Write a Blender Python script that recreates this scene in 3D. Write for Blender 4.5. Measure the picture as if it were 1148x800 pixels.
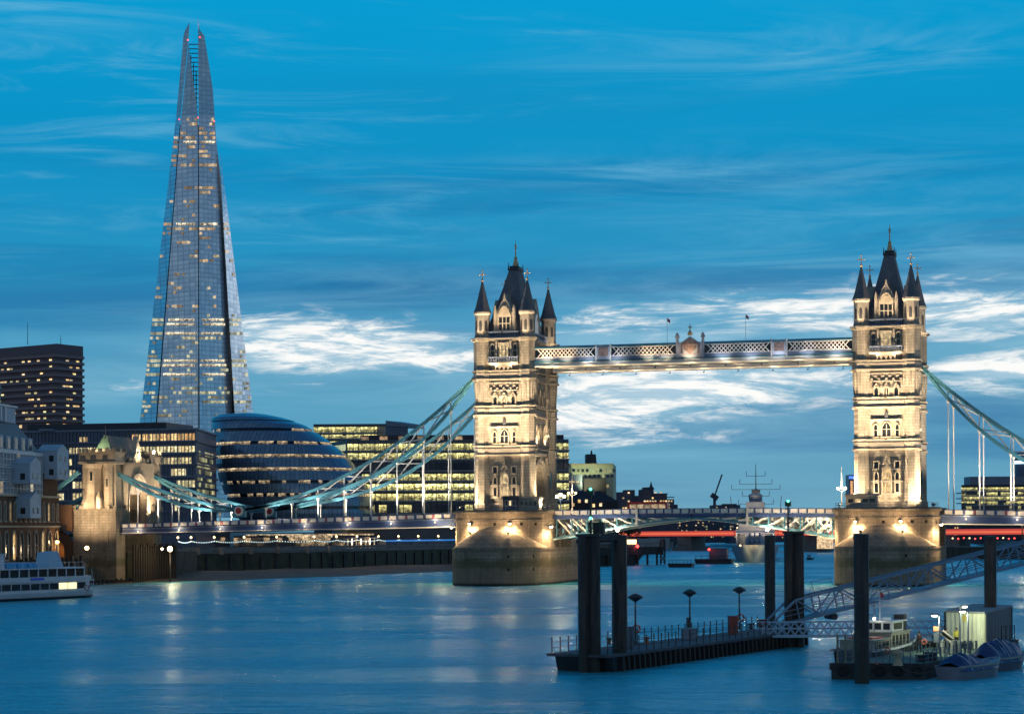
import bpy, bmesh, math, random
from mathutils import Vector, Matrix
random.seed(11)
R = math.radians
sc = bpy.context.scene
for _o in list(bpy.data.objects): bpy.data.objects.remove(_o)
COL = sc.collection

# ------------------------------------------------------------------ camera
CF, CX, CY, CZ, CYAW, CV0, CROLL = 2293.9085, 120.5735, -439.782, 11.8848, 0.2701, 592.9356, -0.0054124
_c, _s = math.cos(CROLL), math.sin(CROLL)
cam_d = bpy.data.cameras.new('camera'); cam = bpy.data.objects.new('camera', cam_d); COL.objects.link(cam)
_r = Vector((math.cos(CYAW), math.sin(CYAW), 0)); _f = Vector((-math.sin(CYAW), math.cos(CYAW), 0)); _u = Vector((0, 0, 1))
_X = _r*_c + _u*_s; _Y = -_r*_s + _u*_c; _Z = -_f
M4 = Matrix(((_X.x, _Y.x, _Z.x, CX), (_X.y, _Y.y, _Z.y, CY), (_X.z, _Y.z, _Z.z, CZ), (0, 0, 0, 1)))
cam.matrix_world = M4
cam_d.sensor_width = 36; cam_d.sensor_fit = 'HORIZONTAL'; cam_d.lens = 36*CF/1148
cam_d.shift_y = (CV0-400)/1148; cam_d.clip_start = 1; cam_d.clip_end = 20000
sc.camera = cam

# pixel of the photograph -> point in the world at a known distance
def ray(u, v):
    a, b = u-574, v-CV0
    uu, vv = a*_c+b*_s, -a*_s+b*_c
    return Vector((uu*math.cos(CYAW)/CF-math.sin(CYAW), uu*math.sin(CYAW)/CF+math.cos(CYAW), -vv/CF))
C0 = Vector((CX, CY, CZ))
def atD(u, v, D): return C0+ray(u, v)*D
def atY(u, v, Y): d = ray(u, v); return C0+d*((Y-CY)/d.y)
def atZ(u, v, Z=0.0): d = ray(u, v); return C0+d*((Z-CZ)/d.z)

def srgb(r, g, b):
    f = lambda c: (c/12.92 if c <= 0.04045 else ((c+0.055)/1.055)**2.4)
    return (f(r/255), f(g/255), f(b/255), 1)

# ------------------------------------------------------------------ render settings
sc.render.engine = 'CYCLES'
sc.view_settings.view_transform = 'Standard'; sc.view_settings.look = 'None'
sc.view_settings.gamma = 1; sc.view_settings.exposure = 0.12; sc.view_settings.use_curve_mapping = False
cy = sc.cycles
cy.use_denoising = True
try: cy.denoiser = 'OPENIMAGEDENOISE'
except Exception: pass
cy.caustics_reflective = False; cy.caustics_refractive = False
cy.max_bounces = 5; cy.diffuse_bounces = 2; cy.glossy_bounces = 3; cy.transmission_bounces = 3; cy.transparent_max_bounces = 6
cy.sample_clamp_indirect = 4.0; cy.use_light_tree = True

# ------------------------------------------------------------------ node helper
class NT:
    def __init__(s, tree): s.t = tree; s.n = tree.nodes; s.l = tree.links
    def new(s, typ, **kw):
        n = s.n.new(typ)
        for k, v in kw.items(): setattr(n, k, v)
        return n
    def put(s, sock, v):
        if hasattr(v, 'is_output') or isinstance(v, bpy.types.NodeSocket): s.l.new(v, sock)
        elif v is not None: sock.default_value = v
    def math(s, op, a, b=None, c=None, clamp=False):
        n = s.new('ShaderNodeMath', operation=op, use_clamp=clamp)
        for i, v in enumerate((a, b, c)):
            if v is not None: s.put(n.inputs[i], v)
        return n.outputs[0]
    def vec(s, x=0.0, y=0.0, z=0.0):
        n = s.new('ShaderNodeCombineXYZ')
        for i, v in enumerate((x, y, z)): s.put(n.inputs[i], v)
        return n.outputs[0]
    def sep(s, v):
        n = s.new('ShaderNodeSeparateXYZ'); s.l.new(v, n.inputs[0]); return n.outputs
    def noise(s, v, scale=1.0, detail=4.0, rough=0.55, dist=0.0):
        n = s.new('ShaderNodeTexNoise'); s.l.new(v, n.inputs['Vector'])
        n.inputs['Scale'].default_value = scale; n.inputs['Detail'].default_value = detail
        n.inputs['Roughness'].default_value = rough; n.inputs['Distortion'].default_value = dist
        return n.outputs['Fac']
    def ramp(s, fac, stops, interp='LINEAR'):
        n = s.new('ShaderNodeValToRGB'); n.color_ramp.interpolation = interp
        el = n.color_ramp.elements
        while len(el) < len(stops): el.new(0.5)
        for e, (p, c) in zip(el, stops):
            e.position = p; e.color = c if len(c) == 4 else (*c, 1)
        s.l.new(fac, n.inputs[0]); return n.outputs[0]
    def mix(s, fac, a, b, typ='MIX'):
        n = s.new('ShaderNodeMix', data_type='RGBA', blend_type=typ)
        s.put(n.inputs[0], fac); s.put(n.inputs[6], a); s.put(n.inputs[7], b)
        return n.outputs[2]
    def smooth(s, x, a, b):
        n = s.new('ShaderNodeMapRange', interpolation_type='SMOOTHSTEP', clamp=True)
        s.put(n.inputs[0], x); n.inputs[1].default_value = a; n.inputs[2].default_value = b
        return n.outputs[0]

# ------------------------------------------------------------------ dusk sky: azimuth/elevation clouds over a blue gradient
world = bpy.data.worlds.new('World'); sc.world = world; world.use_nodes = True
def build_world():
    t = world.node_tree; t.nodes.clear(); n = NT(t)
    tc = n.new('ShaderNodeTexCoord')
    x, y, z = n.sep(tc.outputs['Generated'])
    # azimuth measured from the west-south-west (up river), elevation above the horizon
    ca, sa = math.cos(CYAW), math.sin(CYAW)
    xr = n.math('ADD', n.math('MULTIPLY', x, ca), n.math('MULTIPLY', y, sa))
    yr = n.math('SUBTRACT', n.math('MULTIPLY', y, ca), n.math('MULTIPLY', x, sa))
    U = n.math('ARCTAN2', xr, yr)
    V = n.math('ARCSINE', z)
    Vp = n.math('MAXIMUM', V, 0.0)
    base = n.ramp(n.math('DIVIDE', Vp, 1.5708), [
        (0.0, srgb(108, 165, 188)), (0.02, srgb(90, 157, 187)), (0.05, srgb(68, 151, 188)), (0.08, srgb(34, 143, 189)),
        (0.115, srgb(4, 142, 194)), (0.16, srgb(0, 152, 205)), (0.3, srgb(0, 128, 186)), (0.5, srgb(0, 80, 140)), (1.0, srgb(20, 60, 100))])
    # broad slate-blue cloud banks
    pA = n.vec(n.math('MULTIPLY', U, 3.0), n.math('MULTIPLY', V, 38.0), 3.7)
    nA = n.noise(pA, 1.0, 8, 0.58, 0.6)
    bank = n.math('MULTIPLY', n.smooth(nA, 0.44, 0.66), n.math('MULTIPLY', n.smooth(V, 0.0, 0.03), n.math('SUBTRACT', 1.0, n.smooth(V, 0.145, 0.22))))
    col = n.mix(n.math('MULTIPLY', bank, 0.5), base, srgb(8, 104, 160))
    for px_, py_, rx_, ry_, k_ in ((410, 330, 170, 22, .9), (770, 322, 210, 16, .6), (850, 478, 160, 16, .55), (1090, 474, 90, 20, .7), (420, 430, 120, 11, .5), (620, 120, 300, 26, .35), (130, 350, 160, 30, .4)):
        u0, v0 = (px_-574)/CF, (CV0-py_)/CF
        du = n.math('DIVIDE', n.math('SUBTRACT', U, u0), rx_/CF); dv = n.math('DIVIDE', n.math('SUBTRACT', V, v0), ry_/CF)
        g_ = n.math('MULTIPLY', n.math('POWER', 2.718, n.math('MULTIPLY', n.math('ADD', n.math('MULTIPLY', du, du), n.math('MULTIPLY', dv, dv)), -1.0)), k_)
        col = n.mix(n.math('MULTIPLY', g_, n.smooth(nA, .3, .6)), col, srgb(24, 108, 160))
    # pale veils and wisps
    pB = n.vec(n.math('MULTIPLY', U, 6.0), n.math('MULTIPLY', V, 58.0), 9.1)
    nB = n.noise(pB, 1.0, 9, 0.66, 1.0)
    pE = n.vec(n.math('MULTIPLY', U, 2.0), n.math('MULTIPLY', V, 9.0), 1.3)
    nE = n.noise(pE, 1.0, 3, 0.5, 0.2)
    veil = n.math('MULTIPLY', n.smooth(nB, 0.50, 0.78), n.smooth(nE, 0.42, 0.64))
    for px_, py_, rx_, ry_, k_ in ((60, 30, 120, 34, 1.), (640, 198, 340, 16, 1.0), (890, 75, 260, 34, .9), (900, 235, 300, 60, .7), (1000, 300, 220, 30, 1.0), (470, 330, 260, 40, .6), (760, 500, 160, 30, .7), (200, 410, 200, 40, .8), (800, 400, 260, 90, .9)):
        u0, v0 = (px_-574)/CF, (CV0-py_)/CF
        du = n.math('DIVIDE', n.math('SUBTRACT', U, u0), rx_/CF); dv = n.math('DIVIDE', n.math('SUBTRACT', V, v0), ry_/CF)
        g_ = n.math('MULTIPLY', n.math('POWER', 2.718, n.math('MULTIPLY', n.math('ADD', n.math('MULTIPLY', du, du), n.math('MULTIPLY', dv, dv)), -1.0)), k_)
        veil = n.math('MAXIMUM', veil, n.math('MULTIPLY', g_, n.smooth(nB, .40, .72)))
    col = n.mix(n.math('MULTIPLY', veil, 0.62), col, srgb(112, 182, 214))
    # patches of cloud still lit by the sunset: where each lies in the sky (photo pixels / focal length), half sizes
    def blob(px, py, rx, ry, k=1.0):
        u0, v0 = (px-574)/CF, (CV0-py)/CF
        du = n.math('DIVIDE', n.math('SUBTRACT', U, u0), rx/CF)
        dv = n.math('DIVIDE', n.math('SUBTRACT', V, v0), ry/CF)
        d = n.math('ADD', n.math('MULTIPLY', du, du), n.math('MULTIPLY', dv, dv))
        return n.math('MULTIPLY', n.math('POWER', 2.718, n.math('MULTIPLY', d, -1.0)), k)
    tot = None
    for b in BRIGHT:
        m = blob(*b); tot = m if tot is None else n.math('ADD', tot, m)
    glow = None
    for px_, py_, rx_, ry_, k_ in ((820, 412, 360, 70, .66), (380, 398, 260, 44, .55), (1120, 390, 170, 74, .6), (110, 425, 170, 30, .42)):
        g_ = blob(px_, py_, rx_, ry_, k_); glow = g_ if glow is None else n.math('MAXIMUM', glow, g_)
    col = n.mix(n.math('MULTIPLY', glow, n.math('ADD', .45, n.math('MULTIPLY', n.smooth(nB, .35, .65), .55))), col, srgb(160, 202, 220))
    pC = n.vec(n.math('MULTIPLY', U, 15.0), n.math('MULTIPLY', V, 95.0), 5.2)
    nC = n.noise(pC, 1.0, 10, 0.66, 1.1)
    nC2 = n.noise(n.vec(n.math('MULTIPLY', U, 15.0), n.math('ADD', n.math('MULTIPLY', V, 95.0), .42), 5.2), 1.0, 10, 0.66, 1.1)
    pD = n.vec(n.math('MULTIPLY', U, 60.0), n.math('MULTIPLY', V, 260.0), 2.2)
    nD = n.noise(pD, 1.0, 4, 0.6, 0.6)
    nn = n.math('ADD', n.math('MULTIPLY', nC, 0.8), n.math('MULTIPLY', nD, 0.2))
    lit = n.smooth(n.math('SUBTRACT', n.math('ADD', n.math('MULTIPLY', n.math('SUBTRACT', nn, .5), 2.3), n.math('MULTIPLY', tot, 0.46)), 0.0), 0.16, 0.78)
    lit = n.math('MULTIPLY', lit, n.smooth(tot, 0.02, 0.5))
    col = n.mix(n.math('MULTIPLY', lit, .97), col, n.mix(n.smooth(n.math('ADD', n.math('SUBTRACT', nC, nC2), n.math('MULTIPLY', n.math('SUBTRACT', nD, .5), .35)), -.12, .1), srgb(168, 200, 218), srgb(250, 250, 247)))
    # the sky away from the sunset, overhead and to the east, is already dim
    east = n.ramp(n.math('DIVIDE', Vp, 1.5708), [(0.0, srgb(152, 168, 180)), (0.12, srgb(126, 152, 174)), (0.3, srgb(90, 120, 150)), (1.0, srgb(58, 86, 116))])
    col = n.mix(n.math('SUBTRACT', 1.0, n.smooth(yr, -.25, .5)), col, east)
    # below the horizon: dull water-blue
    col = n.mix(n.smooth(V, -0.02, 0.0), srgb(20, 60, 90), col)
    sky = n.new('ShaderNodeTexSky', sky_type='NISHITA'); sky.sun_disc = False
    sky.sun_elevation = R(1.0); sky.sun_rotation = SUN_ROT
    bg = n.new('ShaderNodeBackground'); bg.inputs[1].default_value = SKY_STRENGTH; n.l.new(col, bg.inputs[0])
    bg2 = n.new('ShaderNodeBackground'); bg2.inputs[1].default_value = 0.0006; n.l.new(sky.outputs[0], bg2.inputs[0])
    add = n.new('ShaderNodeAddShader'); n.l.new(bg.outputs[0], add.inputs[0]); n.l.new(bg2.outputs[0], add.inputs[1])
    out = n.new('ShaderNodeOutputWorld'); n.l.new(add.outputs[0], out.inputs[0])
SKY_STRENGTH = 0.96
SUN_ROT = R(-12)
BRIGHT = [(390, 384, 120, 26, 1.4), (300, 375, 90, 22, 1.1), (500, 402, 80, 14, 1.0), (690, 445, 110, 38, 1.3), (850, 434, 140, 22, 1.45), (650, 470, 70, 24, 1.0),
          (760, 492, 70, 7, .7), (690, 362, 80, 14, 1.1), (900, 354, 130, 20, 1.4), (1100, 362, 90, 24, 1.5), (1110, 422, 80, 24, 1.5), (320, 402, 90, 12, .9), (130, 432, 60, 10, .55), (340, 432, 70, 9, .5),
          (1010, 325, 160, 24, .35)]
build_world()
# the last glow of the set sun: weak and very soft, from up river
sd = bpy.data.lights.new('sun', 'SUN'); sd.energy = 0.12; sd.angle = R(25); sd.color = (1, .85, .7)
sun = bpy.data.objects.new('sun', sd); COL.objects.link(sun)
sun.rotation_euler = Vector((0.35, 1.0, 0.22)).to_track_quat('Z', 'Y').to_euler()

# ------------------------------------------------------------------ mesh helpers
OFF = {}
class MB:
    def __init__(s): s.v = []; s.f = []; s.m = []; s.sm = []
    def add(s, vs, fs, mi=0, smooth=False):
        k = len(s.v); s.v += [Vector(p) for p in vs]
        for f in fs: s.f.append([i+k for i in f]); s.m.append(mi); s.sm.append(smooth)
        return s
    def hexa(s, p, mi=0):   # 8 points: bottom 4 then top 4
        return s.add(p, [(0, 3, 2, 1), (4, 5, 6, 7), (0, 1, 5, 4), (1, 2, 6, 5), (2, 3, 7, 6), (3, 0, 4, 7)], mi)
    def box(s, x0, x1, y0, y1, z0, z1, mi=0):
        return s.hexa([(x0, y0, z0), (x1, y0, z0), (x1, y1, z0), (x0, y1, z0), (x0, y0, z1), (x1, y0, z1), (x1, y1, z1), (x0, y1, z1)], mi)
    def bar(s, p, q, w, h=None, up=(0, 0, 1), mi=0):
        p, q = Vector(p), Vector(q); h = h or w
        d = (q-p)
        if d.length < 1e-6: return s
        d.normalize(); up = Vector(up)
        if abs(d.dot(up)) > 0.98: up = Vector((0, 1, 0))
        a = d.cross(up).normalized()*(w/2); b = a.cross(d).normalized()*(h/2)
        return s.hexa([p-a-b, p+a-b, p+a+b, p-a+b, q-a-b, q+a-b, q+a+b, q-a+b], mi)
    def tube(s, p, q, r0, r1=None, n=8, mi=0, smooth=True, cap=True):
        p, q = Vector(p), Vector(q); r1 = r0 if r1 is None else r1
        d = (q-p).normalized(); up = Vector((0, 0, 1)) if abs(d.z) < .98 else Vector((1, 0, 0))
        a = d.cross(up).normalized(); b = a.cross(d)
        vs = [c+(a*math.cos(2*math.pi*i/n)+b*math.sin(2*math.pi*i/n))*r for c, r in ((p, r0), (q, r1)) for i in range(n)]
        s.add(vs, [(i, (i+1) % n, n+(i+1) % n, n+i) for i in range(n)], mi, smooth)
        if cap: s.add(vs[:n], [tuple(range(n))[::-1]], mi); s.add(vs[n:], [tuple(range(n))], mi)
        return s
    def lathe(s, cx, cy, prof, n=8, rot=None, mi=0, smooth=False, sx=1, sy=1):
        rot = math.pi/n if rot is None else rot
        vs = [(cx+r*sx*math.cos(rot+2*math.pi*i/n), cy+r*sy*math.sin(rot+2*math.pi*i/n), z) for r, z in prof for i in range(n)]
        fs = []
        for k in range(len(prof)-1):
            for i in range(n): fs.append((k*n+i, k*n+(i+1) % n, (k+1)*n+(i+1) % n, (k+1)*n+i))
        s.add(vs, fs, mi, smooth)
        s.add(vs[:n], [tuple(range(n))[::-1]], mi); s.add(vs[-n:], [tuple(range(n))], mi)
        return s
    def prism(s, poly, z0, z1, mi=0, taper=None):
        n = len(poly)
        top = poly if taper is None else taper
        vs = [(x, y, z0) for x, y in poly]+[(x, y, z1) for x, y in top]
        return s.add(vs, [tuple(range(n))[::-1], tuple(range(n, 2*n))]+[(i, (i+1) % n, n+(i+1) % n, n+i) for i in range(n)], mi)
    def plate(s, poly, d0, d1, T, mi=0):    # poly in (u, z), d outward; T maps (u, d, z) to the world
        n = len(poly)
        vs = [T(u, d0, z) for u, z in poly]+[T(u, d1, z) for u, z in poly]
        return s.add(vs, [tuple(range(n))[::-1], tuple(range(n, 2*n))]+[(i, (i+1) % n, n+(i+1) % n, n+i) for i in range(n)], mi)
    def ring(s, outer, inner, d0, d1, T, mi=0):
        n = len(outer)
        vs = [T(u, d1, z) for u, z in outer]+[T(u, d1, z) for u, z in inner]+[T(u, d0, z) for u, z in outer]+[T(u, d0, z) for u, z in inner]
        fs = []
        for i in range(n):
            j = (i+1) % n
            fs += [(i, j, n+j, n+i), (2*n+i, 2*n+j, j, i), (n+i, n+j, 3*n+j, 3*n+i)]
        return s.add(vs, fs, mi)
    def sphere(s, c, r, n=10, m=7, mi=0, sx=1, sy=1, sz=1):
        c = Vector(c); vs = []; fs = []
        for k in range(m+1):
            a = math.pi*k/m
            for i in range(n):
                b = 2*math.pi*i/n
                vs.append(c+Vector((r*sx*math.sin(a)*math.cos(b), r*sy*math.sin(a)*math.sin(b), r*sz*math.cos(a))))
        for k in range(m):
            for i in range(n): fs.append((k*n+i, (k+1)*n+i, (k+1)*n+(i+1) % n, k*n+(i+1) % n))
        return s.add(vs, fs, mi, True)
    def sweep(s, pts, w, h, side=(0, 1, 0), mi=0):   # rectangular section along a polyline, mitred
        pts = [Vector(p) for p in pts]; side = Vector(side).normalized(); vs = []; n = len(pts)
        for i, p in enumerate(pts):
            d = (pts[min(i+1, n-1)]-pts[max(i-1, 0)]).normalized(); nn = side.cross(d).normalized()
            vs += [p-side*w/2-nn*h/2, p+side*w/2-nn*h/2, p+side*w/2+nn*h/2, p-side*w/2+nn*h/2]
        fs = [(0, 1, 2, 3), tuple(4*(n-1)+k for k in (3, 2, 1, 0))]
        for i in range(n-1):
            for k in range(4): fs.append((4*i+k, 4*i+(k+1) % 4, 4*i+4+(k+1) % 4, 4*i+4+k))
        return s.add(vs, fs, mi)
    def build(s, name, mat, parent=None, loc=None, label=None, cat=None, group=None, kind=None, normals=True):
        off = Vector(loc) if loc is not None else (OFF.get(parent.name, Vector()) if parent else Vector())
        me = bpy.data.meshes.new(name)
        me.from_pydata([tuple(p-off) for p in s.v], [], s.f)
        mats = mat if isinstance(mat, (list, tuple)) else [mat]
        for q in mats: me.materials.append(q)
        me.polygons.foreach_set('material_index', s.m)
        me.polygons.foreach_set('use_smooth', s.sm)
        if normals:
            bm = bmesh.new(); bm.from_mesh(me); bmesh.ops.recalc_face_normals(bm, faces=bm.faces); bm.to_mesh(me); bm.free()
        me.update()
        o = bpy.data.objects.new(name, me); COL.objects.link(o)
        if parent: o.parent = parent
        elif loc is not None: o.location = loc
        OFF[o.name] = off
        return tag(o, label, cat, group, kind)
def tag(o, label=None, cat=None, group=None, kind=None):
    if label: o['label'] = label
    if cat: o['category'] = cat
    if group: o['group'] = group
    if kind: o['kind'] = kind
    return o
def thing(name, label, cat, loc, group=None):
    o = bpy.data.objects.new(name, None); COL.objects.link(o); o.location = loc; o.empty_display_size = 0.5
    OFF[o.name] = Vector(loc)
    return tag(o, label, cat, group)
ORD = 'first second third fourth fifth sixth seventh eighth ninth tenth eleventh twelfth thirteenth fourteenth fifteenth sixteenth seventeenth eighteenth nineteenth twentieth twenty-first'.split()
KIDS = lambda o: [c for c in bpy.data.objects if c.parent == o]
def copy_tree(o, parent=None, shift=None, label=None):
    c = o.copy(); COL.objects.link(c)
    c.parent = parent
    if shift is not None: c.location = o.location+Vector(shift)
    OFF[c.name] = Vector(c.location) if parent is None else OFF[parent.name]
    if label: c['label'] = label
    for k in KIDS(o): copy_tree(k, c)
    return c
def light(name, kind, loc, power, color=(1, .75, .42), target=None, size=60, blend=.6, radius=.15, parent=None):
    d = bpy.data.lights.new(name, kind); d.energy = power; d.color = color
    if kind in ('POINT', 'SPOT'): d.shadow_soft_size = radius
    if kind == 'SPOT': d.spot_size = R(size); d.spot_blend = blend
    o = bpy.data.objects.new(name, d); COL.objects.link(o)
    off = OFF.get(parent.name, Vector()) if parent else Vector()
    o.location = Vector(loc)-off
    if target is not None: o.rotation_euler = (Vector(target)-Vector(loc)).to_track_quat('-Z', 'Y').to_euler()
    if parent: o.parent = parent
    return o

# ------------------------------------------------------------------ materials
MATS = {}
def mat(name, col, rough=.6, metal=0.0, noise=None, bump=0.0, emit=None, spec=None, col2=None):
    if name in MATS: return MATS[name]
    m = bpy.data.materials.new(name); m.use_nodes = True; n = NT(m.node_tree)
    b = m.node_tree.nodes['Principled BSDF']
    b.inputs['Base Color'].default_value = (*col[:3], 1); b.inputs['Roughness'].default_value = rough; b.inputs['Metallic'].default_value = metal
    if spec is not None: b.inputs['Specular IOR Level'].default_value = spec
    if noise:
        tc = n.new('ShaderNodeTexCoord'); v = tc.outputs['Object']
        f = n.noise(v, noise[0], 6, .62)
        f2 = n.noise(v, noise[0]*.13, 3, .5)
        ff = n.math('ADD', n.math('MULTIPLY', f, .6), n.math('MULTIPLY', f2, .4))
        c2 = col2 or tuple(c*(1-noise[1]) for c in col[:3])
        n.l.new(n.mix(n.smooth(ff, .36, .62), (*c2[:3], 1), (*col[:3], 1)), b.inputs['Base Color'])
        n.l.new(n.math('ADD', n.math('MULTIPLY', f, .25), rough-.12), b.inputs['Roughness'])
        if bump:
            bp = n.new('ShaderNodeBump'); bp.inputs['Strength'].default_value = bump; bp.inputs['Distance'].default_value = .1
            n.l.new(f, bp.inputs['Height']); n.l.new(bp.outputs[0], b.inputs['Normal'])
    if emit:
        b.inputs['Emission Color'].default_value = (*emit[0], 1); b.inputs['Emission Strength'].default_value = emit[1]
    MATS[name] = m; return m
def stone(name, col, bw=1.1, bh=.42, mortar=.75, var=.22, algae=False, dark=.55):
    if name in MATS: return MATS[name]
    m = bpy.data.materials.new(name); m.use_nodes = True; n = NT(m.node_tree); b = m.node_tree.nodes['Principled BSDF']
    tc = n.new('ShaderNodeTexCoord'); x, y, z = n.sep(tc.outputs['Object'])
    gp = n.new('ShaderNodeNewGeometry'); wx, wy, wz = n.sep(gp.outputs['Position'])
    br = n.new('ShaderNodeTexBrick'); n.l.new(n.vec(n.math('ADD', x, n.math('MULTIPLY', y, 1.0)), z, 0.0), br.inputs['Vector'])
    c = Vector(col[:3])
    br.inputs['Color1'].default_value = (*c, 1); br.inputs['Color2'].default_value = (*(c*(1-var)), 1); br.inputs['Mortar'].default_value = (*(c*mortar*.8), 1)
    br.inputs['Scale'].default_value = 1; br.inputs['Brick Width'].default_value = bw; br.inputs['Row Height'].default_value = bh; br.inputs['Mortar Size'].default_value = .05
    f = n.noise(tc.outputs['Object'], .35, 6, .65); f2 = n.noise(n.vec(n.math('MULTIPLY', x, 1.2), n.math('MULTIPLY', y, 1.2), n.math('MULTIPLY', z, .12)), 1.0, 5, .6)
    g = n.math('ADD', n.math('MULTIPLY', f, .5), n.math('MULTIPLY', f2, .5))
    cc = n.mix(n.smooth(g, .38, .62), (*(c*dark), 1), br.outputs['Color'])
    if algae:
        h = n.math('ADD', wz, n.math('MULTIPLY', n.math('SUBTRACT', n.noise(gp.outputs['Position'], .22, 5, .6), .5), 3.2))
        wet = n.math('SUBTRACT', 1.0, n.smooth(h, 4.2, 5.6))
        cc = n.mix(n.math('MULTIPLY', wet, .4), cc, (.26, .17, .11, 1))
        band = n.math('MULTIPLY', n.smooth(h, 3.3, 4.3), n.math('SUBTRACT', 1.0, n.smooth(h, 5.0, 6.1)))
        cc = n.mix(n.math('MULTIPLY', band, .6), cc, (.075, .07, .022, 1))
        cc = n.mix(n.math('SUBTRACT', 1.0, n.smooth(wz, .25, .7)), cc, (.02, .018, .014, 1))
    n.l.new(cc, b.inputs['Base Color']); b.inputs['Roughness'].default_value = .85; b.inputs['Specular IOR Level'].default_value = .3
    bp = n.new('ShaderNodeBump'); bp.inputs['Strength'].default_value = .5; bp.inputs['Distance'].default_value = .12
    n.l.new(n.math('ADD', n.math('MULTIPLY', br.outputs['Fac'], -.6), f), bp.inputs['Height']); n.l.new(bp.outputs[0], b.inputs['Normal'])
    MATS[name] = m; return m
def lit_window(name, c1, c2, lo, hi, off=0.0, cell=1.6):
    """room light seen through a window: varies from window to window and inside each one"""
    if name in MATS: return MATS[name]
    m = bpy.data.materials.new(name); m.use_nodes = True; n = NT(m.node_tree); b = m.node_tree.nodes['Principled BSDF']
    oi = n.new('ShaderNodeObjectInfo'); g = n.new('ShaderNodeNewGeometry'); tc = n.new('ShaderNodeTexCoord')
    r = n.math('FRACT', n.math('ADD', oi.outputs['Random'], n.math('MULTIPLY', g.outputs['Random Per Island'], 7.31)))
    r2 = n.math('FRACT', n.math('MULTIPLY', r, 17.77))
    nz = n.noise(tc.outputs['Object'], 1.0/cell*1.8, 3, .6)
    st = n.math('MULTIPLY', n.math('ADD', n.math('MULTIPLY', n.math('POWER', r, 1.6), hi-lo), lo), n.math('ADD', n.math('MULTIPLY', n.smooth(nz, .3, .65), .8), .3))
    if off: st = n.math('MULTIPLY', st, n.math('GREATER_THAN', r2, off))
    b.inputs['Base Color'].default_value = (.03, .04, .05, 1); b.inputs['Roughness'].default_value = .15
    n.l.new(n.mix(r2, (*c1, 1), (*c2, 1)), b.inputs['Emission Color']); n.l.new(st, b.inputs['Emission Strength'])
    MATS[name] = m; return m
def strip_window(name, c1, c2, strength, frac, pane=1.5, dark=(.02, .035, .06), horiz='xy', zs=4.0):
    """ribbon glazing: panes side by side, some of the rooms behind them lit"""
    if name in MATS: return MATS[name]
    m = bpy.data.materials.new(name); m.use_nodes = True; n = NT(m.node_tree); b = m.node_tree.nodes['Principled BSDF']
    tc = n.new('ShaderNodeTexCoord'); oi = n.new('ShaderNodeObjectInfo'); x, y, z = n.sep(tc.outputs['Object'])
    h = n.math('ADD', n.math('MULTIPLY', x, .92), n.math('MULTIPLY', y, .62)) if horiz == 'xy' else n.math('MULTIPLY', n.math('ARCTAN2', y, x), 22.0)
    hp = n.math('DIVIDE', h, pane); cell = n.math('FLOOR', hp); fr = n.math('FRACT', hp)
    zz = n.math('FLOOR', n.math('DIVIDE', z, zs))
    wn = n.new('ShaderNodeTexWhiteNoise', noise_dimensions='3D'); n.l.new(n.vec(cell, n.math('MULTIPLY', oi.outputs['Random'], 91.0), zz), wn.inputs['Vector'])
    grp = n.noise(n.vec(n.math('MULTIPLY', cell, .14), n.math('MULTIPLY', oi.outputs['Random'], 50.0), zz), 1.0, 2, .5)
    onm = n.math('LESS_THAN', n.math('ADD', n.math('MULTIPLY', wn.outputs['Value'], .45), n.math('MULTIPLY', n.smooth(grp, .25, .75), .55)), frac)
    mull = n.math('ADD', .35, n.math('MULTIPLY', .65, n.math('MULTIPLY', n.math('GREATER_THAN', fr, .09), n.math('LESS_THAN', fr, .97))))
    inn = n.noise(n.vec(n.math('MULTIPLY', x, 1.0), n.math('MULTIPLY', y, 1.0), n.math('MULTIPLY', z, 1.6)), .75, 5, .75)
    st = n.math('MULTIPLY', n.math('MULTIPLY', onm, mull), n.math('MULTIPLY', n.math('ADD', n.math('MULTIPLY', wn.outputs['Value'], .9), .5), n.math('MULTIPLY', n.math('ADD', n.smooth(inn, .38, .64), .12), strength)))
    b.inputs['Base Color'].default_value = (*dark, 1); b.inputs['Roughness'].default_value = .12
    gx, gy, gz = n.sep(tc.outputs['Generated'])     # ceiling lamps above, furniture and people below
    desk = n.noise(n.vec(n.math('MULTIPLY', h, 1.0), gz, 3.3), 1.6, 3, .7)
    low = n.math('MULTIPLY', n.math('SUBTRACT', 1.0, n.smooth(gz, .25, .55)), n.smooth(desk, .42, .6))
    st = n.math('MULTIPLY', st, n.math('MULTIPLY', n.math('ADD', .55, n.math('MULTIPLY', n.smooth(gz, .35, .9), .75)), n.math('SUBTRACT', 1.0, n.math('MULTIPLY', low, .8))))
    n.l.new(n.mix(grp, (*c1, 1), (*c2, 1)), b.inputs['Emission Color']); n.l.new(st, b.inputs['Emission Strength'])
    MATS[name] = m; return m

PORT = stone('portland_stone', (.46, .405, .32), bw=1.5, bh=.62, mortar=.6, dark=.5)
PORT2 = stone('carved_stone', (.50, .44, .355), bw=.9, bh=.3, var=.12, dark=.7)
GRAN = stone('pier_granite', (.36, .285, .21), bw=2.0, bh=.8, mortar=.5, algae=True, dark=.5)
TRIM = mat('stone_trim', (.47, .40, .30), .8, noise=(.8, .3))
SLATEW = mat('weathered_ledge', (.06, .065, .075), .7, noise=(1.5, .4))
SLATE = stone('roof_slate', (.24, .25, .28), bw=.5, bh=.35, var=.35, mortar=.5)
DARKGL = mat('dark_glass', (.012, .016, .022), .12)
TEAL = mat('teal_paint', (.075, .24, .30), .45, noise=(.6, .25))
TEALD = mat('dark_teal_paint', (.03, .15, .2), .45, noise=(.6, .25))
WHITE = mat('cream_paint', (.78, .72, .64), .5, noise=(.7, .15))
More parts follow.
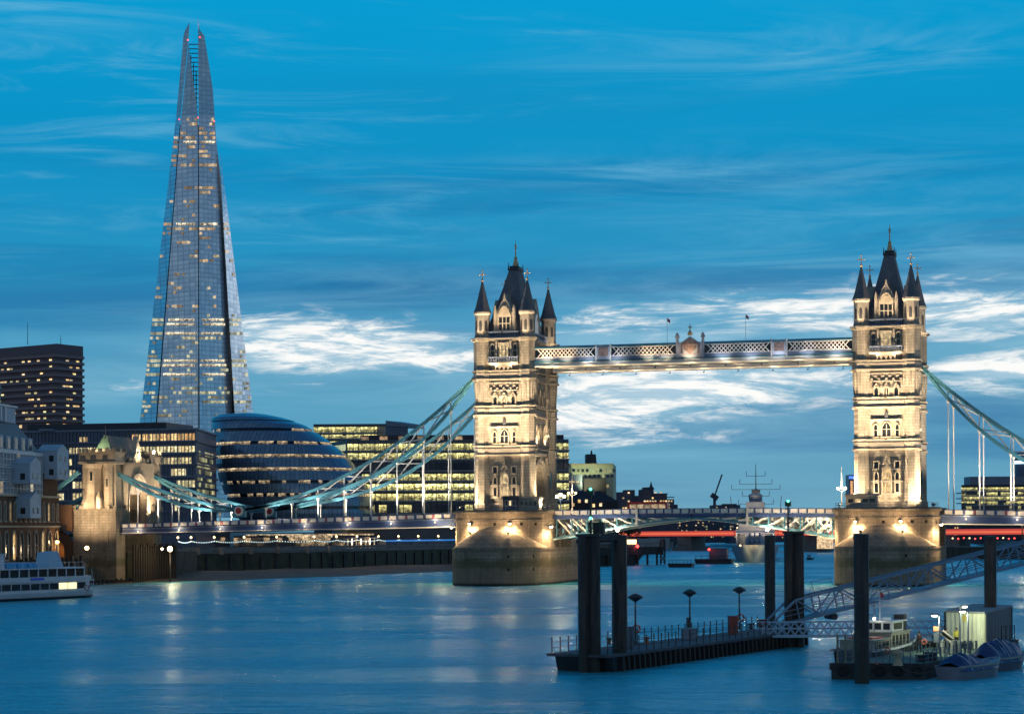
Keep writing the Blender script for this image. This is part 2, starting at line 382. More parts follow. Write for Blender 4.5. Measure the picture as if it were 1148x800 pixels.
BLUE = mat('blue_paint', (.045, .085, .22), .5, noise=(.6, .25))
BLUEGR = mat('blue_grey_paint', (.16, .2, .28), .5, noise=(.6, .2))
BLACK = mat('black_iron', (.014, .014, .016), .5)
STEELD = mat('dark_steel', (.03, .032, .036), .45, noise=(1.0, .4))
GOLD = mat('gilding', (.55, .38, .2), .5, metal=.15)
ASPH = mat('asphalt', (.05, .05, .052), .85, noise=(1.0, .3))
CONC = mat('concrete', (.22, .21, .2), .85, noise=(.4, .35))
RED = mat('red_paint', (.45, .03, .025), .45)
CRIM = mat('pink_red_paint', (.34, .1, .13), .5)
GREENCU = mat('verdigris_copper', (.10, .2, .13), .6, noise=(1.0, .4))
PLEAD = mat('roof_lead', (.13, .11, .085), .6, noise=(.5, .4))
WARMWIN = lit_window('warm_window', (1, .62, .22), (1, .82, .5), .5, 1.7)
YELWIN = lit_window('yellow_window', (1, .72, .25), (.95, .9, .45), .35, 1.5)
LAMPW = mat('lamp_glow', (.9, .8, .6), .3, emit=((1, .66, .30), 2.6))
LAMPB = mat('floodlight_glow', (.9, .85, .7), .3, emit=((1, .80, .48), 14))
LAMPC = mat('white_lamp_glow', (.9, .9, .9), .3, emit=((1, .97, .80), 6))
LAMPG = mat('green_signal_glow', (.1, .6, .3), .3, emit=((.1, 1, .55), 5))
LAMPR = mat('red_signal_glow', (.6, .1, .1), .3, emit=((1, .05, .04), 5))
STRIPW = mat('warm_light_strip', (.8, .7, .5), .4, emit=((1, .74, .42), 1.2))
# ================================================================== setting: river, banks
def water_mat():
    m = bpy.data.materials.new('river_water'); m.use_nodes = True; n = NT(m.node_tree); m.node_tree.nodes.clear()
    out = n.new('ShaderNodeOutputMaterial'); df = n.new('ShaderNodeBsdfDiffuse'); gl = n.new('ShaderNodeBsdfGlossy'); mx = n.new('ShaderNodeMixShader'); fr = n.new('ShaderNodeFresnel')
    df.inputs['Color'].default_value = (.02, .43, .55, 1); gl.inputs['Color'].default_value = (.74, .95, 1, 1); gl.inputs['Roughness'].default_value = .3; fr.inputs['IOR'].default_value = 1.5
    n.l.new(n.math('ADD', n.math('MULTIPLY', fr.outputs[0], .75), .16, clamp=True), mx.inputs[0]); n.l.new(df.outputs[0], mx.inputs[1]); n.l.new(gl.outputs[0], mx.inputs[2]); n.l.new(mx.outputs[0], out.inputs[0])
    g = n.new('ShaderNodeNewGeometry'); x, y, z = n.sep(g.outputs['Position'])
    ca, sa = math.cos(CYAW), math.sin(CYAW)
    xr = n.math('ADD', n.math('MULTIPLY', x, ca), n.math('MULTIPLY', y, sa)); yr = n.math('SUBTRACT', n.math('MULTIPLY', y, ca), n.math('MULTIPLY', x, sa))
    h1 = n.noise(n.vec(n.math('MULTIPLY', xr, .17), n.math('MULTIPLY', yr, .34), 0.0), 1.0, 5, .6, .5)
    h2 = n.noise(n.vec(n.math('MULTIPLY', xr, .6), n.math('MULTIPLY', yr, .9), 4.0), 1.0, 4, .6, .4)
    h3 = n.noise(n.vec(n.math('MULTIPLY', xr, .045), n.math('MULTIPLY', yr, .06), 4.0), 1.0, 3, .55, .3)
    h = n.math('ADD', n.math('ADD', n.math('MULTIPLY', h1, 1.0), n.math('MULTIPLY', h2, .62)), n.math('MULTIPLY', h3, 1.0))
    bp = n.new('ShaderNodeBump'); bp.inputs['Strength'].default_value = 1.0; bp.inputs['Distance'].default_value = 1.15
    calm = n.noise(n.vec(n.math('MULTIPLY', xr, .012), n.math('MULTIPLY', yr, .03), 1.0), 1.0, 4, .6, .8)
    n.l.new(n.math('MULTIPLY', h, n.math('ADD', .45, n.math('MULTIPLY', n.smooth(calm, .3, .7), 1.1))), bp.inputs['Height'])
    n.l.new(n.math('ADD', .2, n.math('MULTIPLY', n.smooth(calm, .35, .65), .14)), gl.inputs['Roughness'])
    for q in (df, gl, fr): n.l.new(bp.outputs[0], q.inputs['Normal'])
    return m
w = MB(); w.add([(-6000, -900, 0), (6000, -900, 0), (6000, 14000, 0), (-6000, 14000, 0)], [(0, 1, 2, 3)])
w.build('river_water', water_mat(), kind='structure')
MUD = mat('foreshore_mud', (.12, .095, .07), .8, noise=(.5, .55), bump=.6)
PAVE = mat('embankment_paving', (.2, .185, .165), .85, noise=(.3, .3))
# south bank: foot of the embankment wall, as (x, y)
WALL = [(-118, -40), (-112, 30), (-104, 50), (-97.5, 61), (-84, 86), (-74, 122), (-64, 168), (-56, 215), (-50, 262), (-52, 330), (-75, 520), (-120, 800), (-190, 1200), (-400, 2200), (-1400, 6000)]
EDGE = [(-101, -60), (-90.9, -23), (-82.1, 0), (-70.3, 26), (-60.8, 63), (-50.9, 118), (-44, 165), (-40, 210), (-41, 262)]
land = MB()
land.prism(WALL+[(-5000, 6000), (-5000, -700), (-190, -700), (-140, -160)], -3, 6.4)
land.build('south_bank_ground', PAVE, kind='structure')
fs = MB()
rows = []
for k in range(25):
    t = k/24*(len(EDGE)-1); i = min(int(t), len(EDGE)-2); fr = t-i
    e = Vector((*EDGE[i], 0)).lerp(Vector((*EDGE[i+1], 0)), fr)
    wv = [Vector((-124, -60, 0)), Vector((-114, -10, 0)), Vector((-108, 30, 0)), Vector((-95, 64, 0)), Vector((-84, 86, 0)), Vector((-74, 122, 0)), Vector((-64, 168, 0)), Vector((-56, 215, 0)), Vector((-50, 262, 0))]
    q = wv[i].lerp(wv[i+1], fr)
    row = []
    for j in range(9):
        s_ = j/8; p = e.lerp(q, s_*1.02-.12)
        row.append((p.x+random.uniform(-.5, .5)*(j < 3), p.y, -.35+s_*1.9+random.uniform(-.09, .09)+.15*math.sin(k*1.7+j)))
    rows.append(row)
vs = [p for r_ in rows for p in r_]
fs.add(vs, [(k*9+j, k*9+j+1, (k+1)*9+j+1, (k+1)*9+j) for k in range(24) for j in range(8)], 0, True)
fs.build('foreshore', MUD, kind='structure')
nb = MB()
nb.prism([(130, 330), (112, 420), (98, 560), (60, 900), (20, 1400), (-120, 2400), (-700, 6000), (5000, 6000), (5000, -700), (260, -700), (190, -200), (160, 100)], -3, 6.0)
nb.build('north_bank_ground', PAVE, kind='structure')

# embankment wall: dark sheet piling with timber fenders
WALLM = stone('embankment_stone', (.10, .095, .075), bw=1.6, bh=.6, algae=False, dark=.5)
ALGW = mat('algae_wall', (.085, .085, .05), .8, noise=(.35, .6), bump=.3)
root = thing('embankment_wall', 'long dark weed-stained river wall with upright timbers below the riverside walk', 'river wall', (-97, 62, 0))
mb = MB(); cap = MB()
for (a, b) in zip(WALL[1:9], WALL[2:10]):
    a = Vector((*a, 0)); b = Vector((*b, 0)); d = (b-a).normalized(); nrm = Vector((d.y, -d.x, 0))
    A, B = a+nrm*.35, b+nrm*.35
    mb.hexa([A+Vector((0, 0, -1)), B+Vector((0, 0, -1)), b+Vector((0, 0, -1))-nrm*.1, a+Vector((0, 0, -1))-nrm*.1, A+Vector((0, 0, 5.9)), B+Vector((0, 0, 5.9)), b+Vector((0, 0, 5.9))-nrm*.1, a+Vector((0, 0, 5.9))-nrm*.1])
    A2, B2 = a+nrm*.6, b+nrm*.6
    cap.hexa([A2+Vector((0, 0, 5.9)), B2+Vector((0, 0, 5.9)), b+Vector((0, 0, 5.9))-nrm*.4, a+Vector((0, 0, 5.9))-nrm*.4, A2+Vector((0, 0, 6.75)), B2+Vector((0, 0, 6.75)), b+Vector((0, 0, 6.75))-nrm*.4, a+Vector((0, 0, 6.75))-nrm*.4])
mb.build('wall_face', ALGW, root); cap.build('coping', CONC, root)
for (a, b) in zip(WALL[2:7], WALL[3:8]):
    a = Vector((*a, 0)); b = Vector((*b, 0)); d = (b-a); L_ = d.length; d.normalize(); nrm = Vector((d.y, -d.x, 0))
    for k in range(int(L_/5.2)):
        p = a+d*(k*5.2+2)+nrm*.55
        t_ = MB(); t_.bar(p+Vector((0, 0, .4)), p+Vector((0, 0, 5.4+.3*math.sin(k*2.1))), .42, .34, up=(d.x, d.y, 0)); t_.build('timber_fender', STEELD, root)

# ================================================================== bridge piers
PILEW = mat('drain_hole', (.008, .008, .008), .9)
def ogive(hw, y0, tip, n=9):     # from (hw, y0) to (0, tip), convex sides
    pts = []
    for i in range(n+1):
        t = i/n; pts.append((hw*math.cos(t*math.pi/2)**.85 if i < n else 0.0, y0+(tip-y0)*(math.sin(t*math.pi/2)**1.25)))
    return pts
def make_pier():
    r = thing('bridge_pier', 'left stone river pier with rounded front and domed cutwater', 'bridge pier', (0, 0, 0), 'stone piers of the bridge')
    f = ogive(10.65, -12, -27.5)
    fr = f+[(-x, y) for x, y in f[-2::-1]]
    low = fr+[(-x, -y) for x, y in fr]
    a = MB(); a.prism(low, -4, 8.0); a.build('cutwater_base', GRAN, r)
    lip = MB(); lip.prism([(x*1.012, y*1.008) for x, y in low], 7.55, 7.98); lip.build('cutwater_ledge', GRAN, r)
    # upper wall, with a bay behind for the bascule on each side
    N = 14
    arc = [(10.62*math.cos(math.pi*i/N), -11.5-6.6*math.sin(math.pi*i/N)) for i in range(N+1)]
    arc = [(10.62, -7.6)]+arc+[(-10.62, -7.6)]
    up = arc+[(-7.2, -7.6), (-7.2, 7.6)]+[(-x, -y) for x, y in arc]+[(7.2, 7.6), (7.2, -7.6)]
    b = MB(); b.prism(up, 7.98, 15.2); b.build('upper_wall', GRAN, r)
    def grown(poly, k):
        return [(x+(k if x > 0 else -k)*min(1, abs(x)/8), y+(k if y > 0 else -k)*min(1, max(0, abs(y)-7)/9)) for x, y in poly]
    c = MB(); c.prism(grown(up, .32), 13.55, 13.95); c.prism(grown(up, .55), 15.2, 15.62); c.prism(grown(up, .28), 15.62, 15.98); c.build('cornice', GRAN, r)
    # half dome over the cutwater, front and back
    for s_ in (1, -1):
        d = MB(); M = 10; apex = Vector((0, -17.9*s_, 12.5)); vs = []
        for x, y in fr:
            L0 = Vector((x*.985, y*s_*.99, 7.99))
            for k in range(M+1):
                t = k/M
                p = L0.lerp(apex, t); p.z = 7.99+(apex.z-7.99)*(math.sin(t*math.pi/2)**.92)
                vs.append(p)
        n_ = len(fr)
        d.add(vs, [(i*(M+1)+k, (i+1)*(M+1)+k, (i+1)*(M+1)+k+1, i*(M+1)+k+1) for i in range(n_-1) for k in range(M)], 0, True)
        d.build('cutwater_dome', GRAN, r)
    # pilasters of the bascule bay
    for s_ in (1, -1):
        for yy in (-5.4, -1.8, 1.8, 5.4):
            p = MB(); p.box(*sorted((s_*7.2, s_*9.4)), yy-.75, yy+.75, 7.98, 12.4); p.build('bay_pilaster', GRAN, r)
    # drain holes and rail
    for th in (58, 90, 122, 38):
        h = MB(); a_ = R(th); px, py = 10.62*math.cos(a_), -11.5-6.6*math.sin(a_); nx = Vector((math.cos(a_)/10.6, -math.sin(a_)/6.6, 0)).normalized(); tn = Vector((-nx.y, nx.x, 0))
        p = Vector((px, py, 13.0)); h.bar(p-nx*.25, p+nx*.06, .55, .6); h.build('drain_hole', PILEW, r)
    for zz in (6.2, 3.4):
        for k in (3, 6):
            x, y = f[k]; x2, y2 = f[k+1]; nn = Vector((y2-y, -(x2-x), 0)).normalized(); nn = nn if nn.x > 0 else -nn
            h = MB(); p = Vector(((x+x2)/2, (y+y2)/2, zz)); h.bar(p-nn*.3, p+nn*.05, .45, .6); h.build('drain_hole', PILEW, r)
    rail = MB()
    for i in range(1, len(arc)-2):
        p, q = Vector((*arc[i], 16))*1, Vector((*arc[i+1], 16))*1
        for zz in (16.45, 16.95): rail.bar((p.x*.985, p.y*.99, zz), (q.x*.985, q.y*.99, zz), .07)
        rail.bar((p.x*.985, p.y*.99, 15.9), (p.x*.985, p.y*.99, 16.98), .09)
    rail.build('railing', BLUEGR, r)
    return r
pierL = make_pier()
pierR = copy_tree(pierL, None, (82.3, 0, 0), 'right stone river pier behind the gangway, with domed cutwater')
# the four wall lamps on the front of each pier throw pools of light down its curve
def pier_lamp(r, x0, deg, z, power, side=False):
    a_ = R(deg); nx = Vector((math.cos(a_)/10.6, -math.sin(a_)/6.6, 0)).normalized()
    p = Vector((x0+10.62*math.cos(a_), -11.5-6.6*math.sin(a_), z))
    q = p+nx*1.0
    m = MB(); m.bar(p-nx*.1, q, .12); m.lathe(q.x, q.y, [(.14, z+.28), (.3, z+.12), (.34, z-.12), (.14, z-.16)], 10); lamp = m.build('wall_floodlight', BLACK, r)
    g = MB(); g.sphere((q.x, q.y, z-.22), .24 if not side else .3, 10, 6); g.build('lamp_lens', LAMPB, lamp)
    light('wall_flood_beam', 'SPOT', q+nx*.5+Vector((0, 0, -.15)), power, (1, .70, .36), target=p+nx*.1+Vector((0, 0, -3.0)), size=118, blend=.9, radius=.12, parent=r)
    light('wall_flood_spill', 'POINT', q+nx*2.2+Vector((0, 0, -.6)), power*.16, (1, .70, .38), radius=.3, parent=r)
for r, x0, pw in ((pierL, 0, 1.0), (pierR, 82.3, 1.0)):
    for deg, z, k in ((120, 13.3, 6500), (72, 13.3, 8500), (14, 12.6, 7000), (176, 12.6, 7000)):
        pier_lamp(r, x0, deg, z, k*pw, side=(deg < 20 or deg > 170))

# ================================================================== bridge towers
TX, TY = 5.1, 9.15
def arch_pts(cx, z0, w, h, n=5):
    hw = w/2; rise = min(hw*1.35, h*.6); zs = z0+h-rise; pts = [(cx-hw, z0)]
    for i in range(n+1):
        t = i/n; pts.append((cx-hw*(1-t**1.15), zs+rise*math.sin(t*math.pi/2)**.95))
    for i in range(n-1, -1, -1):
        t = i/n; pts.append((cx+hw*(1-t**1.15), zs+rise*math.sin(t*math.pi/2)**.95))
    pts.append((cx+hw, z0)); return pts
def rect_pts(cx, z0, w, h): return [(cx-w/2, z0), (cx-w/2, z0+h), (cx+w/2, z0+h), (cx+w/2, z0)]
def window(root, T, cx, z0, w, h, arch=True, lights=1, glass=None, d=.28, fw=.22, frame=None):
    fn = arch_pts if arch else rect_pts
    o = fn(cx, z0, w, h); i = fn(cx, z0+fw*.6, w-2*fw, h-fw*1.6)
    m = MB(); m.ring(o, i, -.05, d, T)
    m.plate([(cx-w/2-.12, z0-.18), (cx-w/2-.12, z0), (cx+w/2+.12, z0), (cx+w/2+.12, z0-.18)], -.05, d+.15, T)
    for k in range(1, lights):
        u = cx-w/2+w*k/lights; m.plate([(u-.07, z0), (u-.07, z0+h*.82), (u+.07, z0+h*.82), (u+.07, z0)], -.05, d*.7, T)
    if h > 2.6: m.plate([(cx-w/2+fw, z0+h*.48), (cx-w/2+fw, z0+h*.48+.13), (cx+w/2-fw, z0+h*.48+.13), (cx+w/2-fw, z0+h*.48)], -.05, d*.66, T)
    win = m.build('window', frame or TRIM, root)
    g = MB(); g.plate(i, -.1, .03, T); g.build('pane', glass or DARKGL, win)
    return win
def make_tower():
    r = thing('bridge_tower', 'left gothic stone tower lit gold from below, with arch and pointed turrets', 'bridge tower', (0, 0, 15.4), 'gothic towers of the bridge')
    YW, XW = 10.0, 5.15
    # body: road arch through it, from side to side
    arch = [(-4.7, 15.4), (-4.7, 20.5)]+[(-4.7*math.cos(t), 20.5+6.0*math.sin(t)) for t in [math.pi/2*i/8 for i in range(1, 9)]]
    arch += [(-u, z) for u, z in arch[-2::-1]]
    prof = [(-YW, 15.4)]+arch+[(YW, 15.4), (YW, 53.3), (-YW, 53.3)]
    m = MB(); n = len(prof)
    m.add([(-XW, y, z) for y, z in prof]+[(XW, y, z) for y, z in prof], [tuple(range(n)), tuple(range(n, 2*n))]+[(i, (i+1) % n, n+(i+1) % n, n+i) for i in range(n)])
    m.build('masonry_body', PORT, r)
    TF = lambda u, d, z: (u, -YW-d, z)
    TR = lambda u, d, z: (XW+d, u, z)
    TL = lambda u, d, z: (-XW-d, -u, z)
    TB = lambda u, d, z: (-u, YW+d, z)
    # stepped arch mouldings
    for T in (TR, TL):
        for k, gr in enumerate((0, .45, .9)):
            o = [(u*(1+(gr+.4)/4.7), z if z < 20.4 else 20.5+(z-20.5)*(1+(gr+.4)/6)) for u, z in arch]; i_ = [(u*(1+gr/4.7), z if z < 20.4 else 20.5+(z-20.5)*(1+gr/6)) for u, z in arch]
            a = MB(); a.ring(o, i_, -.02, .18+.16*k, T); a.build('arch_moulding', PORT2, r)
    # turrets
    for sx in (-1, 1):
        for sy in (-1, 1):
            cx, cy = sx*TX, sy*TY
            t = MB()
            t.lathe(cx, cy, [(2.1, 15.4), (2.1, 17.0), (1.82, 17.6), (1.75, 27.0), (1.72, 37.0), (1.72, 40.6), (1.98, 43.6), (2.0, 53.2)], 8)
            for q in range(8):    # corbel ribs under the flare
                a_ = 2*math.pi*q/8; t.lathe(cx+1.66*math.cos(a_), cy+1.66*math.sin(a_), [(.05, 39.4), (.3, 42.6), (.32, 44.0)], 6)
            tr = t.build('corner_turret', PORT, r)
            u = MB(); u.lathe(cx, cy, [(1.78, 53.2), (1.78, 54.2), (1.66, 54.4), (1.66, 58.6), (1.95, 59.0), (1.95, 59.35)], 8)
            u.build('turret_lantern', PORT2, tr)
            for q in range(8):
                a_ = 2*math.pi*q/8; ap = 1.66*math.cos(math.pi/8)
                ca, sa = math.cos(a_), math.sin(a_)
                T = lambda uu, d, z, ca=ca, sa=sa, cx=cx, cy=cy, ap=ap: (cx+ca*(ap+d)-sa*uu, cy+sa*(ap+d)+ca*uu, z)
                wn = MB(); wn.plate(arch_pts(0, 55.2, .62, 2.3), -.02, .03, T); wn.build('lantern_niche', SLATEW, tr)
            sp = MB(); sp.lathe(cx, cy, [(1.98, 59.35), (1.55, 60.4), (.9, 63.0), (.16, 66.2)], 8); sp.build('turret_spire', SLATE, tr)
            cr = MB(); cr.lathe(cx, cy, [(.2, 66.1), (.32, 66.4), (.13, 66.6)], 8); cr.bar((cx, cy, 66.4), (cx, cy, 68.6), .16); cr.bar((cx-.62, cy, 67.65), (cx+.62, cy, 67.65), .16)
            for dx, dz in ((-.62, 67.65), (.62, 67.65), (0, 68.5)): cr.sphere((cx+dx, cy, dz), .17, 6, 4)
            cr.build('cross_finial', GOLD, tr)
    # string courses round the whole tower
    def course(z0, z1, out, mt=TRIM, nm='string_course'):
        c = MB()
        for sx in (-1, 1):
            for sy in (-1, 1): c.lathe(sx*TX, sy*TY, [((2.0 if z0 > 42 else 1.74)+out, z0), ((2.0 if z0 > 42 else 1.74)+out, z1)], 8)
        c.box(-4, 4, -YW-out, -YW+.2, z0+.013, z1-.013); c.box(-4, 4, YW-.2, YW+out, z0+.013, z1-.013)
        c.box(XW-.2, XW+out, -8, 8, z0+.017, z1-.017); c.box(-XW-out, -XW+.2, -8, 8, z0+.017, z1-.017)
        c.build(nm, mt, r)
    for z in (27.8, 36.5, 44.3): course(z, z+.42, .42); course(z+.46, z+1.7, .12, PORT2, 'frieze_band')
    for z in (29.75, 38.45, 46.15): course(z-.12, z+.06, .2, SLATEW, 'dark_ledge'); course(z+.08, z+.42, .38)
    course(52.9, 53.15, .3); course(53.2, 53.62, .55)
    course(17.2, 17.6, .2)
    def recess(T, w, z0, z1, ht):   # sunk panel: raised frame round the window bay
        f_ = MB(); f_.ring(rect_pts(0, z0, w+.5, z1-z0), rect_pts(0, z0+.25, w-.1, z1-z0-.5), -.02, .3, T); f_.build('bay_frame', PORT2, r)
    for T, wide in ((TF, True), (TB, False)):
        # tier 1
        for s_ in (-1, 1):
            window(r, T, s_*2.15, 24.0, 1.3, 1.7, arch=False)
            window(r, T, s_*2.15, 21.6, 1.15, 1.9)
            window(r, T, s_*2.15, 19.0, 1.15, 2.2, arch=False)
        window(r, T, 0, 19.0, 2.1, 5.4, lights=3, glass=LITC if wide else DARKGL)
        for z in (18.55, 21.25):
            b = MB(); b.plate(rect_pts(0, z, 6.6, .28), -.02, .34, T); b.build('sill_band', PORT2, r)
        cn = MB(); cn.plate([(-.9, 24.9), (0, 26.6), (.9, 24.9), (.62, 24.9), (0, 26.0), (-.62, 24.9)], -.02, .35, T); cn.plate(rect_pts(0, 26.4, .3, .9), -.02, .4, T); cn.build('canopy_gable', PORT2, r)
        # tier 2
        for s_ in (-1, 1): window(r, T, s_*2.2, 30.6, 1.1, 2.8)
        window(r, T, 0, 30.6, 2.2, 3.2, lights=2)
        hd = MB(); hd.plate(rect_pts(0, 34.0, 6.4, .3), -.02, .45, T); hd.plate(rect_pts(-3.1, 32.8, .26, 1.2), -.02, .35, T); hd.plate(rect_pts(3.1, 32.8, .26, 1.2), -.02, .35, T); hd.build('hood_moulding', TRIM, r)
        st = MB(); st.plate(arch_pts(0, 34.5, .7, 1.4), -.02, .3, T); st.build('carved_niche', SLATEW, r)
        # tier 3
        for s_ in (-1, 0, 1):
            window(r, T, s_*2.05, 38.95, 1.25, 2.15, lights=2 if s_ == 0 else 1)
            gb = MB(); gb.plate([(s_*2.05-.85, 40.6), (s_*2.05, 41.9), (s_*2.05+.85, 40.6), (s_*2.05+.6, 40.6), (s_*2.05, 41.5), (s_*2.05-.6, 40.6)], -.02, .42, T); gb.build('window_gable', PORT2, r)
        ck = MB()
        for row in range(2):
            for c_ in range(9):
                if (row+c_) % 2 == 0: ck.plate(rect_pts(-3.0+c_*.75, 42.35+row*.62, .5, .44), -.02, .34, T)
        ck.plate(rect_pts(0, 42.05, 6.7, .2), -.02, .4, T); ck.plate(rect_pts(0, 43.7, 6.7, .25), -.02, .42, T); ck.build('chequered_frieze', PORT2, r)
        # tier 4: balcony and great window
        zg = MB()
        for c_ in range(4): zg.plate([(-1.9+c_*.95, 46.6), (-1.9+c_*.95+.475, 47.5), (-1.9+(c_+1)*.95, 46.6), (-1.9+(c_+1)*.95, 47.8), (-1.9+c_*.95, 47.8)], -.02, .55, T)
        zg.build('balcony_corbels', PORT2, r) if False else zg.build('zigzag_corbel', PORT2, r)
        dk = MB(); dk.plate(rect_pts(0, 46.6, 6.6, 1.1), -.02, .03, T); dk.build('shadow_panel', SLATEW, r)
        bf = MB(); bf.plate(rect_pts(0, 47.85, 6.9, .35), -.02, 1.1, T); bf.build('balcony_floor', PORT2, r)
        br = MB(); br.plate(rect_pts(0, 49.2, 6.9, .25), .85, 1.1, T)
        for c_ in range(12): br.plate(rect_pts(-3.25+c_*.59, 48.2, .2, 1.0), .9, 1.05, T)
        br.build('balustrade', BLUEGR, r)
        window(r, T, 0, 49.3, 2.5, 3.3, arch=False, lights=3, glass=LITC if wide else DARKGL, d=.5)
        for s_ in (-1, 1):
            window(r, T, s_*2.55, 49.3, 1.2, 3.1, d=.35)
            pl = MB(); pl.plate(rect_pts(s_*1.62, 48.2, .42, 4.7), -.02, .6, T); pl.build('carved_pier', PORT2, r)
        pb = MB(); pb.plate(rect_pts(0, 53.62, 7.0, .3), -.3, .4, T); pb.plate(rect_pts(0, 54.75, 7.0, .3), -.3, .4, T)
        for c_ in range(13): pb.plate(rect_pts(-3.2+c_*.533, 53.9, .2, .86), -.05, .2, T)
        pb.build('parapet', BLUEGR, r)
        # great dormer gable
        dg = MB()
        dg.plate([(-2.1, 53.5), (-2.1, 58.9), (-1.75, 59.1), (-.9, 61.2), (-.35, 62.0), (0, 63.4), (.35, 62.0), (.9, 61.2), (1.75, 59.1), (2.1, 58.9), (2.1, 53.5)], -5.0, -.5, T)
        for s_ in (-1, 1): dg.plate([(s_*2.1-.3, 53.5), (s_*2.1-.3, 59.6), (s_*2.1, 60.9), (s_*2.1+.3, 59.6), (s_*2.1+.3, 53.5)], -1.3, -.3, T)
        gab = dg.build('dormer_gable', PORT2, r)
        T2 = lambda u, d, z, T=T: T(u, d-.5, z)
        window(gab, T2, 0, 55.3, 2.5, 3.3, arch=False, lights=3, d=.3) if False else None
        fo = MB(); fo.ring(arch_pts(0, 55.2, 3.0, 5.4), arch_pts(0, 55.4, 2.5, 4.7), -.05, .3, T2)
        for k in (-.42, .42): fo.plate(rect_pts(k, 55.3, .16, 3.0), -.02, .2, T2)
        fo.plate(rect_pts(0, 56.7, 2.6, .16), -.02, .22, T2); fo.plate([(-1.25, 58.2)]+[(-1.25*math.cos(t), 58.2+1.8*math.sin(t)) for t in [math.pi*i/8 for i in range(1, 8)]]+[(1.25, 58.2)], -.02, .16, T2); fo.build('gable_window', TRIM, gab)
        pa = MB(); pa.plate(rect_pts(0, 55.35, 2.4, 2.8), -.02, .05, T2); pa.build('gable_pane', DARKGL, gab)
    # sides over the road: bay, tall windows, balcony
    for T in (TR, TL):
        for z, h, n_ in ((30.4, 4.6, 3), (39.2, 3.6, 3)):
            for c_ in range(n_): window(r, T, (c_-(n_-1)/2)*3.6, z, 1.9, h, lights=2, d=.4)
        for yy in (-6.1, 6.1):
            p_ = MB(); p_.plate(rect_pts(yy, 17.0, .9, 36.0), -.02, .55, T); p_.build('buttress', PORT2, r)
            for z in (24.5, 33.0, 41.0):
                cn = MB(); cn.plate([(yy-.7, z), (yy, z+1.6), (yy+.7, z), (yy+.35, z-.7), (yy-.35, z-.7)], .2, .9, T); cn.build('carved_canopy', PORT2, r)
        bw = MB(); bw.plate(rect_pts(0, 28.2, 9.5, .4), -.02, 1.0, T); bw.plate(rect_pts(0, 29.3, 9.5, .25), .7, 1.0, T); bw.build('side_balcony', PORT2, r)
        for yy in (-7.2, 7.2):
            bn = MB(); bn.plate([(yy-.55, 21.6), (yy-.6, 24.2), (yy, 24.7), (yy+.6, 24.2), (yy+.55, 21.6), (yy, 21.0)], .75, .95, T); bn.build('hanging_shield', TEAL, r)
        sg = MB(); sg.plate([(-3.2, 53.4), (-3.2, 58.4), (-1.2, 61.6), (0, 63.0), (1.2, 61.6), (3.2, 58.4), (3.2, 53.4)], -2.2, -.4, T); sg.build('side_gable', PORT2, r)
        sw_ = MB(); sw_.plate(arch_pts(0, 54.6, 3.2, 5.0), -.42, -.36, T); sw_.build('side_pane', DARKGL, r)
        pb = MB(); pb.plate(rect_pts(0, 53.62, 14.5, .3), -.3, .4, T); pb.plate(rect_pts(0, 54.75, 14.5, .3), -.3, .4, T)
        for c_ in range(24): pb.plate(rect_pts(-6.9+c_*.6, 53.9, .2, .86), -.05, .2, T)
        pb.build('parapet', BLUEGR, r)
    # main roof
    rf = MB()
    secs = [(4.9, 9.6, 53.4), (4.1, 8.3, 56.2), (3.0, 6.2, 60.5), (1.75, 3.6, 65.8), (1.05, 2.0, 69.3)]
    vs = [(sx*a, sy*b, z) for a, b, z in secs for sx, sy in ((-1, -1), (1, -1), (1, 1), (-1, 1))]
    rf.add(vs, [(4*k+i, 4*k+(i+1) % 4, 4*k+4+(i+1) % 4, 4*k+4+i) for k in range(4) for i in range(4)]+[(0, 1, 2, 3), (16, 17, 18, 19)])
    roof = rf.build('main_roof', SLATE, r)
    rc = MB(); rc.box(-1.25, 1.25, -2.2, 2.2, 69.3, 69.75); rc.box(-.95, .95, -1.7, 1.7, 69.75, 70.3)
    for sx in (-1, 1):
        for sy in (-1, 1): rc.lathe(sx*1.1, sy*2.0, [(.16, 69.7), (.05, 71.0)], 6)
    rc.build('roof_crest', SLATEW, roof)
    ff = MB(); ff.lathe(0, 0, [(.75, 70.3), (.35, 72.0), (.42, 72.2), (.16, 72.6), (.12, 74.6), (.3, 74.9), (.08, 75.3), (.04, 76.1)], 8); ff.bar((-.35, 0, 74.4), (.35, 0, 74.4), .12); ff.build('roof_finial', GOLD, roof)
    return r
LITC = lit_window('church_light', (1, .62, .22), (1, .75, .4), .8, 1.2)
towerL = make_tower()
towerR = copy_tree(towerL, None, (82.3, 0, 0), 'right gothic stone tower, the brighter golden one nearer the camera')
# tower floodlights stand on the pier tops and on the ledges
WARM = (1, .75, .48)
def flood(x, y, z, tgt, power, size, label, x0, blend=.7, color=WARM):
    t = thing('floodlight', label, 'floodlight', (x, y, z-.55), 'floodlights on the pier tops')
    d = (Vector(tgt)-Vector((x, y, z))).normalized()
    m = MB(); m.bar((x, y, z-.55), (x, y, z-.1), .1); m.box(x-.25, x+.25, y-.25, y+.25, z-.55, z-.47); m.build('bracket', BLACK, t)
    h = MB(); h.bar(Vector((x, y, z))-d*.3, Vector((x, y, z))+d*.12, .5, .4); h.build('lamp_housing', BLACK, t)
    g = MB(); g.bar(Vector((x, y, z))+d*.125, Vector((x, y, z))+d*.15, .3, .2); g.build('lamp_lens', LAMPB, t)
    light('flood_beam', 'SPOT', Vector((x, y, z))+d*.3, power, color, target=tgt, size=size, blend=blend, radius=.3, parent=t)
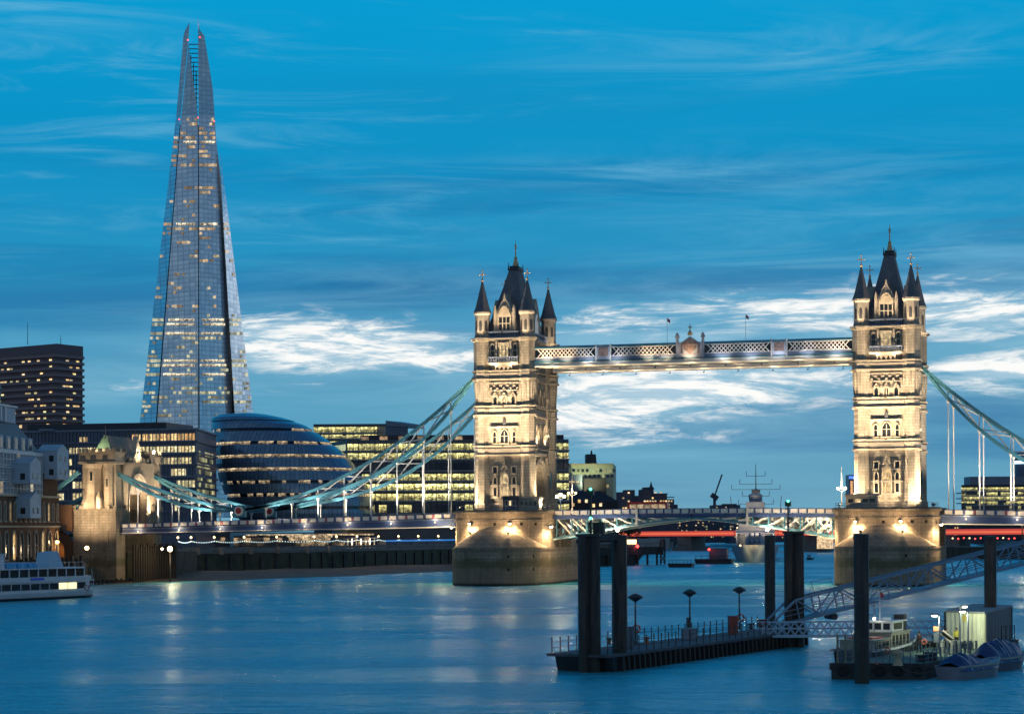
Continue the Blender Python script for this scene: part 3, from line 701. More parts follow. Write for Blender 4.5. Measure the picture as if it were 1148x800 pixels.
for x0, k, side in ((0, 1.0, 'left'), (82.3, 1.45, 'right')):
    flood(x0-9.5, -12.9, 16.6, (x0+1.2, -10, 27), 11500*k**1.7, 110, f'black floodlight at the left of the front of the {side} pier top', x0)
    flood(x0+9.5, -13.3, 16.6, (x0-1.2, -10, 27), 9500*k**1.7, 110, f'black floodlight at the right of the front of the {side} pier top', x0)
    for sx, nm_ in ((-1, 'left'), (1, 'right')): flood(x0+sx*4.2, -22.6, 11.2, (x0+sx*2.2, -10, 52), 165000, 44, f'added black floodlight on the {nm_} slope of the {side} pier cutwater dome', x0)  # unseen lamps, added to brighten the upper tower
    flood(x0+9.6, -10.6, 16.6, (x0+5.5, 0, 36), 12000*k, 90, f'black floodlight beside the roadway on the channel side of the {side} pier' if not x0 else 'black floodlight beside the roadway on the outer right side of the right pier', x0)
    # on the towers' ledges; lowest pair added to brighten the cabins' shadow
    t = towerL if not x0 else towerR
    for xx, yy, zz, tg, pw in ((-2.2, -11.4, 46.9, (-1.5, -10, 53), 1500), (2.2, -11.4, 46.9, (1.5, -10, 53), 1500), (0, -11.5, 38.9, (0, -10, 44), 700), (0, -11.4, 30.2, (0, -10, 35), 600), (-2.6, -11.6, 18.3, (-1, -10, 24), 700), (2.6, -11.6, 18.3, (1, -10, 24), 700),
                               (0, -11.6, 54.9, (0, -10.3, 62), 1900), (-5.1, -12.4, 54.2, (-5.1, -10, 60), 1100), (5.1, -12.4, 54.2, (5.1, -10, 60), 1100), (7.6, 5, 53.0, (5.1, 8, 58), 900), (6.2, -4, 30.2, (5.3, -1, 42), 2600), (6.2, 4, 30.2, (5.3, 2, 42), 2600)):
        m = MB(); m.box(x0+xx-.25, x0+xx+.25, yy-.15, yy+.15, zz-.3, zz-.05); m.build('ledge_lamp', BLACK, t)
        light('ledge_beam', 'SPOT', (x0+xx, yy, zz), pw, WARM, target=(x0+tg[0], tg[1], tg[2]), size=130, blend=.8, radius=.2, parent=t)

# ================================================================== high level walkways
def make_walkway(Y, label, front):
    r = thing('high_walkway', label, 'walkway', (41.15, Y, 47), 'high walkways between the towers')
    X0, X1 = 6.9, 75.4; y0, y1 = Y-1.8, Y+1.8
    m = MB(); m.box(X0, X1, y0-.25, y1+.25, 50.95, 51.2); m.prism([(X0, y0-.2), (X1, y0-.2), (X1, y1+.2), (X0, y1+.2)], 51.2, 51.55, taper=[(X0, y0+.8), (X1, y0+.8), (X1, y1-.8), (X0, y1-.8)]); m.build('roof', TEALD, r)
    m = MB(); m.box(X0, X1, y0+.2, y1-.2, 48.9, 50.9); m.build('glazed_passage', DARKGL, r)
    m = MB()
    for yy in (y0, y1): m.box(X0, X1, yy-.18, yy+.18, 48.25, 48.95)
    m.box(X0, X1, y0+.1, y1-.1, 47.95, 48.4); m.build('floor_beam', BLUEGR, r)
    m = MB(); m.box(X0, X1, y0-.32, y1+.32, 47.95, 48.24); m.build('sill', TEALD, r)
    m = MB()
    for yy in (y0, y1): m.box(X0, X1, yy-.12, yy+.12, 47.2, 47.94); m.box(X0, X1, yy-.4, yy+.4, 47.05, 47.2)
    m.build('bottom_girder', WHITE, r)
    for yy, s_ in ((y0, -1), (y1, 1)):
        yo = yy+s_*.13; p = 1.72
        for (a, b) in ((X0+.2, 20.6), (23.8, 38.0), (44.3, 58.5), (61.7, X1-.2)):
            n = round((b-a)/p); st = (b-a)/n
            lt = MB()
            for i in range(n):
                for h_ in (0, .5):
                    x = a+(i+h_)*st
                    for sg in (1, -1):
                        xa, xb = x-sg*st*.5+st*.25, x+sg*st*.5+st*.25
                        za, zb = 49.0, 50.92
                        xa_, xb_ = min(max(xa, a), b), min(max(xb, a), b)
                        if xa == xa_ and xb == xb_: lt.bar((xa, yo+.03*sg, za), (xb, yo+.03*sg, zb), .17, .05, up=(0, 1, 0))
            lt.box(a, b, yo-.06, yo+.06, 48.96, 49.08); lt.box(a, b, yo-.06, yo+.06, 50.82, 50.94)
            lt.build('lattice_panel', WHITE, r)
        for cx in (22.2, 60.1):
            pn = MB(); pn.box(cx-1.6, cx+1.6, yo-.1, yo+.22, 48.3, 51.35); pan = pn.build('heraldic_panel', mat('pale_panel', (.42, .44, .5), .6), r)
            q = MB(); q.box(cx-1.05, cx+1.05, yo-.16 if s_ < 0 else yo+.1, yo-.1 if s_ < 0 else yo+.28, 49.0, 50.9); q.build('carved_shield', mat('pinkish_stone', (.42, .27, .22), .8, noise=(2.5, .6)), pan)
            for sx in (-1, 1):
                q = MB(); q.box(cx+sx*1.6-.14, cx+sx*1.6+.14, yo-.2, yo+.3, 48.0, 51.6); q.build('panel_post', WHITE, pan)
    if front:
        yo = y0-.2; c = 41.15
        cb = MB(); T = lambda u, d, z: (c+u, yo-d, z)
        cb.plate([(-2.5, 48.3), (-2.5, 51.3), (-1.6, 51.6), (-.9, 52.1), (0, 52.7), (.9, 52.1), (1.6, 51.6), (2.5, 51.3), (2.5, 48.3)], -.3, .12, T); cr = cb.build('crest_panel', mat('pale_crest_grey', (.38, .39, .44), .6), r)
        k = MB(); k.ring([(-1.9, 48.9), (-1.9, 51.0), (0, 52.3), (1.9, 51.0), (1.9, 48.9)], [(-1.6, 49.0), (-1.6, 50.85), (0, 51.95), (1.6, 50.85), (1.6, 49.0)], .1, .3, T)
        k.build('crest_arch', mat('pinkish_stone', (.42, .27, .22), .8), cr)
        k = MB(); k.plate([(-1.3, 50.9), (-1.25, 49.9), (0, 48.9), (1.25, 49.9), (1.3, 50.9), (.9, 51.3), (.45, 51.15), (0, 51.6), (-.45, 51.15), (-.9, 51.3)], .1, .34, T); k.build('crest_shield', mat('pinkish_stone', (.42, .27, .22), .8), cr)
        k = MB(); k.lathe(c, yo, [(.5, 52.9), (.6, 53.3), (.25, 53.7), (.2, 54.0)], 8); k.bar((c, yo, 53.9), (c, yo, 55.2), .2); k.bar((c-.42, yo, 54.6), (c+.42, yo, 54.6), .2); k.build('crest_cross', GOLD, cr)
        for sx in (-1, 1):
            k = MB(); k.lathe(c+sx*2.75, yo, [(.32, 48.2), (.32, 52.3), (.5, 52.5), (.5, 52.9), (.25, 53.0), (.36, 53.2), (.1, 53.5)], 8); k.build('crest_pillar', mat('pale_crest_grey', (.38, .39, .44), .6), r)
        st = MB(); st.box(9, 73, y0-.62, y0-.54, 46.98, 47.06); st.build('light_strip', STRIPW, r)
    else:
        st = MB(); st.box(9, 73, y0-.62, y0-.54, 46.98, 47.06); st.build('light_strip', STRIPW, r)
    # lamps under the floor wash the girders
    for k in range(9):
        x = 11+k*7.6
        light('girder_beam', 'SPOT', (x, y0-1.2, 46.1), 620, WARM, target=(x, y0+.5, 47.1), size=120, blend=.8, radius=.3, parent=r)
        hm = MB(); hm.bar((x, y0-.3, 46.95), (x, y0-1.5, 46.2), .07); hm.box(x-.18, x+.18, y0-1.62, y0-1.42, 46.08, 46.26); hm.build('girder_lamp', BLACK, r)
    for x in ((9.5, 14, 32, 36, 41) if front else ()):
        light('lattice_beam', 'SPOT', (x, y0-2.2, 48.2), 520, WARM, target=(x, y0, 50), size=120, blend=.9, radius=.2, parent=r)
    if front:
        for x in (19, 25, 48, 54, 60, 66, 72): light('lattice_beam', 'SPOT', (x, y0-2.4, 48.0), 300, (.86, .9, 1), target=(x, y0, 50), size=140, blend=.9, radius=.2, parent=r)
    return r
make_walkway(-9.15+1.0, 'near high walkway with crest and white lattice between the tower tops', True)
make_walkway(9.15-1.0, 'far high walkway seen as a bright underside behind the near one', False)
for u_, v0_, v1_, side, c in ((748, 385, 356, 'left', 'blue_flag'), (836, 384, 352, 'right', 'red_flag')):
    p = atY(u_, v0_, -6.5); q = atY(u_, v1_, -6.5)
    f = thing('flagpole', f'thin flagpole on the walkway roof {side} of the crest, with a small red flag', 'flagpole', (p.x, p.y, 51.5), 'flagpoles on the high walkway')
    m = MB(); m.tube((p.x, p.y, 51.5), (p.x, p.y, q.z), .05, .035, 6); m.build('pole', WHITE, f)
    m = MB(); m.add([(p.x+.05+k*.16, p.y+.1*math.sin(k*1.3), q.z-.05-k*.12-(.75 if j else 0)) for k in range(5) for j in (0, 1)], [(2*k, 2*k+1, 2*k+3, 2*k+2) for k in range(4)])
    m.add([(p.x+.05+k*.16, p.y+.03+.1*math.sin(k*1.3), q.z-.05-k*.12-(.75 if j else 0)) for k in range(5) for j in (0, 1)], [(2*k, 2*k+1, 2*k+3, 2*k+2) for k in range(4)]); m.build('flag', mat('flag_red', (.62, .2, .22), .7), f)

# ================================================================== suspension trusses (side spans)
def zdeck(X):     # parapet top along the left span, road crown between the towers
    if X < -10.6: return 15.5+(X+11)*.0232
    if X > 93: return 15.5-(X-93.3)*.0232
    return 16.15-.00028*(X-41.15)**2
def zup(X):
    if X > -62.7: t = (-7.2-X)/55.5; return 45-28.5*t-4*5.6*t*(1-t)
    t = (-62.7-X)/30.5; return 16.5+8.8*t-4*1.0*t*(1-t)
def zlo(X):
    if X > -62.7: t = (-7.2-X)/55.5; return 45-28.5*t-4*8.7*t*(1-t)*(1+.42*(1-2*t))
    t = (-62.7-X)/30.5; return 16.5+8.8*t-4*2.8*t*(1-t)
def make_truss(Y, mirror, label):
    fx = (lambda x: 82.3-x) if mirror else (lambda x: x)
    r = thing('suspension_truss', label, 'bridge truss', (fx(-62.7), Y, 16.5), 'teal suspension trusses of the side spans')
    xs = [-7.2-55.5*i/24 for i in range(25)]; xs2 = [-62.7-30.5*i/14 for i in range(15)]
    for X_ in (xs, xs2):
        for fn, nm in ((zup, 'upper_chord'), (zlo, 'lower_chord')):
            m = MB(); m.sweep([(fx(x), Y, fn(x)) for x in X_], .85, .62)
            for dy in (-.46, .46): m.sweep([(fx(x), Y+dy, fn(x)+.28) for x in X_], .16, .12)
            m.build(nm, TEAL, r)
    pan = [-12.5-6.25*i for i in range(8)]; pan2 = [-67.5-5.1*i for i in range(5)]
    for P_ in (pan, pan2):
        for i, x in enumerate(P_):
            m = MB(); m.bar((fx(x), Y, zlo(x)), (fx(x), Y, zup(x)), .22, .3); m.build('strut', WHITE, r)
            if zlo(x)-zdeck(x) > .3:
                m = MB(); m.tube((fx(x), Y, zdeck(x)-.6), (fx(x), Y, zlo(x)), .15, .15, 6); m.lathe(fx(x), Y, [(.15, zlo(x)-1.1), (.4, zlo(x)-.5), (.4, zlo(x)-.2)], 6); m.build('hanger', WHITE, r)
            if i+1 < len(P_):
                x2 = P_[i+1]
                a, b = ((x, zup(x)), (x2, zlo(x2))) if X_ is None else ((x, zlo(x)), (x2, zup(x2)))
                m = MB(); m.bar((fx(x), Y-.1, zup(x)), (fx(x2), Y-.1, zlo(x2)), .27, .27); m.build('brace', WHITE, r)
                m = MB(); m.bar((fx(x), Y+.1, zlo(x)), (fx(x2), Y+.1, zup(x2)), .27, .27); m.build('brace', WHITE, r)
    # pin joint roundel
    X = fx(-62.7); yf = Y-.62
    m = MB(); m.box(X-1.5, X+1.5, Y-.5, Y+.5, 15.0, 17.6); j = m.build('joint_box', TEAL, r)
    m = MB(); m.tube((X, yf+.2, 16.4), (X, yf-.06, 16.4), 1.12, n=20); m.build('roundel', WHITE, j)
    m = MB(); m.tube((X, yf-.05, 16.4), (X, yf-.12, 16.4), .68, n=20); m.build('roundel_centre', RED, j)
    truss_lights(r, Y, mirror)
    return r
def truss_lights(r, Y, mirror):
    fx = (lambda x: 82.3-x) if mirror else (lambda x: x)
    for x, tx, pw in ((-18, -13, 8000), (-26, -21, 9000), (-36, -31, 7500), (-46, -42, 5500), (-55, -52, 4200), (-70, -73, 4200), (-82, -85, 4200)):
        light('truss_flood', 'SPOT', (fx(x), Y-3.2, zdeck(x)+.3), pw, (1, .93, .82), target=(fx(tx), Y, (zup(tx)+zlo(tx))/2), size=100, blend=.8, radius=.25, parent=r)
        m = MB(); m.box(fx(x)-.2, fx(x)+.2, Y-3.5, Y-3.2, zdeck(x)-.2, zdeck(x)+.15); m.bar((fx(x), Y-3.3, zdeck(x)-.1), (fx(x), Y-.4, zdeck(x)-1.2), .1); m.build('truss_floodlight', BLACK, r)
make_truss(-9.15, False, 'near teal and white suspension truss left of the left tower')
make_truss(9.15, False, 'far teal and white suspension truss left of the left tower, behind the near one')
make_truss(-9.15, True, 'near teal and white suspension truss right of the right tower')
make_truss(9.15, True, 'far teal and white suspension truss right of the right tower')

# ================================================================== decks
def make_deck(xa, xb, label, zb0, zb1):
    r = thing('road_deck', label, 'bridge deck', ((xa+xb)/2, 0, 13), 'side span road decks')
    n = 12; xs = [xa+(xb-xa)*i/n for i in range(n+1)]
    zb = lambda x: zb0+(zb1-zb0)*abs(x-xa)/abs(xb-xa)
    for Y, s_ in ((-9.6, -1), (9.6, 1)):
        g = MB(); g.sweep([(x, Y, (zdeck(x)-1.25+zb(x))/2) for x in xs], .3, zdeck(xs[0])-1.25-zb0); g.build('edge_girder', BLUE, r)
        g = MB(); g.sweep([(x, Y+s_*.2, zdeck(x)-1.3) for x in xs], .5, .25); g.build('cornice_moulding', BLUEGR, r)
        g = MB(); g.sweep([(x, Y+s_*.1, zb(x)) for x in xs], .75, .16); g.build('bottom_flange', WHITE, r)
        g = MB(); g.sweep([(x, Y, zdeck(x)-.05) for x in xs], .34, .14); g.build('handrail', BLUE, r)
        g = MB(); g.sweep([(x, Y, zdeck(x)-1.08) for x in xs], .3, .14); g.build('parapet_kerb', BLUE, r)
        x = min(xa, xb)+.8; k = 0
        while x < max(xa, xb)-1.6:
            q = MB(); q.box(x, x+1.55, Y-.07, Y+.07, zdeck(x)-.98, zdeck(x)-.14)
            for e in (.1, .72, 1.34): q.box(x+e, x+e+.14, Y-.12, Y+.12, zdeck(x)-.99, zdeck(x)-.13)
            q.build('parapet_panel', WHITE, r)
            w_ = MB(); w_.box(x+1.57, x+2.08, Y-.14, Y+.14, zdeck(x)-1.0, zdeck(x)-.1); w_.build('parapet_post', CRIM if k % 3 == 2 else BLUE, r)
            x += 2.1; k += 1
        if s_ < 0:
            for q in range(8):
                xx = min(xa, xb)+(max(xa, xb)-min(xa, xb))*(q+.5)/8
                l_ = MB(); l_.sphere((xx, Y-.45, zdeck(xx)-1.9), .16, 8, 5); l_.build('girder_bulb', LAMPW, r)
                light('bulb_light', 'POINT', (xx, Y-1.3, zdeck(xx)-1.5), 170, WARM, radius=.15, parent=r)
            ls = MB(); ls.sweep([(x, Y+.7, zb(x)-.12) for x in xs], .12, .06); ls.build('light_strip', STRIPW, r)
    for k in range(12):
        x = xa+(xb-xa)*(k+.5)/12; c = MB(); c.box(x-.2, x+.2, -9.3, 9.3, zb(x)+.1, zdeck(x)-1.6); c.build('cross_girder', BLUEGR, r)
    d = MB(); d.sweep([(x, 0, zdeck(x)-1.45) for x in xs], 18.8, .3); d.build('road_slab', ASPH, r)
    return r
make_deck(-10.9, -92.6, 'left approach deck with blue and white parapet running to the gatehouse', 12.55, 11.45)
make_deck(93.2, 175, 'right approach deck with blue and white parapet leaving the frame', 12.55, 11.45)
def make_leaf(sgn, label):
    fx = (lambda x: 41.15+sgn*(x-41.15))      # built for the left leaf
    r = thing('bascule_leaf', label, 'bascule', (fx(10.7), 0, 13), 'lifting bascule leaves')
    xa, xb = 7.4, 41.05
    zl = lambda x: 9.7+4.35*(1-((xb-x)/(xb-10.7))**1.35) if x > 10.7 else 9.7
    xs = [xa+(xb-xa)*i/14 for i in range(15)]
    P = lambda x, y, z: (fx(x), y, z)
    for Y in (-8.9, 8.9, -3.2, 3.2):
        outer = abs(Y) > 5
        g = MB(); g.sweep([P(x, Y, zl(x)) for x in xs], .5, .42); g.build('bottom_chord', TEAL, r)
        if outer: g = MB(); g.sweep([P(x, Y, zl(x)-.27) for x in xs], .8, .1); g.build('bottom_flange', WHITE, r)
        g = MB(); g.sweep([P(x, Y, zdeck(x)-1.75) for x in xs], .5, .34); g.build('top_chord', TEAL if not outer else BLUE, r)
        k = 0; x = 11.4
        while x < 35:
            x2 = x+3.35
            m = MB(); m.bar(P(x, Y, zl(x)), P(x, Y, zdeck(x)-1.8), .3, .42, up=(0, 1, 0)); m.build('truss_post', TEAL, r)
            m = MB(); m.bar(P(x, Y, zdeck(x)-1.85), P(x2, Y, zl(x2)+.1), .34, .3, up=(0, 1, 0)); m.build('truss_diagonal', WHITE, r)
            x = x2; k += 1
    for k in range(13):
        x = 9.5+k*2.45; c = MB(); c.bar(P(x, -8.7, zdeck(x)-2.15), P(x, 8.7, zdeck(x)-2.15), .3, .6); c.build('cross_girder', WHITE, r)
        if zl(x) < 12.9:
            c = MB(); c.bar(P(x, -8.6, zl(x)+.25), P(x, 8.6, zdeck(x)-2.4), .28, .28); c.build('sway_brace', WHITE, r)
            c = MB(); c.bar(P(x, 8.6, zl(x)+.25), P(x, -8.6, zdeck(x)-2.4), .28, .28); c.build('sway_brace', WHITE, r)
    d = MB(); d.sweep([P(x, 0, zdeck(x)-1.4) for x in xs], 18.4, .3); d.build('road_slab', ASPH, r)
    for Y in (-9.3, 9.3):
        g = MB(); g.sweep([P(x, Y, zdeck(x)-1.35) for x in xs], .35, .5); g.build('edge_beam', BLUE, r)
        g = MB(); g.sweep([P(x, Y, zdeck(x)-.05) for x in xs], .34, .14); g.build('handrail', BLUE, r)
        x = 11.2; k = 0
        while x < 39.4:
            a, b = sorted((fx(x), fx(x+1.5)))
            q = MB(); q.box(a, b, Y-.07, Y+.07, zdeck(x)-.98, zdeck(x)-.14)
            for e in (.1, .7, 1.28): q.box(a+e, a+e+.14, Y-.12, Y+.12, zdeck(x)-1.0, zdeck(x)-.12)
            q.build('parapet_panel', WHITE, r)
            a, b = sorted((fx(x+1.52), fx(x+1.83))); w_ = MB(); w_.box(a, b, Y-.14, Y+.14, zdeck(x)-1.02, zdeck(x)-.1); w_.build('parapet_post', BLUE, r)
            x += 1.85; k += 1
    # lamps on the pier light the trusses from behind
    for yy in (-5.5, 5.5):
        light('truss_beam', 'SPOT', (fx(9.9), yy, 10.6), 7500, (1, .84, .62), target=(fx(30), yy, 14.2), size=110, blend=.7, radius=.25, parent=r)
    light('truss_beam', 'SPOT', (fx(22), -13.5, 10.2), 2600, (1, .84, .62), target=(fx(22), -8, 13.2), size=150, blend=.8, radius=.2, parent=r)
    g = MB(); g.sphere(P(25, -9.4, 11.55), .36); g.build('under_lamp', LAMPB, r)
    light('truss_beam', 'POINT', P(25, -10.2, 11.3), 900, WARM, radius=.3, parent=r)
    m = MB(); m.box(*sorted((fx(29.0), fx(29.45))), -9.75, -9.5, 12.4, 16.1); m.build('marker_post', WHITE, r)
    return r
make_leaf(1, 'left bascule leaf springing from the left pier')
make_leaf(-1, 'right bascule leaf springing from the right pier')
# ================================================================== gatehouse on the south bank
def lthing(name, label, cat, loc, rotz=0, group=None):    # built in its own local frame
    o = thing(name, label, cat, loc, group); o.rotation_euler = (0, 0, rotz); OFF[o.name] = Vector(); return o
GST = stone('gatehouse_stone', (.42, .34, .24), bw=1.0, bh=.4, dark=.6)
g = thing('gatehouse', 'floodlit stone gatehouse with crenellations and pointed road arch where the left deck meets the bank', 'gatehouse', (-97, 0, 2))
def merlons(mb, x0, x1, y0, y1, z, h=.9, w=.8, gap=.7, t=.35):
    for (a, b, ax) in ((x0, x1, 'x0'), (x0, x1, 'x1'), (y0, y1, 'y0'), (y0, y1, 'y1')):
        n = max(1, int((b-a+gap)/(w+gap))); st = (b-a-n*w)/(max(1, n-1)) if n > 1 else 0
        for k in range(n):
            p = a+k*(w+st)
            if ax == 'x0': mb.box(p, p+w, y0, y0+t, z, z+h)
            elif ax == 'x1': mb.box(p, p+w, y1-t, y1, z, z+h)
            elif ax == 'y0' and 0 < k < n-1: mb.box(x0, x0+t, p, p+w, z, z+h)
            elif ax == 'y1' and 0 < k < n-1: mb.box(x1-t, x1, p, p+w, z, z+h)
for s_ in (-1, 1):
    ya, yb = sorted((s_*7.4, s_*12.1))
    m = MB(); m.box(-102.8, -92.0, ya, yb, -1, 16.6); m.box(-103.1, -91.7, ya-.3, yb+.3, 16.6, 17.1); m.box(-102.9, -91.9, ya-.1, yb+.1, 12.2, 12.5)
    m.box(-94.4, -93.9, ya-.35, yb+.35, -1, 12.0); merlons(m, -103.0, -91.8, ya-.2, yb+.2, 17.1, .7); m.build('abutment_block', stone('abutment_stone', (.40, .325, .235), bw=1.6, bh=.62, mortar=.55, algae=True, dark=.5), g)
    # tower shaft with battered foot
    cy_ = s_*9.5
    m = MB(); m.lathe(-98.2, cy_-.6, [(3.4, 17.1), (3.2, 18.4), (2.2, 20.6), (2.1, 26.4), (2.7, 27.4)], 8)
    m.lathe(-94.4, cy_-1.2, [(1.2, 17.1), (1.1, 26.4), (1.4, 27.4)], 8); m.box(-99.6, -92.8, cy_-.9, cy_+2.2, 17.1, 27.4); m.build('tower_shaft', GST, g)
    m = MB(); m.box(-101.4, -91.9, cy_-2.9, cy_+2.5, 27.4, 27.9); m.box(-101.2, -92.1, cy_-2.7, cy_+2.3, 27.9, 29.8); m.box(-101.5, -91.8, cy_-3.0, cy_+2.6, 29.8, 30.15); merlons(m, -101.5, -91.8, cy_-3.0, cy_+2.6, 30.15, .85, .85, .8); m.build('crenellated_parapet', GST, g)
    if s_ < 0:
        for xx, zz, w_, h_ in ((-98.2, 23.6, .55, 2.0), (-94.4, 22.2, .45, 1.8), (-100.2, 28.3, 1.4, 1.0), (-97.6, 28.3, 1.4, 1.0), (-94.6, 28.3, 1.2, 1.0)):
            q = MB(); q.box(xx-w_/2, xx+w_/2, cy_-2.78 if zz > 27 else (cy_-2.6 if xx < -96 else cy_-2.26), cy_-2.6 if zz > 27 else (cy_-2.3 if xx < -96 else cy_-2.0), zz, zz+h_); q.build('slit_window', DARKGL if zz < 27 else SLATEW, g)
        q = MB(); q.prism([(-95.9, cy_-4.7), (-95.0, cy_-4.7), (-95.0, cy_-3.6), (-95.9, cy_-3.6)], 17.1, 19.6); q.lathe(-95.45, cy_-4.15, [(.8, 19.6), (.1, 21.0)], 4, rot=math.pi/4); q.build('corner_pinnacle', GST, g)
# wall with the road arch, facing the river
prof = [(-7.4, 13.0), (-4.6, 13.0), (-4.6, 18.2)]+[(-4.6*math.cos(t)**.9, 18.2+6.2*math.sin(t)) for t in [math.pi/2*i/8 for i in range(1, 8)]]+[(0, 24.5)]+[(4.6*math.cos(t)**.9, 18.2+6.2*math.sin(t)) for t in [math.pi/2*i/8 for i in range(7, 0, -1)]]+[(4.6, 18.2), (4.6, 13.0), (8.6, 13.0), (8.6, 27.4), (-7.4, 27.4)]
for xx, nm in ((-93.9, 'arch_wall'), (-102.8, 'arch_wall')):
    m = MB(); n_ = len(prof); m.add([(xx, y, z) for y, z in prof]+[(xx+1.6, y, z) for y, z in prof], [tuple(range(n_)), tuple(range(n_, 2*n_))]+[(i, (i+1) % n_, n_+(i+1) % n_, n_+i) for i in range(n_)]); m.build(nm, GST, g)
TG = lambda u, d, z: (-92.3+d, u, z)
apts = prof[1:-3]
for k in range(3):
    f1, f0 = 1+.055*(k+1), 1+.055*k
    sc_ = lambda p, f: (p[0]*f, p[1] if p[1] < 18.3 else 18.2+(p[1]-18.2)*f)
    m = MB(); m.ring([sc_(p, f1) for p in apts], [sc_(p, f0) for p in apts], -.02, .12+.12*k, TG); m.build('arch_moulding', PORT2, g)
tr = MB()
for k in range(6): tr.plate(arch_pts(-3+k*1.2, 20.6, .9, 2.0), -.9, -.7, TG)
tr.build('arch_tracery', PORT2, g)
m = MB(); m.plate(arch_pts(.2, 15.0, 1.8, 5.6), -8.0, -7.9, TG); m.build('lit_passage_end', LITC, g)
m = MB(); m.box(-94.2, -92.0, -6.9, 7.6, 27.4, 27.9); merlons(m, -94.0, -92.1, -6.7, 7.4, 27.9, 1.1, 1.0, .7); m.build('crenellated_parapet', GST, g)
m = MB(); m.plate([(-2.6, 27.9), (-2.1, 29.2), (-1.2, 30.0), (-.9, 31.4), (0, 34.2), (.9, 31.4), (1.2, 30.0), (2.1, 29.2), (2.6, 27.9)], -1.2, .1, TG); m.plate(arch_pts(0, 28.3, 1.2, 2.2), .1, .3, TG); m.build('carved_gable', PORT2, g)
m = MB(); m.lathe(-93.2, 10.6, [(1.7, 17), (1.7, 27.6), (2.1, 28.3), (2.1, 29.6), (1.6, 29.7)], 8); m.build('stair_turret', GST, g)
rf = MB(); e = [(-101.2, -7.8, 27.9), (-94.4, -7.8, 27.9), (-94.4, 8.6, 27.9), (-101.2, 8.6, 27.9), (-98.2, -5.6, 34.2), (-97.4, -5.6, 34.2), (-97.4, 6.2, 34.2), (-98.2, 6.2, 34.2)]
rf.add(e, [(1, 2, 6, 5), (3, 0, 4, 7), (4, 5, 6, 7), (0, 3, 2, 1)], 0); rf.add(e, [(0, 1, 5, 4), (2, 3, 7, 6)], 1)
rr = rf.build('hipped_roof', [PLEAD, GREENCU], g)
for yy in (-5.6, 6.2):
    m = MB(); m.lathe(-97.8, yy, [(.3, 33.4), (.14, 34.2), (.22, 34.5), (.06, 34.8), (.05, 36.6)], 6); m.build('roof_finial', SLATEW, rr)
m = MB(); m.lathe(-93.2, 10.6, [(.12, 29.7), (.12, 30.5)], 6); l_ = m.build('lamp_post', BLACK, g)
m = MB(); m.sphere((-93.2, 10.6, 30.8), .42); m.build('lamp_globe', LAMPB, l_)
light('gate_lamp', 'POINT', (-92.4, 10.4, 31.4), 500, WARM, radius=.4, parent=g)
for p, tg, pw, sz in (((-89.5, -4, 15.2), (-92.3, -2, 22), 8500, 125), ((-89.5, 5, 15.2), (-92.3, 4, 22), 8500, 125), ((-100.5, -23, 12.5), (-99, -12, 16.5), 6500, 80), ((-94.5, -23, 12.5), (-95, -12, 16.5), 6500, 80), ((-94.0, -16.5, 16.2), (-95, -12, 25), 5200, 120), ((-100.5, -16.5, 16.2), (-99, -12, 25), 5200, 120),
                      ((-97, 0, 17), (-97, 1.5, 22), 2200, 140), ((-91.0, -1, 28), (-92.3, 0, 31), 600, 140), ((-86, 0, 9.5), (-92, 0, 9.0), 420, 130), ((-99, -9.7, 31.5), (-98, -2, 33), 1500, 130), ((-90.5, 0, 29.5), (-97, 1, 32), 1200, 120)):
    light('gate_beam', 'SPOT', p, pw, WARM, target=tg, size=sz, blend=.9, radius=.3, parent=g)
# back stays running down to the ground
for Y in (-9.15, 9.15):
    t = thing('back_stay', 'teal land stay running down behind the gatehouse on its ' + ('near side' if Y < 0 else 'far side'), 'bridge stay', (-103, Y, 20), 'land stays')
    for (za, zb_), nm in (((25.6, 15.0), 'upper_chord'), ((17.5, 7.6), 'lower_chord')):
        m = MB(); m.sweep([(-101.8, Y-1.8, za), (-109, Y-1.8, (za+zb_)/2+.4), (-121, Y-1.8, zb_)], .9, .8); m.build(nm, TEAL, t)
# timber piling below the gatehouse
PILEM = mat('tarred_timber', (.05, .038, .028), .8, noise=(.8, .5))
N_ = 19
for k in range(N_):
    p = Vector((-90.4+.05*k, -6.4+k*1.16, .2)); q = p.copy(); q.z = 8.5+.35*math.sin(k*2.3)
    m = MB(); m.bar((p.x, p.y, -1), q, .42, .42, up=(1, 0, 0)); m.bar(q, q+Vector((0, 0, .18)), .5, .5, up=(1, 0, 0))
    m.build('timber_pile', PILEM, None, loc=(p.x, p.y, 0), label=f'tall timber pile of the palisade below the gatehouse, {ORD[k]} from the left' if 0 < k < N_-1 else ('leftmost tall timber pile of the palisade below the gatehouse' if k == 0 else 'rightmost tall timber pile of the palisade below the gatehouse'), cat='timber pile', group='palisade below the gatehouse')
pl = MB(); a, b = Vector((-90.4, -6.4, 0)), Vector((-89.5, 14.5, 0))
for z in (2.6, 6.6): pl.bar((a.x-.4, a.y+.5, z), (b.x-.4, b.y+.5, z), .35, .4)
pl.build('timber_waling', PILEM, None, loc=(a.x, a.y, 2), label='horizontal dark timber rails bolted behind the palisade below the gatehouse', cat='timber rail')
bk = MB(); bk.box(-103, -92.4, -5.5, 5.5, -1, 7.0); bk.hexa([(-104, 14.2, -1), (-92.2, 14.2, -1), (-99, 48, -1), (-108, 48, -1), (-104, 14.2, 7.0), (-92.2, 14.2, 7.0), (-99, 48, 6.6), (-108, 48, 6.6)])
bk.build('quay_wall', WALLM, None, loc=(-97, 4, 0), label='dark masonry quay standing behind the timber palisade under the gatehouse', cat='quay wall')
NS = 14
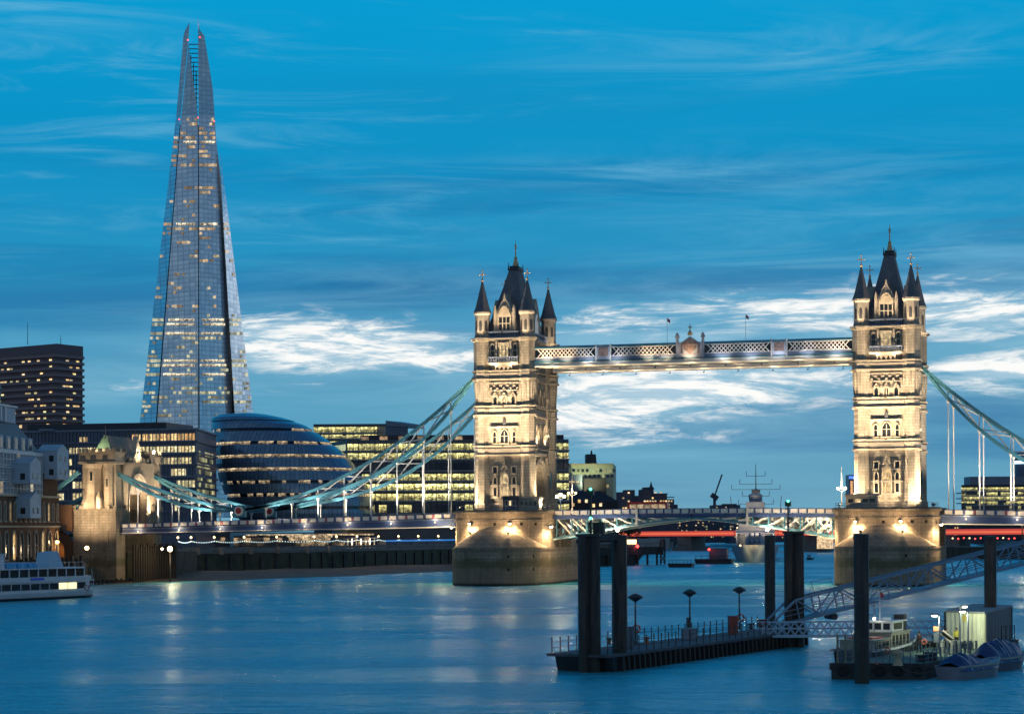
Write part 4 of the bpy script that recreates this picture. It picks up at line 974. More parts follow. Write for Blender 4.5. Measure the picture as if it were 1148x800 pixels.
for k in range(NS):
    p = atZ(96+k*5.0, 655.5-k*.35, .1)
    m = MB(); m.bar((p.x, p.y, -.8), (p.x, p.y, 1.05+.12*math.sin(k*1.9)), .5, .5, up=(1, 0, 0)); m.bar((p.x-.9, p.y, .62), (p.x+.9, p.y+.3, .62), .2, .3)
    m.build('short_fence_post', PILEM, None, loc=(p.x, p.y, 0), label=f'short timber post at the water edge beside the cruise boat bow, {ORD[k]} from the left', cat='post', group='short posts on the foreshore')

# ================================================================== riverside warehouse at the far left
BRICK = stone('red_brown_brick', (.20, .105, .06), bw=.5, bh=.16, var=.3, dark=.6)
BLUEW = mat('pale_render', (.42, .5, .58), .7, noise=(.5, .2)); WHITEF = mat('white_window_frame', (.62, .64, .66), .6)
q = MB(); q.prism([(-150, -160), (-86, -92), (-88.2, -36), (-97, -16), (-118, -14), (-150, -14)], -2, 5.0); q.build('wharf_quay', WALLM, kind='structure')
A = atD(-34, 620, 404); B = atD(66.5, 620, 456); A.z = B.z = 5.0
dr = (B-A); LW = dr.length; dr.normalize(); nr = Vector((dr.y, -dr.x, 0))
wh = thing('warehouse', 'brown brick warehouse at the left edge with arched ground floor and pale glazed upper storeys', 'warehouse', A)
TW = lambda u, d, z: tuple(A+dr*u+nr*d+Vector((0, 0, z-5.0)))
ZW = lambda y, u=35: atY(u, y, (A.y+B.y)/2).z
def blk(u0, u1, d0, d1, z0, z1, nm, mt, par=None):
    m = MB(); m.plate(rect_pts((u0+u1)/2, z0, u1-u0, z1-z0), d0, d1, TW); return m.build(nm, mt, par or wh)
z1, z2, z3, z4 = 13.2, 19.6, 28.6, 35.2
blk(0, LW, -18, 0, 5, z1, 'ground_storey', BRICK); blk(0, LW, -18, 0, z1, z2, 'brick_storey', BRICK); blk(0, LW-9, -18, -.8, z2, z3, 'glazed_storeys', DARKGL); blk(LW-9, LW, -18, -.3, z2, z3-4, 'brick_end', BRICK)
blk(-.1, LW+.15, -18.1, .35, z1-.35, z1, 'cornice', TRIM); blk(-.1, LW+.15, -18.1, .4, z2-.3, z2+.15, 'cornice', TRIM)
n_ = 12
for k in range(n_):
    u = (k+.5)*LW/n_
    window(wh, TW, u, 6.0, 2.3, 6.2, glass=WARMWIN if k in (2, 5, 9) else DARKGL)
for k in range(18):
    u = (k+.5)*LW/18
    window(wh, TW, u, z1+.9, 1.3, 4.2, glass=WARMWIN if k in (3, 7, 15) else DARKGL)
for fl in range(3):
    z = z2+fl*3.0
    for k in range(22):
        u0 = k*(LW-9)/22; u1 = u0+(LW-9)/22
        m = MB(); m.ring(rect_pts((u0+u1)/2, z+.1, u1-u0-.04, 2.85), rect_pts((u0+u1)/2, z+.3, u1-u0-.34, 2.4), -.8, -.45, TW)
        m.plate(rect_pts((u0+u1)/2, z+.3, .1, 2.4), -.75, -.5, TW); m.plate(rect_pts((u0+u1)/2, z+1.4, u1-u0-.3, .12), -.75, -.5, TW)
        wn = m.build('window', WHITEF, wh)
        if (k*7+fl*5) % 9 == 0:
            m = MB(); m.plate(rect_pts((u0+u1)/2, z+.3, u1-u0-.34, 2.4), -.82, -.72, TW); m.build('pane', WARMWIN, wn)
# mansard and dome
m = MB(); m.plate([(0, z3), (LW-9.2, z3), (LW-9.2, z3)], -18, -1, TW) if False else None
rfm = MB(); c_ = [TW(0, -.8, z3), TW(LW-8.8, -.8, z3), TW(LW-8.8, -18, z3), TW(0, -18, z3), TW(0, -4.2, z4), TW(LW-15, -4.2, z4), TW(LW-15, -15, z4), TW(0, -15, z4)]
rfm.hexa(c_); rfm.build('mansard_roof', mat('lead_grey_roof', (.06, .075, .1), .5, noise=(.5, .3)), wh)
blk(0, LW-8.6, -1.4, -.5, z3-.05, z3+.45, 'cornice', WHITEF)
for k in range(9):
    u = 3+k*4.3
    m = MB(); m.plate(rect_pts(u, z3+.5, 2.4, 2.9), -4.0, -1.1, TW); dmr = m.build('dormer', BLUEW, wh)
    m = MB(); m.plate(rect_pts(u, z3+.8, 1.5, 2.1), -1.12, -1.03, TW); m.build('dormer_pane', DARKGL, dmr)
blk(0, LW-16, -14, -4.0, z4, z4+3.3, 'attic_storey', BLUEW); blk(-.2, LW-15.7, -14.2, -3.6, z4+3.3, z4+3.7, 'attic_cornice', WHITEF)
for k in range(12): blk(1+k*2.55, 1.7+k*2.55, -4.0, -3.5, z4+.1, z4+3.2, 'attic_column', WHITEF)
dc = Vector(TW(LW-27, -8, z4+3.7)); m = MB(); m.lathe(dc.x, dc.y, [(4.6, dc.z), (4.6, dc.z+2.6), (5.0, dc.z+2.8), (4.7, dc.z+3.2), (4.3, dc.z+5.0), (3.0, dc.z+6.8), (1.0, dc.z+7.8), (.5, dc.z+8.0), (.5, dc.z+9.4), (.05, dc.z+10.6)], 16, smooth=False); m.build('dome', mat('lead_grey_roof', (.06, .075, .1), .5), wh)
# projecting pale bays
for (ua, ub, za, zb_, out) in ((LW-27, LW-20.5, z2+2.4, z2+6.6, 3.2), (LW-27, LW-20.5, z1+1.6, z1+5.7, 3.2), (LW-8.5, LW-1.0, z2+3.8, z3+1.0, 2.6)):
    m = MB(); m.plate(rect_pts((ua+ub)/2, za, ub-ua, zb_-za), -2, out, TW)
    m.plate([(ua-.1, zb_), ((ua+ub)/2, zb_+1.5), (ub+.1, zb_)], -2, out+.1, TW); bay = m.build('projecting_bay', BLUEW, wh)
    nf = max(1, int((zb_-za)/3.0))
    for f_ in range(nf):
        for uu in (.3, .7):
            m = MB(); m.plate(rect_pts(ua+(ub-ua)*uu, za+.9+f_*3.0, 1.0, 1.3), out, out+.04, TW); m.build('bay_pane', DARKGL, bay)
        p0 = TW(ub+.0, out*.5, za+1.0+f_*3.0); m = MB(); m.plate(rect_pts(ub-.45, za+.9+f_*3, .02, 1.3), -.2, .2, TW); 
        c0 = Vector(TW(ua-.02, out*.5, za+1.5+f_*3)); m.bar(c0-nr*.5, c0+nr*.5, .1, 1.3); m.build('bay_pane', DARKGL, bay)
lw = thing('wall_lantern', 'bright orange lantern on the end wall of the brown brick warehouse', 'lantern', TW(LW-3.5, .6, 9.6))
m = MB(); p = Vector(TW(LW-3.5, .7, 9.6)); m.bar(Vector(TW(LW-3.5, 0, 10.2)), p+Vector((0, 0, .6)), .12); m.lathe(p.x, p.y, [(.5, p.z+.45), (.1, p.z+.9)], 8); m.build('lantern_bracket', BLACK, lw)
m = MB(); m.sphere(p, .42); m.build('lantern_globe', LAMPW, lw); light('lantern_light', 'POINT', p+nr*.8, 650, (1, .6, .25), radius=.4, parent=lw)
# dark fendering in front of the wharf
for k in range(20):
    p = atD(-6+k*5.1, 640, 425+k*.7); m = MB(); m.bar((p.x, p.y, -1), (p.x, p.y, 6.4+.4*math.sin(k*2.7)), .5, .5); m.build('wharf_pile', PILEM, None, loc=(p.x, p.y, 0), label=f'dark wharf pile behind the cruise boat below the warehouse, {ORD[k]} from the left', cat='timber pile', group='wharf piles below the warehouse')
def lamp_at(u, v, D, r, label, power, base_z, mt=None, col=WARM, name='street_lamp', group=None):
    p = atD(u, v, D); t = thing(name, label, 'street lamp', (p.x, p.y, base_z), group)
    m = MB(); m.tube((p.x, p.y, base_z), (p.x, p.y, p.z-r*.8), .1, .07, 6); m.lathe(p.x, p.y, [(.25, base_z), (.2, base_z+.5), (.1, base_z+.6)], 8); m.lathe(p.x, p.y, [(.1, p.z-r*1.5), (.25, p.z-r), (.1, p.z-r*.7)], 8); m.build('lamp_post', BLACK, t)
    g_ = MB(); g_.sphere(p, r, 10, 7); g_.build('lamp_globe', mt or LAMPW, t)
    if power: light('lamp_light', 'POINT', p+Vector((.0, -r*1.6, .1)), power, col, radius=r, parent=t)
    return t
lamp_at(97.5, 614, 440, .5, 'lamp with a bright yellow globe on a post by the foot of the gatehouse', 420, 5)
m = MB(); p = Vector((-104.5, -8, 0))
arch_o = [(-3.2, 5), (-3.2, 7.4)]+[(-3.2*math.cos(t), 7.4+3.0*math.sin(t)) for t in [math.pi*i/8 for i in range(1, 8)]]+[(3.2, 7.4), (3.2, 5)]
arch_w = thing('archway', 'warmly lit brick archway under the road between warehouse and gatehouse', 'archway', (-108, -12, 5))
TA = lambda u, d, z: (-107.6+u, -13.2-d, z)
m = MB(); o_ = [(u*1.5, 5+(z-5)*1.35) for u, z in arch_o]; m.ring(o_, arch_o, -1.5, .2, TA); m.plate(rect_pts(0, 5+(10.4-5)*1.3, 10, 6), -1.5, 0, TA); m.build('arch_ring', BRICK, arch_w)
m = MB(); m.plate(arch_o, -6, -5.9, TA); m.build('lit_back_wall', BRICK, arch_w); light('arch_light', 'POINT', TA(0, -3.4, 7.5), 420, (1, .55, .2), radius=.4, parent=arch_w)
wk = MB(); wk.prism([(-140, -14), (-104, -14), (-104, 14), (-140, 14)], 12.0, 13.4); wk.build('approach_road', ASPH, kind='structure')

# ================================================================== city on the south bank
class Facade:
    """windows collected for one building: the largest hundred become parts, the rest one part"""
    def __init__(s): s.q = []
    def add(s, pts, lit, mt): s.q.append((pts, lit, mt))
    def finish(s, root, depth=.12, maxn=96):
        def size(e):
            p = e[0]; c = sum((Vector(x) for x in p), Vector())/4
            a = (Vector(p[1])-Vector(p[0])).length*(Vector(p[3])-Vector(p[0])).length/((c-C0).length**2)
            return -(a*(4 if e[1] else 1))
        s.q.sort(key=size)
        rest = MB(); mats = []
        for k, (p, lit, mt) in enumerate(s.q):
            p = [Vector(x) for x in p]; n = (p[1]-p[0]).cross(p[3]-p[0]).normalized(); c = sum(p, Vector())/4
            if n.dot(C0-c) < 0: n = -n
            m = rest if k >= maxn else MB()
            if k >= maxn:
                if mt not in mats: mats.append(mt)
            m.hexa([x-n*.05 for x in p]+[x+n*depth for x in p], mats.index(mt) if k >= maxn else 0)
            if k < maxn: m.build('window', mt, root)
        if len(s.q) > maxn: rest.build('small_window', mats, root, kind='stuff')
def block(root, nm, mt, a, b, depth, z0, z1):     # oriented box: front from a to b, going back by depth
    a, b = Vector((a.x, a.y, 0)), Vector((b.x, b.y, 0)); d = (b-a).normalized(); n = Vector((-d.y, d.x, 0))
    if n.dot(a-C0) < 0: n = -n
    m = MB(); m.hexa([a+Vector((0, 0, z0)), b+Vector((0, 0, z0)), b+n*depth+Vector((0, 0, z0)), a+n*depth+Vector((0, 0, z0)), a+Vector((0, 0, z1)), b+Vector((0, 0, z1)), b+n*depth+Vector((0, 0, z1)), a+n*depth+Vector((0, 0, z1))])
    return m.build(nm, mt, root)
def footprint(root, nm, mt, pts, z0, z1):   # front corners left to right; the back goes straight away
    f_ = Vector((-math.sin(CYAW), math.cos(CYAW), 0)); dmax = max((p-C0).dot(f_) for p in pts)+24
    poly = [(p.x, p.y) for p in pts]; e_, s_ = pts[-1], pts[0]
    q, w_ = C0+(e_-C0)*(dmax/(e_-C0).dot(f_)), C0+(s_-C0)*(dmax/(s_-C0).dot(f_))
    m = MB(); m.prism(poly+[(q.x, q.y), (w_.x, w_.y)], z0, z1); return m.build(nm, mt, root)
def face_pt(a, b, t, z, out=0.0):
    d = (b-a); d.z = 0; n = Vector((d.y, -d.x, 0)).normalized()
    if n.dot(Vector((CX-a.x, CY-a.y, 0))) < 0: n = -n
    p = a+d*t+n*out; return Vector((p.x, p.y, z))
def strip(root, mt, a, b, z0, z1, out=.15, t0=0.0, t1=1.0, nm='ribbon_window'):
    m = MB(); p = [face_pt(a, b, t0, z0, -.3), face_pt(a, b, t1, z0, -.3), face_pt(a, b, t1, z0, out), face_pt(a, b, t0, z0, out)]
    m.hexa(p+[Vector((x.x, x.y, z1)) for x in p]); return m.build(nm, mt, root)
def zpx(v, D): return CZ+(CV0-v)/CF*D

# --- the tall glass spire
SH_D = 1230
GLS = bpy.data.materials.new('spire_glass'); GLS.use_nodes = True
def _g():
    n = NT(GLS.node_tree); b = GLS.node_tree.nodes['Principled BSDF']; tc = n.new('ShaderNodeTexCoord'); x, y, z = n.sep(tc.outputs['Object'])
    fl = n.math('FRACT', n.math('DIVIDE', z, 2.75)); line = n.math('LESS_THAN', fl, .26)
    vx = n.math('FRACT', n.math('DIVIDE', n.math('ADD', n.math('MULTIPLY', x, .9), n.math('MULTIPLY', y, .6)), 3.0)); vl = n.math('LESS_THAN', vx, .2)
    nz = n.noise(tc.outputs['Object'], .03, 4, .6)
    wn = n.new('ShaderNodeTexWhiteNoise', noise_dimensions='3D'); n.l.new(n.vec(n.math('FLOOR', n.math('DIVIDE', n.math('ADD', n.math('MULTIPLY', x, .9), n.math('MULTIPLY', y, .6)), 3.0)), n.math('FLOOR', n.math('DIVIDE', z, 2.75)), 0.0), wn.inputs['Vector'])
    c = n.mix(n.smooth(nz, .35, .65), (.58, .72, .86, 1), (.82, .85, .88, 1))
    c = n.mix(n.math('MULTIPLY', wn.outputs['Value'], .5), c, (.45, .54, .66, 1))
    c = n.mix(n.math('MULTIPLY', n.math('MAXIMUM', line, vl), .45), c, (.24, .28, .34, 1))
    n.l.new(c, b.inputs['Base Color']); b.inputs['Metallic'].default_value = .6; n.l.new(n.math('ADD', n.math('MULTIPLY', wn.outputs['Value'], .18), .12), b.inputs['Roughness'])
_g()
TIPG = GLS.copy(); TIPG.name = 'spire_tip_glass'; TIPG.node_tree.nodes['Principled BSDF'].inputs['Alpha'].default_value = .72; TIPG.node_tree.nodes['Principled BSDF'].inputs['Metallic'].default_value = .25
def make_spire():
    base = atD(222, 593, SH_D); r = thing('glass_skyscraper', 'tall tapering glass skyscraper with a splintered tip and lit floors', 'skyscraper', (base.x, base.y, 6))
    dep = {'A': 30, 'B': 5, 'C': -22, 'D': 3, 'E': 30}
    def lerp(pl, y):
        for (u0, v0), (u1, v1) in zip(pl, pl[1:]):
            if v0 >= y >= v1: return u0+(u1-u0)*(v0-y)/(v0-v1 or 1)
        return pl[-1][0] if y < pl[-1][1] else pl[0][0]
    facets = [  # left edge, right edge (pixels of the photograph from foot to tip), depth at each edge
        ([(144, 580), (197.5, 131), (206, 37), (212.4, 25)], [(166, 580), (202.4, 131), (211.3, 45), (212.6, 25)], 30, 8),
        ([(167.5, 580), (203.2, 131), (211.5, 48)], [(222.5, 580), (222.0, 131), (218, 100), (214, 72), (211.7, 48)], 6, -22),
        ([(224.0, 580), (222.7, 131), (221.8, 20)], [(266, 580), (242, 150), (238.6, 100), (228.8, 38), (224, 34), (222, 20)], -24, 4),
        ([(270, 580), (251, 260), (246.4, 178)], [(300, 580), (285, 470), (252.5, 215), (247, 172)], 0, 30)]
    def pt(u, y, w, f, off=0.0):
        h = max(0, (593-y)/566); d = SH_D+(f[2]*(1-w)+f[3]*w)*max(.06, 1-h*.97)+off
        return atD(u, y, d)
    for f in facets:
        top = min(f[0][-1][1], f[1][-1][1]); ys = [580]; y = 580
        while y-6 > top: y -= 6; ys.append(y)
        ys.append(top)
        for part_ys, nm_, mt_ in (([y for y in ys if y >= 128], 'glass_facet', GLS), ([y for y in ys if y < 134], 'tip_fin', TIPG)):
          if len(part_ys) < 2: continue
          m = MB(); vs = []
          for y in part_ys:
            a, b = lerp(f[0], y), lerp(f[1], y)
            if b < a+.1: b = a+.1
            vs += [pt(a, y, 0, f), pt(b, y, 1, f), pt(b, y, 1, f, 1.2), pt(a, y, 0, f, 1.2)]
          n = len(part_ys)
          fs = [(4*i+k, 4*i+(k+1) % 4, 4*i+4+(k+1) % 4, 4*i+4+k) for i in range(n-1) for k in range(4)]+[(0, 1, 2, 3), tuple(4*(n-1)+k for k in range(4))]
          m.add(vs, fs); m.build(nm_, mt_, r)
        # edge mullion, a pale fin along each facet's edge
    core = MB(); secs = []
    for y in (580, 470, 300, 140):
        l_, rr_ = lerp(facets[0][0], y)+2.5, lerp(facets[3][1], y)-3 if y > 172 else 240
        h = (593-y)/566; k = 1-h*.97
        secs.append([atD(l_, y, SH_D+34*k), atD(lerp(facets[0][1], y), y, SH_D+11*k), atD(223, y, SH_D-14*k), atD(lerp(facets[2][1], y) if y > 150 else 240, y, SH_D+9*k), atD(rr_, y, SH_D+34*k), atD((l_+rr_)/2+8, y, SH_D+75*k)])
    vs = [p for s_ in secs for p in s_]
    core.add(vs, [(6*i+k, 6*i+(k+1) % 6, 6*i+6+(k+1) % 6, 6*i+6+k) for i in range(3) for k in range(6)]+[tuple(range(6)), tuple(range(18, 24))]); core.build('dark_core', mat('spire_core', (.11, .12, .15), .4), r)
    # open steel of the tip between the splinters
    tp = MB()
    for y in range(50, 132, 5):
        a, b = lerp(facets[1][1], y), 222
        tp.bar(atD(a, y, SH_D+1), atD(b, y, SH_D+1), .5, .5)
    for u_ in (214, 217, 220): tp.bar(atD(u_, 131, SH_D+1), atD(u_, 62+(220-u_)*-3+18, SH_D+1), .45, .45, up=(0, 1, 0))
    tp.build('tip_steelwork', mat('tip_steel', (.10, .2, .28), .5), r)
    fc = Facade(); rnd = random.Random(4)
    W1 = lit_window('spire_warm_window', (1, .62, .30), (1, .82, .55), .2, .85); W2 = lit_window('spire_cool_window', (.9, .92, .62), (1, .86, .5), .15, .85)
    W3 = strip_window('spire_lit_floor', (1, .74, .42), (1, .9, .62), 1.5, .93, pane=2.4, dark=(.1, .1, .12))
    bright = {158: .95, 163: .5, 253: .96, 258: .6, 357: .75, 365: .85, 373: .7, 380: .35, 405: .7, 411: 1.0, 419: .75, 438: .6, 452: .6, 152: .3, 176: .5, 183: .45}
    y = 134.0
    rows_ = []
    while y < 470: rows_.append(y); y += 5.1
    for y in rows_:
        pr = .10 if y < 390 else .13
        if 186 < y < 250: pr = .10
        if y < 150: pr = .2
        for k_, v_ in bright.items():
            if abs(k_-y) < 2.6: pr = max(pr, v_)
        for fi, f in enumerate(facets):
            if fi == 0 and y < 150: continue
            if fi == 3 and y < 215: continue
            a, b = lerp(f[0], y), lerp(f[1], y); n = int((b-a-1)/(2.9))
            if n < 1: continue
            if pr >= .7 and fi in (1, 2):      # a whole floor alight
                u0, u1 = a+1.2+rnd.random()*4, b-1.0-rnd.random()*4; w0, w1 = (u0-a)/(b-a), (u1-a)/(b-a)
                fc.add([pt(u0, y+1.3, w0, f, -.35), pt(u1, y+1.3, w1, f, -.35), pt(u1, y-1.3, w1, f, -.35), pt(u0, y-1.3, w0, f, -.35)], True, W3)
                continue
            seg = 0
            for k in range(n):
                if seg <= 0: seg = rnd.randint(1, 4); on = rnd.random() < pr
                seg -= 1
                if not on and rnd.random() > pr*.35: continue
                u0 = a+.7+k*(b-a-1.2)/n; u1 = u0+(b-a-1.2)/n*.82; hh = 2.9 if pr < .7 else 3.3
                w0, w1 = (u0-a)/(b-a), (u1-a)/(b-a)
                fc.add([pt(u0, y+hh/2, w0, f, -.4), pt(u1, y+hh/2, w1, f, -.4), pt(u1, y-hh/2, w1, f, -.4), pt(u0, y-hh/2, w0, f, -.4)], True, W1 if y < 350 else W2)
    fc.finish(r, .25)
    for u_, v_ in ((210.5, 45), (224, 42), (201, 134), (222, 132), (240, 136)):
        m = MB(); m.sphere(atD(u_, v_, SH_D-26), .38, 8, 5); m.build('warning_lamp', LAMPR, r)
    return r
make_spire()

# --- brown slab tower
BROWN = mat('brown_concrete', (.20, .14, .15), .85, noise=(.05, .3))
D_ = 1480
r = thing('office_tower', 'dark brown concrete tower block with ribbed floors at the left edge', 'tower block', atD(40, 593, D_))
a, b, c_ = atD(-24, 593, D_+30), atD(63, 593, D_-14), atD(93.5, 593, D_+8)
footprint(r, 'tower_body', BROWN, [a, b, c_], 6, zpx(393, D_))
PLANT = mat('dark_plant_cladding', (.16, .12, .14), .8)
footprint(r, 'roof_plant', PLANT, [a+Vector((0, 6, 0)), b+Vector((0, 2, 0)), c_+Vector((-1, 3, 0))], zpx(393.5, D_), zpx(384, D_))
rnd = random.Random(7); fc = Facade(); yy = 398.0; LIT = {405: .0, 412: .35, 419: .45, 426: .25, 441: .45, 448: .6, 455: .75, 462: .35}
while yy < 475:
    z0 = zpx(yy+1.0, D_)
    for (p, q_) in ((a, b), (b, c_)):
        m = MB(); pp = [face_pt(p, q_, -.01, z0, -.5), face_pt(p, q_, 1.02, z0, -.5), face_pt(p, q_, 1.02, z0, 1.5), face_pt(p, q_, -.01, z0, 1.5)]
        m.hexa(pp+[x+Vector((0, 0, 1.9)) for x in pp]); m.build('floor_slab', mat('brown_slab_edge', (.27, .19, .2), .8), r)
    key = min(LIT, key=lambda t: abs(t-yy-3.4)); pr = LIT[key] if abs(key-yy-3.4) < 3 else .2
    for (p, q_, n_, pp_) in ((a, b, 26, pr), (b, c_, 8, .45)):
        for k in range(n_):
            if n_ == 8 and not 2 <= k <= 6: continue
            if rnd.random() < pp_:
                t0, t1 = (k+.1)/n_, (k+.9)/n_; za, zb_ = zpx(yy+6.6, D_), zpx(yy+3.3, D_)
                fc.add([face_pt(p, q_, t0, za, .1), face_pt(p, q_, t1, za, .1), face_pt(p, q_, t1, zb_, .1), face_pt(p, q_, t0, zb_, .1)], True, WARMWIN if rnd.random() < .6 else YELWIN)
    yy += 7.15
fc.finish(r, .2)
for u_, v_ in ((31, 361), (68, 376)):
    m = MB(); p = atD(u_, 386, D_+10); m.tube(p, atD(u_, v_, D_+10), .25, .12, 6); m.build('roof_mast', BLACK, r)

# --- long blue office block behind the gatehouse
BLG = mat('blue_grey_cladding', (.09, .125, .2), .35, noise=(.15, .35)); BLD = mat('dark_blue_roof_plant', (.02, .026, .042), .5)
def pane_grid(fc, a, b, v0, v1, D, n, prob, mt, rnd, t0=0.0, t1=1.0, out=.12, gap=.14, run=3):
    seg = 0; on = False
    for k in range(n):
        if seg <= 0: seg = rnd.randint(1, run); on = rnd.random() < prob
        seg -= 1
        if on:
            x0 = t0+(t1-t0)*(k+gap/2)/n; x1 = t0+(t1-t0)*(k+1-gap/2)/n; za, zb_ = zpx(v1, D), zpx(v0, D)
            fc.add([face_pt(a, b, x0, za, out), face_pt(a, b, x1, za, out), face_pt(a, b, x1, zb_, out), face_pt(a, b, x0, zb_, out)], True, mt)
D_ = 620; r = thing('office_block', 'long dark blue glass office block with lit ribbon windows behind the gatehouse', 'office building', atD(140, 593, D_))
a, b, c_ = atD(24, 593, D_+6), atD(220, 593, D_-8), atD(243, 593, D_+34)
footprint(r, 'office_body', BLG, [a, b, c_], 6, zpx(480, D_))
block(r, 'roof_plant', BLD, a+Vector((0, 4, 0)), atD(187, 593, D_), 22, zpx(481, D_), zpx(471, D_))
m = MB(); rnd = random.Random(21); fc = Facade()
for k, yv in enumerate((480, 493.5, 506.5, 519.5, 532.5, 545.5, 558.5, 571.5)):
    z0 = zpx(yv+1, D_); m = MB()
    for (p, q_) in ((a, b), (b, c_)):
        pp = [face_pt(p, q_, -.003, z0, -.3), face_pt(p, q_, 1.003, z0, -.3), face_pt(p, q_, 1.003, z0, .55), face_pt(p, q_, -.003, z0, .55)]
        m.hexa(pp+[x+Vector((0, 0, .55)) for x in pp])
    m.build('floor_band', BLUEGR if k % 2 == 0 else BLG, r)
OFW = lit_window('office_yellow_window', (1, .74, .34), (.98, .88, .48), .45, 1.45); OFO = lit_window('office_orange_window', (1, .50, .14), (1, .72, .34), .45, 1.5)
for k in range(50):
    t = (k+.0)/50; m = MB(); p = face_pt(a, b, t, zpx(590, D_), .0); m.bar(face_pt(a, b, t, zpx(590, D_), .18), face_pt(a, b, t, zpx(481, D_), .18), .28, .3); m.build('facade_mullion', BLG, r)
U = lambda u: (u-24)/(220-24)
pane_grid(fc, a, b, 487, 493, D_, 14, .3, OFO, rnd, U(40), U(110), run=2); pane_grid(fc, a, b, 485, 493.5, D_, 30, .88, OFO, rnd, U(150), U(219), run=5)
for (v0, v1, pl, pm, prr) in ((499, 507, .9, .5, .75), (511.5, 520, .8, .4, .7), (524, 532, .55, .3, .45), (537, 545, .25, .1, .22), (550, 558, .4, .2, .15), (563, 571, .75, .3, .3)):
    pane_grid(fc, a, b, v0, v1, D_, 14, pl, OFW, rnd, U(52), U(100)); pane_grid(fc, a, b, v0, v1, D_, 8, pm, OFW, rnd, U(100), U(135)); pane_grid(fc, a, b, v0, v1, D_, 24, prr, OFW, rnd, U(140), U(219), run=5)
GRW = lit_window('dim_green_window', (.75, .8, .4), (.9, .8, .4), .12, .7)
for v0 in range(484, 575, 7): pane_grid(fc, b, c_, v0, v0+4.5, D_+12, 12, .6 if v0 > 500 else .15, GRW, rnd, .05, .95)
fc.finish(r, .12)

# --- round leaning glass office by the river
D_ = 690; cen = atD(330, 593, D_)
r = thing('rounded_office', 'leaning egg-shaped glass office with lit horizontal bands by the river', 'office building', (cen.x, cen.y, 6.4))
OUT_L = [(461.5, 262), (463, 246), (467, 239.5), (480, 238), (500, 239), (520, 242), (540, 248), (560, 256), (580, 266), (612, 280)]
OUT_R = [(461.5, 290), (463, 300), (467, 318), (475, 342), (483, 355), (494, 371), (510, 390), (525, 402), (540, 411), (556, 417.5), (575, 421), (612, 422)]
def li(tab, v):
    for (v0, u0), (v1, u1) in zip(tab, tab[1:]):
        if v0 <= v <= v1: return u0+(u1-u0)*(v-v0)/(v1-v0)
    return tab[-1][1] if v > tab[-1][0] else tab[0][1]
EGG = bpy.data.materials.new('curved_blue_glass'); EGG.use_nodes = True
def _e():
    n = NT(EGG.node_tree); b = EGG.node_tree.nodes['Principled BSDF']; g_ = n.new('ShaderNodeTexCoord'); x, y, z = n.sep(g_.outputs['Object'])
    an = n.math('MULTIPLY', n.math('ARCTAN2', y, x), 16.0); ln = n.math('LESS_THAN', n.math('FRACT', an), .12)
    wn = n.new('ShaderNodeTexWhiteNoise', noise_dimensions='2D'); n.l.new(n.vec(n.math('FLOOR', an), n.math('FLOOR', n.math('DIVIDE', z, 2.2)), 0), wn.inputs['Vector'])
    c = n.mix(n.math('MULTIPLY', wn.outputs['Value'], .6), (.13, .21, .3, 1), (.22, .32, .42, 1))
    n.l.new(n.mix(n.math('MULTIPLY', ln, .7), c, (.012, .018, .03, 1)), b.inputs['Base Color']); b.inputs['Metallic'].default_value = .35; b.inputs['Roughness'].default_value = .22
_e()
def disc(v): l, q = li(OUT_L, v), li(OUT_R, v); c = atD((l+q)/2, 593, D_); return c.x, c.y, (q-l)/2/CF*D_
def ringband(m, va, vb, ka=1.0, kb=1.0, n=64, cap=False):
    xa, ya, ra = disc(va); xb, yb, rb = disc(vb); za, zb_ = zpx(va, D_), zpx(vb, D_)
    vs = [(xa+ra*ka*math.cos(2*math.pi*i/n), ya+ra*ka*math.sin(2*math.pi*i/n), za) for i in range(n)]+[(xb+rb*kb*math.cos(2*math.pi*i/n), yb+rb*kb*math.sin(2*math.pi*i/n), zb_) for i in range(n)]
    m.add(vs, [(i, (i+1) % n, n+(i+1) % n, n+i) for i in range(n)], 0, False)
    m.add(vs[:n], [tuple(range(n))[::-1]]); m.add(vs[n:], [tuple(range(n))])
bands = [(612, 597), (593, 583), (579, 570), (566.5, 556), (552.5, 542), (538.5, 528), (524.5, 513.5), (510, 499), (495.5, 484), (480.5, 470.5)]
fr_ = [.7, .1, .2, .6, .5, .86, .8, .66, .45, .12]
for k, (v1, v0) in enumerate(bands):
    m = MB()
    if k: ringband(m, v1, (v0+v1)/2, 1.0, 1.0); ringband(m, (v0+v1)/2, v0, 1.0, .992); m.build('glass_band', EGG, r)
    nxt = bands[k+1][0] if k+1 < len(bands) else 468.5
    w_ = MB(); ringband(w_, v0+.4 if k else 612, nxt-.4 if k else 597, .965, .965); w_.build('band_window', strip_window(f'egg_strip_{k}', (1, .68, .36), (1, .8, .5), .75, fr_[k], pane=1.25, horiz='ang'), r)
m = MB(); ringband(m, 470.8, 467, 1.03, 1.02); ringband(m, 467, 463.2, 1.02, 1.0); ringband(m, 463.2, 461.6, .97, .8); m.build('sloping_roof', EGG, r)

